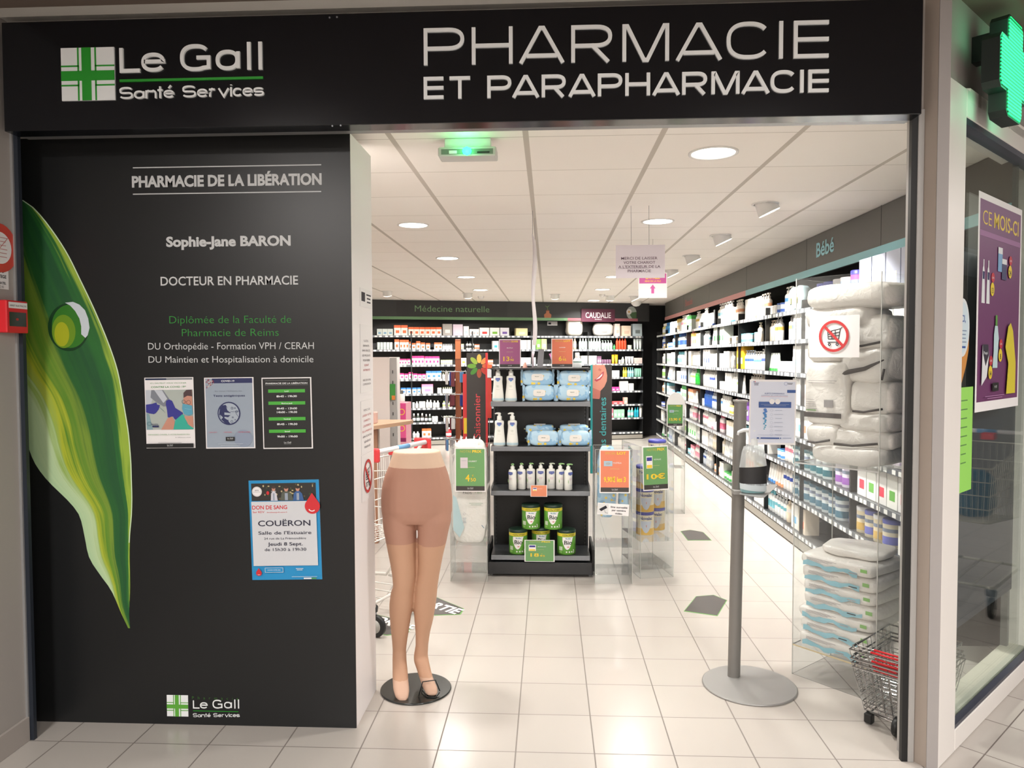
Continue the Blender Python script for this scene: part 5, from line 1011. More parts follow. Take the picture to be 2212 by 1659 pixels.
# ================================================================= WINDOW WALL: POSTERS, CROSS
def wloc(x, y, z): return WM @ Vector((x, y, z))
def wpost(name, label, cat, u0, v0, u1, v1, f, base=PAPER, y=-.0, th=.001, size=None):
    """corner pixels: lower left and upper right"""
    a = onW(u0, v0, .0); b = onW(u1, v1, .0); w_, h_ = size or (b[0]-a[0], b[1]-a[1]); p = Print(w_, h_, base); f(p); return p.build(name, None, label, cat, None, None, wloc(a[0], y+.02, a[1]), PI/4)
def promo(p):
    V = mat((108, 52, 100), .45); p.rect(.03, .03, .97, .955, V); Y_ = mat((225, 195, 60), .5); Rr = mat((190, 45, 60), .5)
    p.text('CE', .09, .14, .058, Y_, w=.115, off=-.01, al='L'); p.text('MOIS-CI', .33, .14, .062, Y_, w=.36, off=.012, al='L'); p.rect(.03, .17, .97, .195, mat((150, 100, 145), .5))
    W_ = mat((222, 225, 228), .5)
    def tag(cx, cy, t, r=.026): p.ell(cx+.01, cy-.055, r*.9, r*.8, Rr); p.text('-20%', cx+.01, cy-.05, .008, W_, w=.03); p.ell(cx, cy, r, r*1.1, mat((228, 200, 45), .5)); p.text(t, cx, cy+.018, .022, BLACK, off=.02)
    for cx in (.12, .22): p.pg([(cx-.035, .50), (cx-.03, .42), (cx-.02, .34), (cx-.008, .33), (cx-.008, .30), (cx+.012, .30), (cx+.012, .33), (cx+.02, .35), (cx+.03, .42), (cx+.035, .50)], W_); p.rect(cx-.018, .355, cx+.02, .39, NAVY)
    tag(.31, .43, '13'); p.rect(.42, .25, .52, .34, mat((120, 165, 205), .5)); p.rect(.42, .225, .52, .255, W_); p.rect(.51, .28, .62, .375, mat((60, 60, 100), .5)); p.rect(.51, .275, .62, .30, W_); tag(.70, .33, '24')
    p.pg([(.37, .60), (.43, .60), (.46, .66), (.44, .75), (.44, .80), (.33, .80), (.35, .72), (.35, .64)], mat((190, 215, 220), .5)); p.rect(.38, .55, .42, .60, mat((90, 150, 60), .5)); tag(.50, .74, '8')
    p.pg([(.10, .69), (.22, .69), (.24, .74), (.20, .84), (.09, .88)], W_); p.pg([(.10, .69), (.22, .69), (.235, .74), (.17, .79), (.11, .73)], mat((45, 40, 55), .5)); p.text('Poupi', .165, .735, .012, W_, w=.05, off=.01); tag(.27, .82, '14')
    p.pg([(.66, .60), (.72, .58), (.78, .62), (.86, .78), (.86, .93), (.64, .93), (.68, .78), (.60, .70)], mat((215, 200, 50), .5)); p.rect(.32, .87, .46, .91, BLACK); minilogo(p, .39, .89, .006); p.bars(.15, .6, .93, .01, 2, .003, mat((180, 130, 175), .5))
wpost('promotion_poster', 'large purple CE MOIS-CI promotion poster taped inside the shop window', 'poster', 2115, 892, 2300, 410, promo, y=-.004, size=(.62, .90))
a = onW(2077, 860); p = Print(.16, .33, x0=0, z0=0); p.step = .0004; p.w = .16; p.h = .33; O_ = mat((205, 140, 65), .5); p.pg([(.02, .42), (.98, .42), (.98, .60), (.80, .80), (.5, 1.0), (.2, .80), (.02, .60)], O_); p.ell(.5, .34, .08, .115, mat((222, 228, 230), .5)); p.ell(.5, .34, .068, .10, mat((205, 222, 230), .5)); p.text('ICI,', .5, .27, .026, mat((50, 90, 160), .5), w=.06, off=.02); p.bars(.22, .78, .37, .045, 4, .012, mat((120, 140, 170), .5)); p.rect(.3, .56, .7, .585, mat((50, 90, 160), .5))
zz = onW(2095, 827)[1]; p.build('window_sticker', None, 'drop-shaped ICI sticker with an orange tip on the shop window', 'sticker', None, None, wloc(onW(2078, 760)[0]-.005, .022, zz), PI/4)
def greenp(p): p.bars(.3, .7, .12, .085, 8, .012, mat((90, 140, 70), .6), seed=4)
zl = onW(2095, 1072)[1]; zh = onW(2095, 900)[1]; wpost('window_notice', 'bright green paper notice on the shop window under the drop sticker', 'notice', 2072, 1072, 2115, 900, greenp, mat((150, 215, 95), .6), size=(.21, .42))
# back of a board seen through the glass
t = thing('display_board', 'dark blue back of a board standing just inside the shop window', 'board', wloc(.24, .10, 0), PI/4)
MB().box((0, 0, .38), (1.06, .012, 2.02), mat((34, 44, 62), .5)).build('board', t); MB().box((.0, -.002, 1.90), (1.06, .0, 2.0), mat((120, 125, 145), .5)).build('top_band', t)
q = MB(); q.box((.02, .0, 0), (.05, .03, .38), GREYM); q.box((1.0, .0, 0), (1.03, .03, .38), GREYM); q.box((.0, -.04, 0), (1.06, .06, .02), mat((222, 220, 215), .5)); q.build('feet', t)
# green LED cross
CX, CZ = .325, 2.655
N = NT('led_face'); tc = N.n('ShaderNodeTexCoord'); sx = N.n('ShaderNodeSeparateXYZ'); N.l(tc.outputs['Object'], sx.inputs[0])
fz = N.math('FRACT', N.math('MULTIPLY', sx.outputs[2], 75)); mz = N.math('LESS_THAN', N.math('ABSOLUTE', N.math('SUBTRACT', fz, .5)), .26); fxx = N.math('FRACT', N.math('MULTIPLY', sx.outputs[0], 75)); mx_ = N.math('LESS_THAN', N.math('ABSOLUTE', N.math('SUBTRACT', fxx, .5)), .36)
mk_ = N.math('MULTIPLY', mz, N.math('ADD', N.math('MULTIPLY', mx_, .5), .5)); N.l(N.mix(mk_, lin((5, 90, 50)), lin((30, 250, 130))), N.b.inputs['Emission Color']); N.l(N.math('ADD', N.math('MULTIPLY', mk_, 1.7), .3), N.b.inputs['Emission Strength']); N.b.inputs['Base Color'].default_value = lin((5, 60, 35)); LED = N.m
def crosspts(r, a, c=.03):
    o = []
    for k in range(4):
        for x, z in ((a, a), (a, r-c), (a-c, r), (-a+c, r), (-a, r-c)):
            q = k*PI/2; o.append((x*math.cos(q)-z*math.sin(q), x*math.sin(q)+z*math.cos(q)))
    return o
t = thing('pharmacy_cross', 'glowing green LED pharmacy cross on the wall above the shop window', 'sign', wloc(CX, -.05, CZ), PI/4)
MB().prism(crosspts(.190, .100, .022), 0, .06, mat((18, 30, 26), .4), Matrix.Rotation(PI/2, 4, 'X')).build('housing', t)
MB().prism(crosspts(.182, .092, .02), .06, .063, LED, Matrix.Rotation(PI/2, 4, 'X')).build('led_face', t); MB().box((-.03, 0, .06), (.03, .08, .16), mat((18, 30, 26), .4)).build('bracket', t)
pl_ = bpy.data.lights.new('cross_glow', 'AREA'); pl_.energy = 2.0; pl_.color = (.1, 1, .45); pl_.size = .35; po = bpy.data.objects.new('cross_glow', pl_); COL.objects.link(po); po.parent = t; po.location = (0, -.075, 0); po.rotation_euler = (PI/2, 0, 0)
# mall slogan board facing the window from across the corridor
WMI = Matrix.Translation((0, 0, 0))
def mirror(P): n = Vector((C8, -C8, 0)); c = Vector((1.485, 2.845, 0)); return P-n*2*((P-c).dot(n))
d = ray(2085, 370); V = O+d*(7.2/d.y); M1 = mirror(V); d = ray(2220, 330); V2 = O+d*(7.9/d.y); M2 = mirror(V2)
ang = math.atan2(M1.y-M2.y, M1.x-M2.x)
p = Print(3.4, .95, mat((190, 186, 176), .6), .03); p.text('Commerçants', .5, .46, .22, mat((235, 232, 225), .6), w=2.6, off=.02); p.text('autrement', .5, .88, .22, mat((235, 232, 225), .6), w=2.2, off=.02)
o = p.build('slogan_board', None, 'pale wall board with white slogan lettering across the corridor, seen reflected in the window', 'sign', None, None, (6.9, 1.4, 1.95), -PI/2)

# ================================================================= SHOPPING CARTS
CW = mat((232, 228, 222), .35)
def cart(label, loc, rz, wire=CW):
    t = thing('shopping_cart', label, 'shopping cart', loc, rz)   # local: +y forward, handle at y = 0
    L_, Wt, Wf = .78, .50, .40
    def P(a, b, z): # a across, b forward, z 0..1 of basket height
        w_ = Wt+(Wf-Wt)*b; k = .82+.18*z; return ((a-.5)*w_*k, .06+b*L_*(.86+.14*z)-(.0 if b else .0), .50+(.98-.50-.08*b)*z+.06*b*(1-z))
    q = MB(); r = .0022
    for i in range(13): a = i/12; q.tube([P(a, 0, 1), P(a, 0, 0), P(a, 1, 0), P(a, 1, 1)], r, wire, 4)
    for i in range(19): b = i/18; q.tube([P(0, b, 1), P(0, b, 0), P(1, b, 0), P(1, b, 1)], r, wire, 4)
    for z in (0, .25, .5, .75, 1): q.tube([P(0, 0, z), P(1, 0, z), P(1, 1, z), P(0, 1, z)], .005 if z in (0, 1) else .0035, wire, 6, True)
    q.build('wire_basket', t)
    fr = MB()
    for s in (-1, 1):
        fr.tube([(s*.25, -.03, 1.02), (s*.25, .02, .95), (s*.24, .06, .60), (s*.235, .14, .30), (s*.235, .22, .20), (s*.20, .72, .18), (s*.19, .80, .20)], .011, wire, 8)
        fr.tube([(s*.235, .20, .20), (s*.24, .02, .17), (s*.24, -.02, .17)], .010, wire, 8); fr.tube([(s*.24, -.02, .17), (s*.24, -.02, .25), (s*.235, .10, .27)], .008, wire, 6)
    fr.tube([(-.24, .02, .17), (.24, .02, .17)], .009, wire, 8); fr.tube([(-.20, .72, .18), (.20, .72, .18)], .009, wire, 8)
    for x in (-.12, 0, .12): fr.tube([(x, .02, .18), (x*.8, .74, .19)], .004, wire, 6)
    fr.build('chassis', t)
    h = MB(); h.tube([(-.25, -.06, 1.04), (.25, -.06, 1.04)], .014, mat((226, 226, 228), .4), 14); h.tube([(-.06, -.06, 1.04), (.06, -.06, 1.04)], .0145, mat((110, 160, 205), .4), 14)
    ho = h.build('handle', t); RR = mat((214, 62, 66), .4)
    for s in (-1, 1): MB().box((s*.275-.016, -.085, .985), (s*.275+.016, .03, 1.062), RR, .01).build('handle_end', ho, 'red plastic handle end')
    MB().box((-.02, -.05, .99), (.06, .03, 1.035), RR, .006).build('coin_lock', ho, 'red plastic coin lock')
    for x, y in ((-.23, .0), (.23, .0), (-.19, .74), (.19, .74)):
        wmb = MB(); M = Matrix.Translation((x, y-.02, .062)) @ Matrix.Rotation(PI/2, 4, 'Y'); wmb.lathe([(.03, -.014), (.058, -.014), (.062, -.009), (.062, .009), (.058, .014), (.03, .014)], BLACK, 26, M=M); wmb.lathe([(.001, -.015), (.038, -.0155), (.038, .0155), (.001, .015)], mat((175, 175, 170), .4), 20, M=M)
        wo_ = wmb.build('wheel', t); g = MB(); g.tube([(x-.02, y-.02, .06), (x-.022, y, .15), (x+.022, y, .15), (x+.02, y-.02, .06)], .006, METAL, 6); g.lathe([(.028, .14), (.03, .17), (.02, .18)], DKGREY, 14, (x, y, 0)); g.build('fork', wo_)
    return t
cart('white shopping cart with red handle ends half hidden behind the black panel', (-.90, 4.27, 0), 1.2)
# cart and shopping in the side corridor (reflected in the window)
Vw = onZ(2150, 1272, 0); Mw = mirror(Vw)
ct = cart('shopping cart standing in the side corridor, seen as a reflection in the window', (Mw.x+.05, Mw.y+.02, 0), 2.28, mat((190, 186, 172), .4))
t = thing('grocery_bag', 'teal shopping bag in the corridor cart', 'bag', (ct.location.x-.30, ct.location.y-.26, .54)); pack(.3, .22, .3, 7, mat((35, 95, 120), .4), .02, .5).build('film', t)

# ================================================================= LEFT: WHITE DESK, PINK DISPLAY, CAROUSEL
t = thing('white_cabinet', 'tall plain white cabinet behind the black panel with grey slotted edge', 'cabinet', (-2.15, 7.0, 0))
xr = onY(841, 800, 7.0).x+2.15; b = MB(); b.box((0, 0, 0), (xr, .5, 1.555), mat((224, 214, 210), .5)); b.build('carcass', t)
xq = onY(855, 800, 7.0).x+2.15; b = MB(); b.box((xr, .02, .0), (xq, .06, 1.55), mat((170, 168, 166), .4)); [b.box((xr+.025, .015, z/10), (xr+.032, .02, z/10+.03), DKGREY) for z in range(8, 15)]; b.build('slotted_post', t)
b = MB(); b.box((xr+.002, .005, 1.15), (xq-.01, .018, 1.30), mat((60, 140, 60), .5)); b.box((xr+.02, .003, 1.15), (xq-.01, .006, 1.19), mat((220, 130, 60), .5)); b.build('green_label', t)
t = thing('wood_counter', 'pale wooden counter top jutting out from behind the panel', 'counter', (-2.0, 6.0, 0)); xc = onY(868, 905, 6.1).x+2.0; zc = onY(840, 918, 6.1).z
b = MB(); b.prism([(0, 0), (xc-.22, .0), (xc, .5), (xc, .62), (0, .62)], zc-.03, zc, mat((196, 160, 132), .45)); b.build('counter_top', t); b = MB(); b.box((0, .08, 0), (xc-.28, .5, zc-.03), mat((226, 218, 212), .5)); b.build('carcass', t); b = MB(); b.box((xc-.26, .1, 0), (xc-.21, .15, zc-.03), mat((165, 120, 95), .5)); b.build('leg', t)
t = thing('phone_stand', 'small pink-beige box on the wooden counter end', 'box', (xc-2.0-.30, 6.2, zc)); MB().box((-.05, 0, 0), (.06, .08, .10), mat((205, 170, 160), .5), .012).build('box_body', t)
t = thing('bottle', 'grey-capped bottle on the pink display', 'bottle', (onY(864, 870, 8).x, 8.1, 1.07)); MB().lathe([(.035, 0), (.035, .07), (.02, .08)], mat((225, 225, 220), .4), 16).build('bottle_body', t); MB().lathe([(.02, .08), (.018, .12)], GREYM, 12).build('cap', t)
xa = onY(848, 900, 8.0).x; xb = onY(877, 900, 8.0).x; za = onY(860, 871, 8).z
t = thing('pink_display', 'pink and magenta cardboard display tower left of the back shelves', 'display', (xa, 8.0, 0)); w_ = xb-xa; p = Print(w_, za, mat((232, 165, 178), .5), .3); p.rect(.35, 0, 1, .17, mat((214, 70, 135), .5)); p.rect(.35, .17, 1, .36, mat((225, 85, 145), .5)); p.rect(.35, .36, 1, .40, mat((140, 30, 90), .5)); p.ring(.68, .09, .035, .008, YEL, seg=16); p.ring(.68, .26, .035, .008, YEL, seg=16); p.rect(.1, .48, .9, .95, mat((238, 195, 200), .5)); p.bars(.3, .8, .5, .1, 3, .03, mat((225, 110, 160), .5)); p.build('panel', t)
c = MB(); ch = bpy.data
for i in range(9): zz_ = za*.52-.055*i; c.tube([(w_*.86+(.012 if i % 2 else .0), -.02-(.0 if i % 2 else .012), zz_), (w_*.86+(.012 if i % 2 else 0), -.02-(0 if i % 2 else .012), zz_-.05), (w_*.86-(.012 if i % 2 else 0), -.02+(0 if i % 2 else .012), zz_-.05), (w_*.86-(.012 if i % 2 else 0), -.02+(0 if i % 2 else .012), zz_)], .004, GREYM, 5, True)
c.build('chain', t)
# carousel
t = thing('hook_carousel', 'brown wooden carousel post hung with small packets, left of the Saisonnier panel', 'display rack', (onY(990, 800, 7.6).x, 7.6, 0)); BR = mat((150, 85, 55), .5); h_ = onY(990, 733, 7.6).z
b = MB(); b.box((-.028, -.028, .08), (.028, .028, h_), BR, .004); b.box((-.026, -.03, h_-.2), (.026, -.026, h_-.02), mat((198, 122, 80), .5)); b.build('post', t); MB().lathe([(.2, .0), (.2, .03), (.03, .08)], BR, 24).build('base', t)
random.seed(9)
for lv, z in enumerate((h_-.33, h_-.56, h_-.80, h_-1.02)):
    q = MB(); pk = MB()
    for i in range(10):
        a = 2*PI*i/10; q.tube([(0, 0, z), (.17*math.cos(a), .17*math.sin(a), z), (.175*math.cos(a), .175*math.sin(a), z+.012)], .003, LGREY, 5)
    q.tube([(.1*math.cos(2*PI*i/16), .1*math.sin(2*PI*i/16), z) for i in range(16)], .003, LGREY, 5, True); q.build('hook_ring', t)
    cols = ((90, 140, 190), (215, 215, 215), (45, 60, 130), (150, 150, 155), (120, 60, 70), (200, 195, 190), (110, 50, 60))
    for i in range(9):
        a = 2*PI*(i+.3)/9; g = mat(cols[(i*3+lv*2) % 7], .4); hh = .10+.05*random.random(); M = Matrix.Translation((.13*math.cos(a), .13*math.sin(a), z-hh-.005)) @ Matrix.Rotation(a+PI/2, 4, 'Z')
        o_ = MB().box((-.02, -.008, 0), (.02, .008, hh), g, .004, M); ob = o_.build('hanging_packet', None, 'small packet on the %s ring of the brown carousel, %s' % (('top', 'second', 'third', 'lowest')[lv], ('right', 'right rear', 'rear', 'rear left', 'left', 'front left', 'front', 'front right', 'front far right')[i]), 'packet', 'packets on the carousel', None, tuple(t.location))
# ================================================================= CENTRE GONDOLA BEHIND THE ENDCAP
gond = t = thing('gondola_shelving', 'long black double-sided gondola running back behind the endcap', 'shelf unit', (0, 5.62, 0))
b = MB(); b.box((-.10, 0, .02), (.0, 3.0, 1.40), BLACK); b.build('spine', t); b = MB(); b.box((-.36, 0, 0), (.26, 3.0, .12), CHAR); b.build('plinth', t)
for z in (.14, .42, .70, .98, 1.24):
    b = MB(); b.box((0, 0, z-.02), (.27, 3.0, z), RAIL); b.box((-.37, 0, z-.02), (-.10, 3.0, z), RAIL); b.build('shelf', t)
random.seed(12); k = 0
for z, zl in ((.14, 'bottom'), (.42, 'second'), (.70, 'third'), (.98, 'fourth'), (1.24, 'top')):
    for i in range(5):
        c_ = random.choice(((225, 80, 140), (70, 110, 190), (235, 235, 232), (230, 150, 60), (235, 235, 232), (120, 90, 160)))
        hh = random.uniform(.10, .19); o_ = MB().box((-.045, -.04, 0), (.045, .04, hh), mat(c_, .45), .003); o_.box((-.046, -.041, hh*.6), (.046, .041, hh*.8), mat((240, 240, 238), .45))
        o_.build('boxed_product', None, '%s box, %s shelf, right side of middle gondola, %s from front' % ({225: 'pink', 70: 'blue', 235: 'white', 230: 'orange', 120: 'violet'}[c_[0]], zl, ('first', 'second', 'third', 'fourth', 'fifth')[i]), 'box', 'boxes on the middle gondola', None, (.205, 5.72+.11*i, z))
def hpanel(name, label, u0, u1, v0, v1, Y, f, edge, side):
    a = onY(u0, v1, Y); b = onY(u1, v0, Y); w_ = b.x-a.x; h_ = b.z-a.z; t_ = thing(name, label, 'panel', (a.x, Y, a.z)); p = Print(w_, h_, mat((58, 54, 52), .5), .02); f(p); p.build('board', t_)
    q = MB(); x = w_ if side > 0 else -.015; q.box((x, -.02, 0), (x+.018, .03, h_), mat(edge, .4)); q.build('coloured_edge', t_); return t_
def vtext(p, s, cx, z0, z1, cap, m):   # text turned 90 degrees, reading upwards
    vs, fs = textmesh(s, .005); lo, hi = ext(vs, 0); k = (z1-z0)/(hi-lo); y = p.L(); X = p.x0+cx*p.w
    p.add([(X-v*cap/CAPH, y, z0+(u-lo)*k) for u, v in vs], fs, m)
def sais(p):
    cs = [(230, 160, 90), (232, 190, 90), (150, 180, 70), (110, 160, 60), (70, 130, 50), (160, 80, 55), (190, 70, 60), (215, 110, 70)]
    R_ = p.w*.62
    for i, c in enumerate(cs):
        a = math.radians(45+45*i); cx, cy = .66, .115
        pts = []
        for k in range(12): q = k/12*2*PI; x = R_*.62+R_*.38*math.cos(q); z = R_*.20*math.sin(q); pts.append((cx+(x*math.cos(a)-z*math.sin(a))/p.w, cy-(x*math.sin(a)+z*math.cos(a))/p.h))
        p.pg(pts, mat(c, .5)); p.n -= 1
    p.n += 1; vtext(p, 'Saisonnier', .70, p.h*.26, p.h*.645, p.w*.33, mat((205, 70, 75), .5))
hp = hpanel('saisonnier_panel', 'tall dark panel with a leaf rosette and red vertical word Saisonnier', 1009, 1049, 762, 1010, 6.5, sais, (208, 58, 62), 1)
t = thing('red_cardboard_display', 'red and yellow cardboard display left of the Saisonnier panel', 'display', (onY(1000, 900, 6.6).x, 6.6, 0)); w_ = onY(1012, 900, 6.6).x-t.location.x; p = Print(w_+.02, onY(1005, 808, 6.6).z, mat((214, 60, 62), .5), .02); p.rect(.1, .28, 1, .38, YEL); p.build('panel', t)
t = thing('red_packets_strip', 'red and white hanging packets right of the Saisonnier panel', 'display', (onY(1053, 900, 6.45).x, 6.45, 0)); z0 = onY(1053, 903, 6.45).z; z1 = onY(1053, 787, 6.45).z; b = MB(); b.box((0, 0, z0), (.035, .02, z1-.12), mat((190, 60, 50), .5)); b.box((0, 0, z1-.115), (.035, .02, z1-.04), mat((215, 215, 220), .5)); b.box((0, 0, z1-.035), (.04, .02, z1), mat((225, 110, 70), .5)); b.box((.012, .02, 0), (.018, .026, z0), GREYM); b.build('packets', t)
def dent(p):
    S1 = mat((206, 140, 120), .55); S2 = mat((186, 112, 98), .55); h = p.h
    p.pg([(.02, .0), (.62, .0), (.70, .04), (.76, .10), (.74, .15), (.62, .20), (.42, .24), (.02, .21)], S1); p.pg([(.02, .21), (.42, .24), (.40, .30), (.36, .315), (.02, .31)], S2)
    p.pg([(.10, .14), (.28, .115), (.50, .07), (.60, .06), (.56, .10), (.42, .135), (.22, .155)], mat((176, 70, 80), .5)); p.pg([(.18, .135), (.34, .112), (.52, .078), (.50, .10), (.36, .125)], PAPER)
    p.pg([(.35, .03), (.48, .045), (.42, .06), (.30, .05)], S2); vtext(p, 'Soins dentaires', .70, h*.115, h*.70, p.w*.33, mat((70, 175, 175), .5))
hp = hpanel('dental_care_panel', 'tall dark panel with a smiling mouth photo and teal vertical word dentaires', 1279, 1322, 788, 1022, 6.3, dent, (40, 150, 150), -1)
for xa_, xb_, y in ((-.60, -.36, 6.53), (.25, .44, 6.33)):
    b = MB(); b.box((xa_, y-5.62, .80), (xb_, y-5.60, .83), BLACK); b.box((xa_, y-5.62, 1.20), (xb_, y-5.60, 1.23), BLACK); b.build('bracket', gond)

# ================================================================= WALL SHELVING
LV = (.13, .40, .65, .90, 1.16, 1.42, 1.69, 1.93); LN = ('bottom', 'second', 'third', 'fourth', 'fifth', 'sixth', 'seventh', 'top')
TAG = mat((225, 225, 222), .5)
def bay(name, label, w_, depth, lv, group, tagseed):
    t = thing(name, label, 'shelf unit', (0, 0, 0), group=group)
    MB().box((0, depth, 0), (w_, depth+.03, HC-.3), BLACK).build('back_panel', t)
    pm_ = MB(); pm_.box((0, .03, 0), (w_, .06, .08), mat((128, 124, 118), .45)); pm_.box((0, .0, .015), (w_-.004, .012, .085), mat((140, 136, 128), .45)); pm_.build('plinth', t)
    r = random.Random(tagseed)
    for z in lv:
        s = MB(); s.box((0, 0.004, z-.02), (w_, depth, z), mat((50, 51, 53), .4)); s.box((0, -.004, z-.036), (w_, .004, z), RAIL)
        x = .02
        while x < w_-.06: ww_ = .045; s.box((x, -.006, z-.032), (x+ww_, -.004, z-.005), TAG); x += .055+r.random()*.06
        s.build('shelf', t)
    for x in (0, w_-.01): MB().box((x, .005, 0), (x+.01, depth, 2.0), BLACK).build('upright', t)
    return t
# right wall: local x runs from the far end towards the entrance
def rloc(y, z=0, off=0): return Vector((XS+off, y, z))
NB = 10; y1 = 13.9; BWD = (13.9-4.05)/NB; proto = None
bw = ['nearest the back wall', 'second from the back wall', 'third from the back wall', 'fourth from the back wall', 'fifth from the back wall', 'sixth from the back wall', 'fourth from the entrance', 'third from the entrance', 'second from the entrance', 'nearest the entrance']
for i in range(NB):
    lb = 'black bay of the right-hand wall shelving, '+bw[i]; p_ = (XS, y1-BWD*i, 0)
    if not proto: proto = bay('wall_shelf_bay', lb, BWD, .60, LV, 'bays of the right-hand wall shelving', 3); proto.location = p_; proto.rotation_euler.z = -PI/2
    else: dup(proto, p_, -PI/2, lb)
# fascia with coloured stripe and words
FM = mat((92, 91, 87), .5)
t = thing('wall_fascia', 'long charcoal fascia with Bébé lettering and coloured stripe above the right-hand shelves', 'fascia', (XR, 14.0, 0), -PI/2); L_ = 14.0-3.62
b = MB(); b.box((0, 0, 2.215), (L_, .03, HC-.003), FM); 
for y in (2.0, 3.6, 5.2, 6.8, 8.4, onX(1903, 480, XR).y-14): pass
for k in (1.9, 3.8, 5.7, 7.6, 14.0-onX(1903, 480, XR).y): b.box((k, -.001, 2.215), (k+.006, .001, HC), BLACK)
b.build('board', t)
yc = 14.0-onX(1612, 628, XR).y; s = MB(); s.box((0, -.008, 2.212), (yc, .0, 2.272), mat((215, 155, 152), .5)); s.build('pink_stripe', t); s = MB(); s.box((yc, -.008, 2.212), (L_, .0, 2.272), mat((150, 205, 212), .5)); s.build('turquoise_stripe', t)
p = Print(1, 1, x0=0, z0=0, y=-.002)
def ft(s, u0, u1, vb, vc, m, off=.02):
    a = onX(u0, vb, XR); b_ = onX(u1, vb, XR); c_ = onX((u0+u1)/2, vc, XR); d_ = onX((u0+u1)/2, vb, XR); vs, fs = textmesh(s, off); lo, hi = ext(vs, 0); k = (a.y-b_.y)/(hi-lo); ky = (c_.z-d_.z)/CAPH
    p.add([((14-a.y)+(x-lo)*k, -.003, d_.z+z*ky) for x, z in vs], fs, m)
ft('Bébé', 1764, 1802, 549, 519, mat((150, 205, 215), .5)); ft('Beauté', 1481, 1496, 659, 646, mat((165, 85, 80), .5)); p.build('lettering', t)
struct('wall_shop_right_panels', MB().box((2.60, 4.14, 0), (2.62, 14.4, HC), mat((60, 60, 58), .5)))
# back wall
BAa = math.atan(.29); cb_ = math.cos(BAa); sb_ = math.sin(BAa)
def bloc(u, z): p = onB(u, 800); return Vector((p.x, p.y, z))
B0 = Vector((-4.45, 13.5-.29*4.45, 0)); bu = Vector((cb_, sb_, 0)); bn = Vector((sb_, -cb_, 0))
def bs(u): p = onB(u, 800); return (Vector((p.x, p.y, 0))-B0).dot(bu)
LB = (.14, .41, .66, .91, 1.165, 1.415, 1.68, 1.925)
W_b = 1.13; nb = 5; proto = None; s_end = bs(1389)
bn_ = ['leftmost', 'second from the left', 'third from the left', 'middle', 'third from the right', 'second from the right, with the tote bags', 'rightmost, by the corner']
NB2 = 6; W_b = s_end/NB2
for i in range(NB2):
    loc = B0+bu*(W_b*i); lb = 'black bay of the back wall shelving, '+('hidden far left', 'far left, mostly hidden', 'under the words Médecine naturelle', 'middle, behind the carousel', 'with the green sachets, right of the middle', 'rightmost, under the plum sign')[i]
    if not proto: proto = bay('back_shelf_bay', lb, W_b, .28, LB, 'bays of the back wall shelving', 8); proto.location = loc; proto.rotation_euler.z = BAa
    else: dup(proto, loc, BAa, lb)
def blocal(u, v): p = onB(u, v); return (p-B0).dot(bu), p.z
t = thing('back_fascia', 'charcoal fascia with green Médecine naturelle lettering and green stripe on the back wall', 'fascia', B0, BAa); b = MB(); b.box((0, .0, 2.20), (bs(1402), .03, HC-.003), mat((48, 49, 50), .5)); b.box((bs(858), -.004, 2.255), (bs(1096), .0, HC-.02), mat((40, 41, 42), .5)); b.build('board', t)
s = MB(); s.box((0, -.01, 2.20), (bs(1226), 0, 2.25), mat((105, 145, 105), .5)); s.build('green_stripe', t); s = MB(); s.box((bs(1226), -.01, 2.20), (bs(1377), 0, 2.25), mat((170, 105, 115), .5)); s.build('pink_stripe', t)
a = blocal(896, 673); b_ = blocal(1057, 674.5); c_ = blocal(976, 660); vs, fs = textmesh('Médecine naturelle', -.004); lo, hi = ext(vs, 0); k = (b_[0]-a[0])/(hi-lo); zb = (a[1]+b_[1])/2
q = MB(); q.add([(a[0]+(x-lo)*k, -.006, zb+z*.105/CAPH) for x, z in vs], fs, mat((110, 150, 105), .5)); q.build('lettering', t)
t = thing('brand_sign', 'plum-coloured CAUDALIE PARIS brand sign on the back wall', 'sign', B0, BAa); a = blocal(1255, 695); b_ = blocal(1327, 668); b = MB(); b.box((a[0], -.03, a[1]), (b_[0], -.012, b_[1]), mat((92, 40, 62), .45)); b.build('board', t)
p = Print(b_[0]-a[0], b_[1]-a[1], x0=a[0], z0=a[1], y=-.031); p.text('CAUDALIE', .5, .70, (b_[1]-a[1])*.42, PAPER, w=(b_[0]-a[0])*.76, off=.01); p.text('PARIS', .5, .86, (b_[1]-a[1])*.09, PAPER, w=(b_[0]-a[0])*.2); p.build('lettering', t)
t = thing('daisy_picture', 'daisy flower cut-out on the back wall fascia beside the camera dome', 'picture', B0, BAa); a = blocal(1364, 676); pr = Print(1, 1, x0=a[0]-.5, z0=a[1]-.5, y=-.004); pr.ell(.5, .5, .10, .12, mat((165, 175, 170), .5)); pr.pg([(.44, .50), (.60, .48), (.60, .60), (.52, .61)], mat((70, 100, 65), .5))
for i in range(10): an = i*PI/5; pr.ell(.45+.035*math.cos(an), .48+.035*math.sin(an), .018, .018, PAPER, seg=10); pr.n -= 1
pr.n += 1; pr.ell(.45, .48, .014, .014, mat((225, 160, 50), .5)); pr.build('print', t)
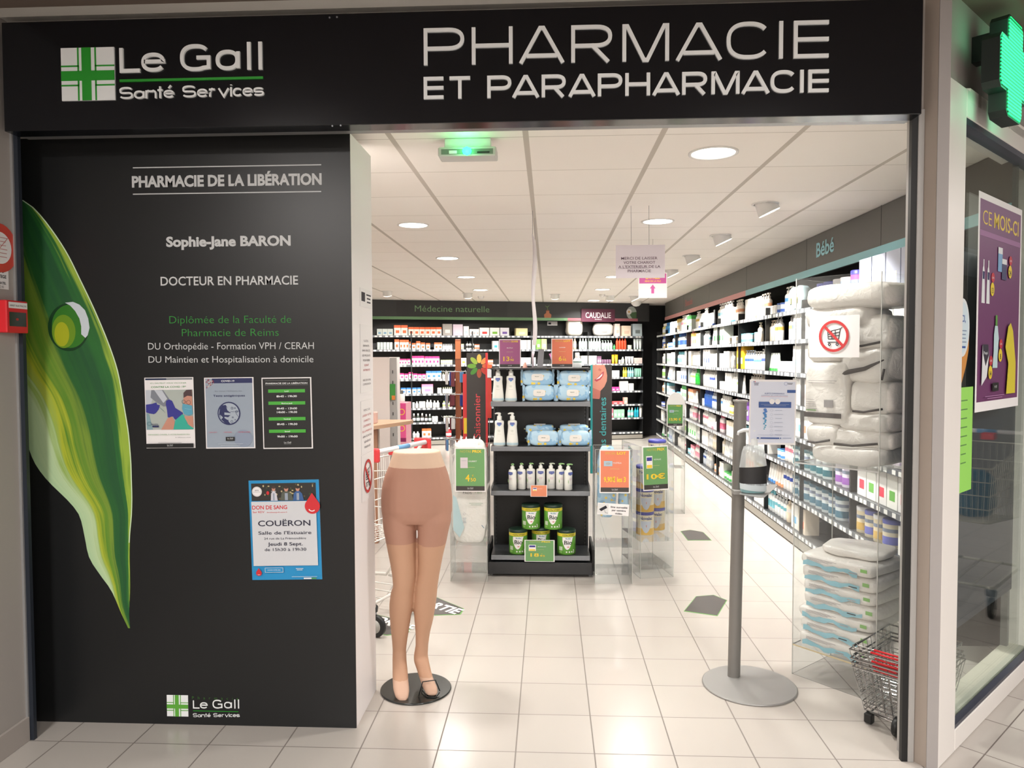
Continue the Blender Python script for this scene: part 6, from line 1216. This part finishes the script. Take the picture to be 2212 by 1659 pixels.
t = thing('oil_bottle_picture', 'amber bottle picture with green leaves on the back wall fascia', 'picture', B0, BAa); a = blocal(1183, 688); pr = Print(1, 1, x0=a[0]-.5, z0=a[1], y=-.004); A_ = mat((170, 105, 75), .5); pr.pg([(.44, 1), (.56, 1), (.57, .93), (.53, .90), (.53, .86), (.47, .86), (.47, .90), (.43, .93)], A_); pr.rect(.475, .845, .525, .865, mat((120, 70, 50), .5)); pr.line((.5, .845), (.49, .78), .006, mat((110, 140, 80), .5)); pr.pg([(.49, .80), (.45, .76), (.47, .79)], mat((120, 160, 90), .5)); pr.pg([(.49, .80), (.54, .75), (.51, .79)], mat((120, 160, 90), .5)); pr.build('print', t)
t = thing('camera_sticker', 'small white camera sticker under the green stripe on the back wall', 'sticker', B0, BAa); a = blocal(1191, 702); b_ = blocal(1213, 693); b = MB(); b.box((a[0], .26, a[1]), (b_[0], .27, b_[1]), PAPER); b.box((a[0]+.02, .258, a[1]+.02), (a[0]+.07, .26, b_[1]-.02), INK); b.build('sheet', t)

# ================================================================= PRODUCTS
_pc = {}
def prod(kind, w_, d_, h_, body, acc, near=False):
    """shared meshes for one kind of product; returns [(part name, mesh)]"""
    key = (kind, round(w_, 3), round(d_, 3), round(h_, 3), body, acc)
    if key in _pc: return _pc[key]
    B = mat(body, .42); A = mat(acc, .42); out = []
    def fin_(n, mb):
        o = mb.build(n); me = o.data; bpy.data.objects.remove(o); out.append((n, me))
    r = w_/2
    if kind in ('box', 'carton'):
        m = MB(); m.box((-r, -d_/2, 0), (r, d_/2, h_*.74), B); m.box((-r, -d_/2, h_*.74), (r, d_/2, h_), A if kind == 'box' else B); m.box((-r*.5, -d_/2-.0008, h_*.22), (r*.55, -d_/2, h_*.5), mat((225, 222, 215) if min(body) < 180 else acc, .5)); fin_('box_body', m)
    elif kind == 'bottle':
        m = MB(); m.lathe([(r*.9, 0), (r, .005), (r, h_*.62), (r*.8, h_*.72), (r*.38, h_*.77), (r*.38, h_*.8)], B, 14, sy=.75); m.lathe([(r*1.01, h_*.18), (r*1.01, h_*.5)], A if sum(acc) < 560 else mat((205, 210, 215), .5), 14, sy=.755); fin_('bottle_body', m)
        m = MB(); m.lathe([(r*.45, h_*.78), (r*.45, h_*.97), (r*.35, h_)], A, 12); fin_('cap', m)
    elif kind == 'pump':
        m = MB(); m.lathe([(r*.9, 0), (r, .005), (r, h_*.66), (r*.7, h_*.72), (r*.3, h_*.76)], B, 14, sy=.75); m.lathe([(r*1.01, h_*.42), (r*1.01, h_*.56)], A, 14, sy=.755); fin_('bottle_body', m)
        m = MB(); m.lathe([(r*.4, h_*.75), (r*.4, h_*.86), (r*.15, h_*.88), (r*.15, h_*.94)], B, 10); m.box((-r*.75, -r*.3, h_*.94), (r*.3, r*.3, h_), B, .002); fin_('pump', m)
    elif kind == 'tube':
        m = MB(); vs = []; n = 12
        for q in range(n): a = 2*PI*q/n; vs.append((r*.7*math.cos(a), r*.7*math.sin(a), h_*.14))
        for q in range(n): a = 2*PI*q/n; vs.append((r*math.cos(a), r*.12*math.sin(a), h_))
        m.add(vs, [(q, (q+1) % n, n+(q+1) % n, n+q) for q in range(n)]+[tuple(range(n, 2*n))], B, True); fin_('tube_body', m); m = MB(); m.lathe([(r*.7, 0), (r*.72, h_*.15)], A, 12); fin_('cap', m)
    elif kind in ('jar', 'tin'):
        m = MB(); m.lathe([(r*.97, 0), (r, .004), (r, h_*.84)], B, 18); m.lathe([(r*1.01, h_*.12), (r*1.01, h_*.40)], A, 18); m.lathe([(r*1.012, h_*.55), (r*1.012, h_*.68)], mat((120, 130, 150), .5) if kind == 'tin' else A, 18) if kind == 'tin' else None; fin_('tin_body' if kind == 'tin' else 'jar_body', m)
        m = MB(); m.lathe([(r*1.02, h_*.84), (r*1.03, h_*.97), (r*.95, h_)], A if kind == 'jar' or sum(acc) < 420 else mat((225, 225, 228), .4), 18); fin_('lid', m)
    elif kind == 'bag':
        m = pack(w_, d_, h_, int(h_*1000) % 17, PACK, .014, .45, 24, 10); m.mats = [B]; m.mi = [0]*len(m.f); m.box((-w_*.15, -d_/2-.006, h_*.3), (w_*.15, -d_/2-.002, h_*.55), A); fin_('bag_body', m)
    _pc[key] = out; return out
NM = {'box': 'product_box', 'carton': 'product_carton', 'bottle': 'product_bottle', 'pump': 'pump_bottle', 'tube': 'cosmetic_tube', 'jar': 'cosmetic_jar', 'tin': 'milk_powder_tin', 'bag': 'soft_bag'}
CT = {'box': 'box', 'carton': 'box', 'bottle': 'bottle', 'pump': 'bottle', 'tube': 'tube', 'jar': 'jar', 'tin': 'tin', 'bag': 'bag'}
_seen = {}
def put(kind, size, body, acc, loc, rz, label, group, flat=False):
    parts = prod(kind, *size, body, acc); n = _seen[label] = _seen.get(label, 0)+1
    assert n == 1, label
    if len(parts) == 1:
        o = bpy.data.objects.new(NM[kind], parts[0][1]); COL.objects.link(o); return fin(o, None, label, CT[kind], group, None, loc, rz)
    t = thing(NM[kind], label, CT[kind], loc, rz, group)
    for n_, me in parts: o = bpy.data.objects.new(n_, me); COL.objects.link(o); o.parent = t
    return t
CN = [((236, 236, 232), 'white'), ((244, 120, 60), 'orange'), ((226, 50, 125), 'pink'), ((70, 130, 205), 'blue'), ((110, 170, 80), 'green'), ((240, 195, 60), 'yellow'), ((120, 80, 160), 'violet'), ((60, 160, 180), 'teal'), ((200, 55, 50), 'red'), ((35, 38, 36), 'black'), ((150, 145, 140), 'grey'), ((225, 200, 175), 'cream'), ((205, 185, 205), 'lilac'), ((190, 215, 200), 'mint'), ((120, 80, 50), 'brown'), ((40, 60, 140), 'navy')]
def cname(c): return min(CN, key=lambda q: sum((a-b)**2 for a, b in zip(q[0], c)))[1]
W8 = (238, 237, 232)
ordw = ['first', 'second', 'third', 'fourth', 'fifth', 'sixth', 'seventh', 'eighth', 'ninth', 'tenth', 'eleventh', 'twelfth', 'thirteenth', 'fourteenth', 'fifteenth', 'sixteenth', 'seventeenth', 'eighteenth', 'nineteenth', 'twentieth']
def od(n): return ordw[n] if n < 20 else '%dth' % (n+1)
OR_, PK, BL_, GN, YL, VI, TE = (240, 112, 62), (228, 52, 130), (62, 124, 200), (110, 175, 75), (238, 190, 55), (120, 80, 165), (70, 175, 190)
PG = (186, 206, 196)
# back wall rows: level, [(u0, u1, count, height in pixels, kind, body, accent)]
BR_ = {7: [(815, 850, 3, 14, 'carton', (205, 215, 210), (120, 160, 190)), (852, 882, 2, 22, 'box', W8, OR_), (883, 955, 6, 18, 'box', W8, OR_), (957, 978, 1, 25, 'carton', (165, 160, 155), (205, 195, 185)), (979, 1001, 1, 24, 'carton', (212, 196, 212), (225, 205, 215)), (1002, 1014, 1, 20, 'carton', W8, (190, 205, 215)), (1015, 1036, 3, 14, 'carton', W8, (210, 190, 190)), (1037, 1058, 1, 17, 'carton', W8, (215, 60, 60)), (1059, 1080, 1, 17, 'carton', W8, (120, 180, 60)), (1081, 1101, 1, 17, 'carton', (228, 228, 235), (120, 90, 170)), (1115, 1141, 1, 16, 'carton', (240, 225, 170), (200, 60, 50)),
          (1226, 1262, 1, 38, 'bag', (214, 206, 192), (175, 170, 160)), (1284, 1328, 1, 28, 'bag', (214, 210, 204), (185, 180, 175)), (1329, 1340, 1, 26, 'carton', (240, 226, 218), (220, 190, 180)), (1344, 1364, 1, 22, 'carton', (242, 222, 200), (225, 195, 170)), (1368, 1388, 1, 26, 'carton', (190, 205, 210), (120, 130, 130))],
     6: [(815, 849, 5, 16, 'jar', (220, 228, 225), (205, 215, 215)), (853, 863, 1, 22, 'box', W8, OR_), (864, 884, 3, 21, 'box', W8, OR_), (885, 889, 1, 17, 'box', W8, OR_), (890, 899, 1, 14, 'box', W8, OR_), (900, 909, 1, 18, 'box', W8, OR_), (910, 919, 1, 15, 'box', W8, OR_), (921, 930, 1, 14, 'box', W8, OR_), (939, 956, 2, 15, 'box', W8, OR_), (957, 978, 6, 12, 'bottle', W8, W8), (992, 1003, 3, 12, 'jar', W8, (215, 225, 170)), (1008, 1025, 3, 17, 'bottle', W8, (50, 50, 50)), (1026, 1037, 3, 11, 'jar', W8, OR_), (1065, 1078, 1, 18, 'carton', W8, TE), (1120, 1158, 2, 20, 'carton', W8, (225, 225, 200)), (1159, 1169, 1, 22, 'carton', (130, 195, 90), (90, 170, 60)), (1170, 1182, 1, 22, 'carton', (225, 235, 150), (140, 190, 90)),
          (1240, 1247, 1, 24, 'bottle', (205, 170, 140), (235, 215, 195)), (1252, 1300, 8, 24, 'bottle', PG, (225, 235, 230)), (1301, 1325, 4, 19, 'pump', PG, W8), (1326, 1331, 1, 10, 'bottle', (90, 190, 110), (60, 160, 90)), (1332, 1355, 4, 26, 'pump', (236, 82, 48), (236, 82, 48)), (1358, 1367, 1, 9, 'jar', W8, (210, 220, 190)), (1370, 1388, 3, 23, 'tube', (228, 238, 234), (200, 220, 215))],
     5: [(854, 861, 1, 13, 'box', W8, PK), (862, 879, 3, 13, 'box', W8, PK), (880, 887, 1, 13, 'box', W8, PK), (888, 917, 4, 19, 'box', W8, PK), (918, 950, 4, 18, 'box', W8, PK), (953, 978, 6, 10, 'jar', W8, (210, 220, 160)), (996, 1008, 1, 14, 'carton', W8, YL), (1052, 1066, 5, 10, 'jar', W8, OR_), (1126, 1158, 3, 14, 'carton', W8, (240, 225, 200)),
          (1256, 1290, 3, 17, 'carton', W8, (230, 230, 220)), (1291, 1300, 2, 16, 'box', (126, 96, 120), (105, 70, 95)), (1301, 1322, 4, 9, 'jar', (126, 96, 120), (105, 70, 95)), (1323, 1337, 2, 19, 'tube', (240, 180, 40), (235, 150, 30)), (1338, 1343, 1, 8, 'jar', W8, W8), (1344, 1351, 1, 14, 'bottle', (220, 225, 190), W8), (1352, 1371, 3, 15, 'tube', W8, (225, 215, 215)), (1372, 1388, 3, 12, 'carton', (240, 215, 208), (235, 200, 195))],
     4: [(854, 863, 1, 22, 'box', W8, PK), (864, 873, 1, 13, 'box', W8, PK), (874, 882, 1, 12, 'box', W8, PK), (883, 892, 1, 15, 'box', W8, PK), (893, 902, 1, 12, 'box', W8, PK), (903, 911, 1, 11, 'box', W8, PK), (912, 920, 1, 11, 'box', W8, PK), (921, 954, 3, 17, 'box', W8, BL_), (956, 977, 5, 13, 'bottle', W8, (215, 222, 170)),
          (1322, 1339, 3, 14, 'carton', (232, 240, 235), (200, 225, 215)), (1347, 1356, 2, 20, 'pump', (238, 205, 70), (235, 215, 120)), (1357, 1371, 3, 20, 'pump', (140, 200, 200), (200, 225, 225)), (1372, 1387, 4, 18, 'tube', (150, 215, 185), (120, 195, 165))],
     3: [(866, 877, 1, 13, 'box', W8, BL_), (878, 889, 1, 13, 'box', W8, BL_), (890, 900, 1, 13, 'box', W8, BL_), (901, 909, 1, 13, 'box', W8, BL_), (911, 936, 1, 20, 'box', (242, 205, 210), (235, 130, 165)), (945, 954, 2, 12, 'jar', W8, W8), (956, 977, 5, 13, 'bottle', W8, (215, 222, 170)), (1322, 1339, 2, 8, 'carton', (205, 60, 140), (140, 60, 120)), (1341, 1358, 2, 20, 'carton', W8, (210, 225, 230)), (1359, 1370, 1, 15, 'carton', W8, (210, 225, 230))],
     2: [(882, 896, 2, 12, 'jar', W8, W8), (897, 904, 1, 14, 'bottle', W8, W8), (905, 919, 2, 14, 'jar', W8, W8), (920, 934, 2, 17, 'bottle', W8, W8), (935, 950, 2, 15, 'bottle', W8, W8), (956, 963, 1, 14, 'bottle', W8, (180, 205, 120)), (965, 978, 3, 13, 'bottle', W8, (180, 205, 120)), (1325, 1348, 2, 6, 'carton', (225, 95, 100), W8), (1349, 1357, 1, 14, 'carton', (210, 180, 165), (190, 150, 135))],
     1: [(880, 889, 1, 19, 'bottle', (52, 48, 44), W8), (890, 898, 1, 19, 'bottle', (52, 48, 44), W8), (899, 907, 1, 19, 'bottle', (40, 52, 44), W8), (908, 916, 1, 19, 'bottle', (52, 48, 44), W8), (917, 924, 1, 17, 'bottle', (52, 48, 44), W8), (925, 932, 1, 17, 'bottle', (40, 52, 44), W8), (933, 946, 2, 12, 'jar', W8, W8), (958, 978, 4, 12, 'jar', W8, (222, 225, 205)), (1322, 1326, 1, 20, 'carton', (190, 110, 130), (190, 110, 130)), (1327, 1350, 3, 17, 'carton', (150, 215, 170), (120, 195, 150)), (1358, 1371, 2, 21, 'bottle', (110, 205, 190), W8), (1372, 1382, 2, 21, 'bottle', (40, 185, 205), (30, 160, 190)), (1383, 1389, 1, 25, 'tube', (222, 222, 215), (235, 235, 230))],
     0: [(874, 885, 2, 8, 'jar', W8, (235, 235, 225)), (890, 906, 2, 13, 'bottle', W8, W8), (911, 931, 2, 19, 'box', (240, 225, 215), OR_), (963, 976, 1, 20, 'jar', (205, 50, 60), (235, 225, 225))]}
for lv, rows_ in BR_.items():
    cnt = {}
    for u0, u1, n, hp_, kind, body, acc in rows_:
        for i in range(n):
            ua = u0+(u1-u0)*i/n; ub = u0+(u1-u0)*(i+1)/n; s0, s1_ = bs(ua), bs(ub); w_ = (s1_-s0)*.95; d_ = min(.12, w_) if kind not in ('bag',) else .18
            dist = (B0+bu*s0).y; h_ = min(hp_/FPX*dist*1.01, .245 if lv < 7 else .4); loc = B0+bu*((s0+s1_)/2)+bn*-(.02+d_/2)+Vector((0, 0, LB[lv]))
            c1, c2 = cname(body), cname(acc); base = (c1 if c1 == c2 or kind == 'bag' else '%s-topped %s' % (c2, c1) if kind == 'box' else '%s and %s' % (c1, c2))+' '+{'box': 'box', 'carton': 'flat box', 'bag': 'tote bag', 'pump': 'pump bottle'}.get(kind, kind)
            side = 'right part' if u0 > 1200 else 'left part'; k_ = (base, side); cnt[k_] = cnt.get(k_, -1)+1
            put(kind, (w_, d_, h_), body, acc, loc, BAa, '%s, %s such from left, %s shelf, %s of back wall' % (base, od(cnt[k_]), LN[lv], side), 'products on the back wall shelves, %s row' % LN[lv])
# right wall
rnd = random.Random(21)
kinds_far = [('bottle', .075, .22), ('pump', .08, .22), ('tube', .07, .19), ('jar', .09, .09), ('box', .09, .18), ('bottle', .085, .19), ('carton', .12, .2), ('pump', .085, .21)]
accs = [(W8, W8)]*5+[(W8, (90, 150, 215)), (W8, (70, 90, 170)), (W8, (235, 150, 170)), (W8, (150, 200, 110)), (W8, (215, 180, 90)), ((236, 240, 240), (120, 190, 205)), ((240, 232, 222), (225, 160, 120)), ((245, 235, 235), (225, 110, 140)), ((225, 235, 225), (80, 175, 90)), ((205, 215, 225), (60, 95, 170)), ((240, 228, 205), W8)]
def rput(lv, y, kind, w_, h_, body, acc, k_, zone, d_=None, word=None):
    d_ = d_ or min(w_, .11); loc = (XS+.03+d_/2, y, LV[lv]); c1, c2 = cname(body), cname(acc)
    base = (c1 if c1 == c2 else '%s and %s' % (c1, c2))+' '+(word or {'box': 'box', 'carton': 'flat box', 'pump': 'pump bottle'}.get(kind, kind))
    put(kind, (w_, d_, h_), body, acc, loc, -PI/2, '%s, %s item from left, %s shelf, right-hand wall, %s' % (base, od(k_), LN[lv], zone), 'products on the right-hand wall, %s row' % LN[lv])
def zone(y): return 'far end' if y > 11 else 'middle stretch' if y > 7.6 else 'near stretch'
cnts = {}
def rp(lv, y, *a, **k):
    z_ = zone(y) if y > 6.35 else 'behind acrylic bin'; q = (lv, z_); cnts[q] = cnts.get(q, -1)+1; rput(lv, y, *a, cnts[q], z_, **k)
for lv in range(8):
    y = 13.55
    hmax = (.235 if lv < 7 else .26) if lv else .22
    run = 0
    while y > (6.35 if lv < 7 else 6.5):
        if run <= 0: kd, w0, h0 = rnd.choice(kinds_far); body, acc = rnd.choice(accs); run = rnd.choice((2, 3, 3, 4)); h_ = min(h0*rnd.uniform(.85, 1.15), hmax-.012)
        if lv == 7 and y > 12.6: kd, w0, h_ = 'bottle', .085, .20; body, acc = [((200, 190, 120), (235, 235, 230)), ((50, 130, 190), (40, 110, 175)), ((60, 150, 200), (30, 110, 170)), ((205, 225, 130), (235, 240, 235))][int((13.55-y)/.24) % 4]
        if lv == 7 and 8.6 < y < 9.3: kd, w0, h_, body, acc = 'pump', .11, .25, W8, (150, 205, 225)
        if lv == 5 and 7.95 < y < 8.35: kd, w0, h_, body, acc = 'carton', .13, .235, (240, 185, 45), (245, 205, 70)
        if lv == 4 and 10.3 < y < 10.6: kd, w0, h_, body, acc = 'bottle', .09, .22, (60, 190, 70), (30, 160, 50)
        if lv == 3 and 7.5 < y < 8.0: kd, w0, h_, body, acc = 'box', .10, .20, (130, 85, 170), (110, 70, 150)
        if lv == 3 and 9.6 < y < 9.95: kd, w0, h_, body, acc = 'bottle', .08, .22, (60, 110, 190), (40, 80, 160)
        if lv == 1 and 7.6 < y < 8.3: kd, w0, h_, body, acc = 'carton', .10, .20, (236, 214, 180), OR_
        sc = 1.35 if y > 10.5 else 1.12 if y > 8.5 else 1.0; w_ = w0*sc
        rp(lv, y-w_/2, kd, w_*.94, h_, body, acc); y -= w_*rnd.uniform(1.0, 1.08)+(.22 if rnd.random() < .06 else 0); run -= 1
# second line of bigger goods behind the bin: milk tins, wipes, cartons
def line_(lv, y0, y1_, w_, kind, h_, cols, **k):
    y = y0; i = 0
    while y-w_ > y1_-.001: b_, a_ = cols[i % len(cols)]; rp(lv, y-w_/2, kind, w_*.95, h_, b_, a_, **k); y -= w_*1.02; i += 1
line_(3, 6.3, 5.7, .12, 'carton', .20, [(W8, (235, 150, 120)), (W8, (120, 190, 215))]); line_(3, 5.6, 4.05, .135, 'tin', .17, [(W8, (200, 170, 205)), (W8, (180, 150, 190))])
line_(2, 6.3, 5.45, .13, 'tin', .165, [((214, 226, 226), (60, 110, 120))]); line_(2, 5.4, 5.05, .12, 'tin', .17, [((226, 218, 235), (150, 95, 175))]); line_(2, 4.98, 4.05, .14, 'carton', .21, [((232, 230, 228), (225, 70, 90)), ((236, 236, 230), (110, 180, 80))])
line_(1, 6.3, 5.2, .128, 'tin', .17, [((208, 216, 218), (72, 110, 128))]); line_(1, 5.15, 4.45, .125, 'tin', .17, [((226, 216, 190), (105, 110, 185)), ((226, 212, 180), (200, 165, 90))]); line_(1, 4.4, 4.05, .16, 'carton', .17, [(W8, (120, 165, 190))])
line_(0, 6.9, 6.5, .16, 'carton', .19, [(W8, (120, 180, 220)), ((238, 225, 205), OR_)]) if False else None
line_(0, 6.3, 5.9, .17, 'carton', .20, [(W8, (120, 180, 220)), ((238, 225, 205), OR_)]); line_(0, 4.95, 4.6, .13, 'tin', .165, [((236, 232, 215), (88, 90, 175))])
line_(4, 6.3, 4.1, .13, 'carton', .21, [(W8, (225, 230, 235)), (W8, (150, 195, 220)), ((240, 230, 225), (230, 160, 170))]); line_(5, 6.3, 4.1, .15, 'carton', .22, [(W8, (150, 200, 225)), (W8, W8)]); line_(6, 6.3, 4.1, .16, 'carton', .22, [(W8, (190, 215, 225)), (W8, W8)])
line_(7, 6.45, 6.0, .15, 'bag', .2, [((190, 215, 222), (235, 215, 120))]); line_(7, 5.8, 5.5, .13, 'tin', .17, [(W8, (78, 82, 180))]); line_(7, 5.48, 5.2, .13, 'tin', .17, [(W8, (150, 195, 225)), ((190, 205, 232), (225, 225, 235))]); line_(7, 5.18, 5.04, .12, 'tin', .20, [((215, 90, 150), (70, 70, 170))]); line_(7, 5.0, 4.05, .19, 'carton', .25, [((196, 204, 224), W8)])
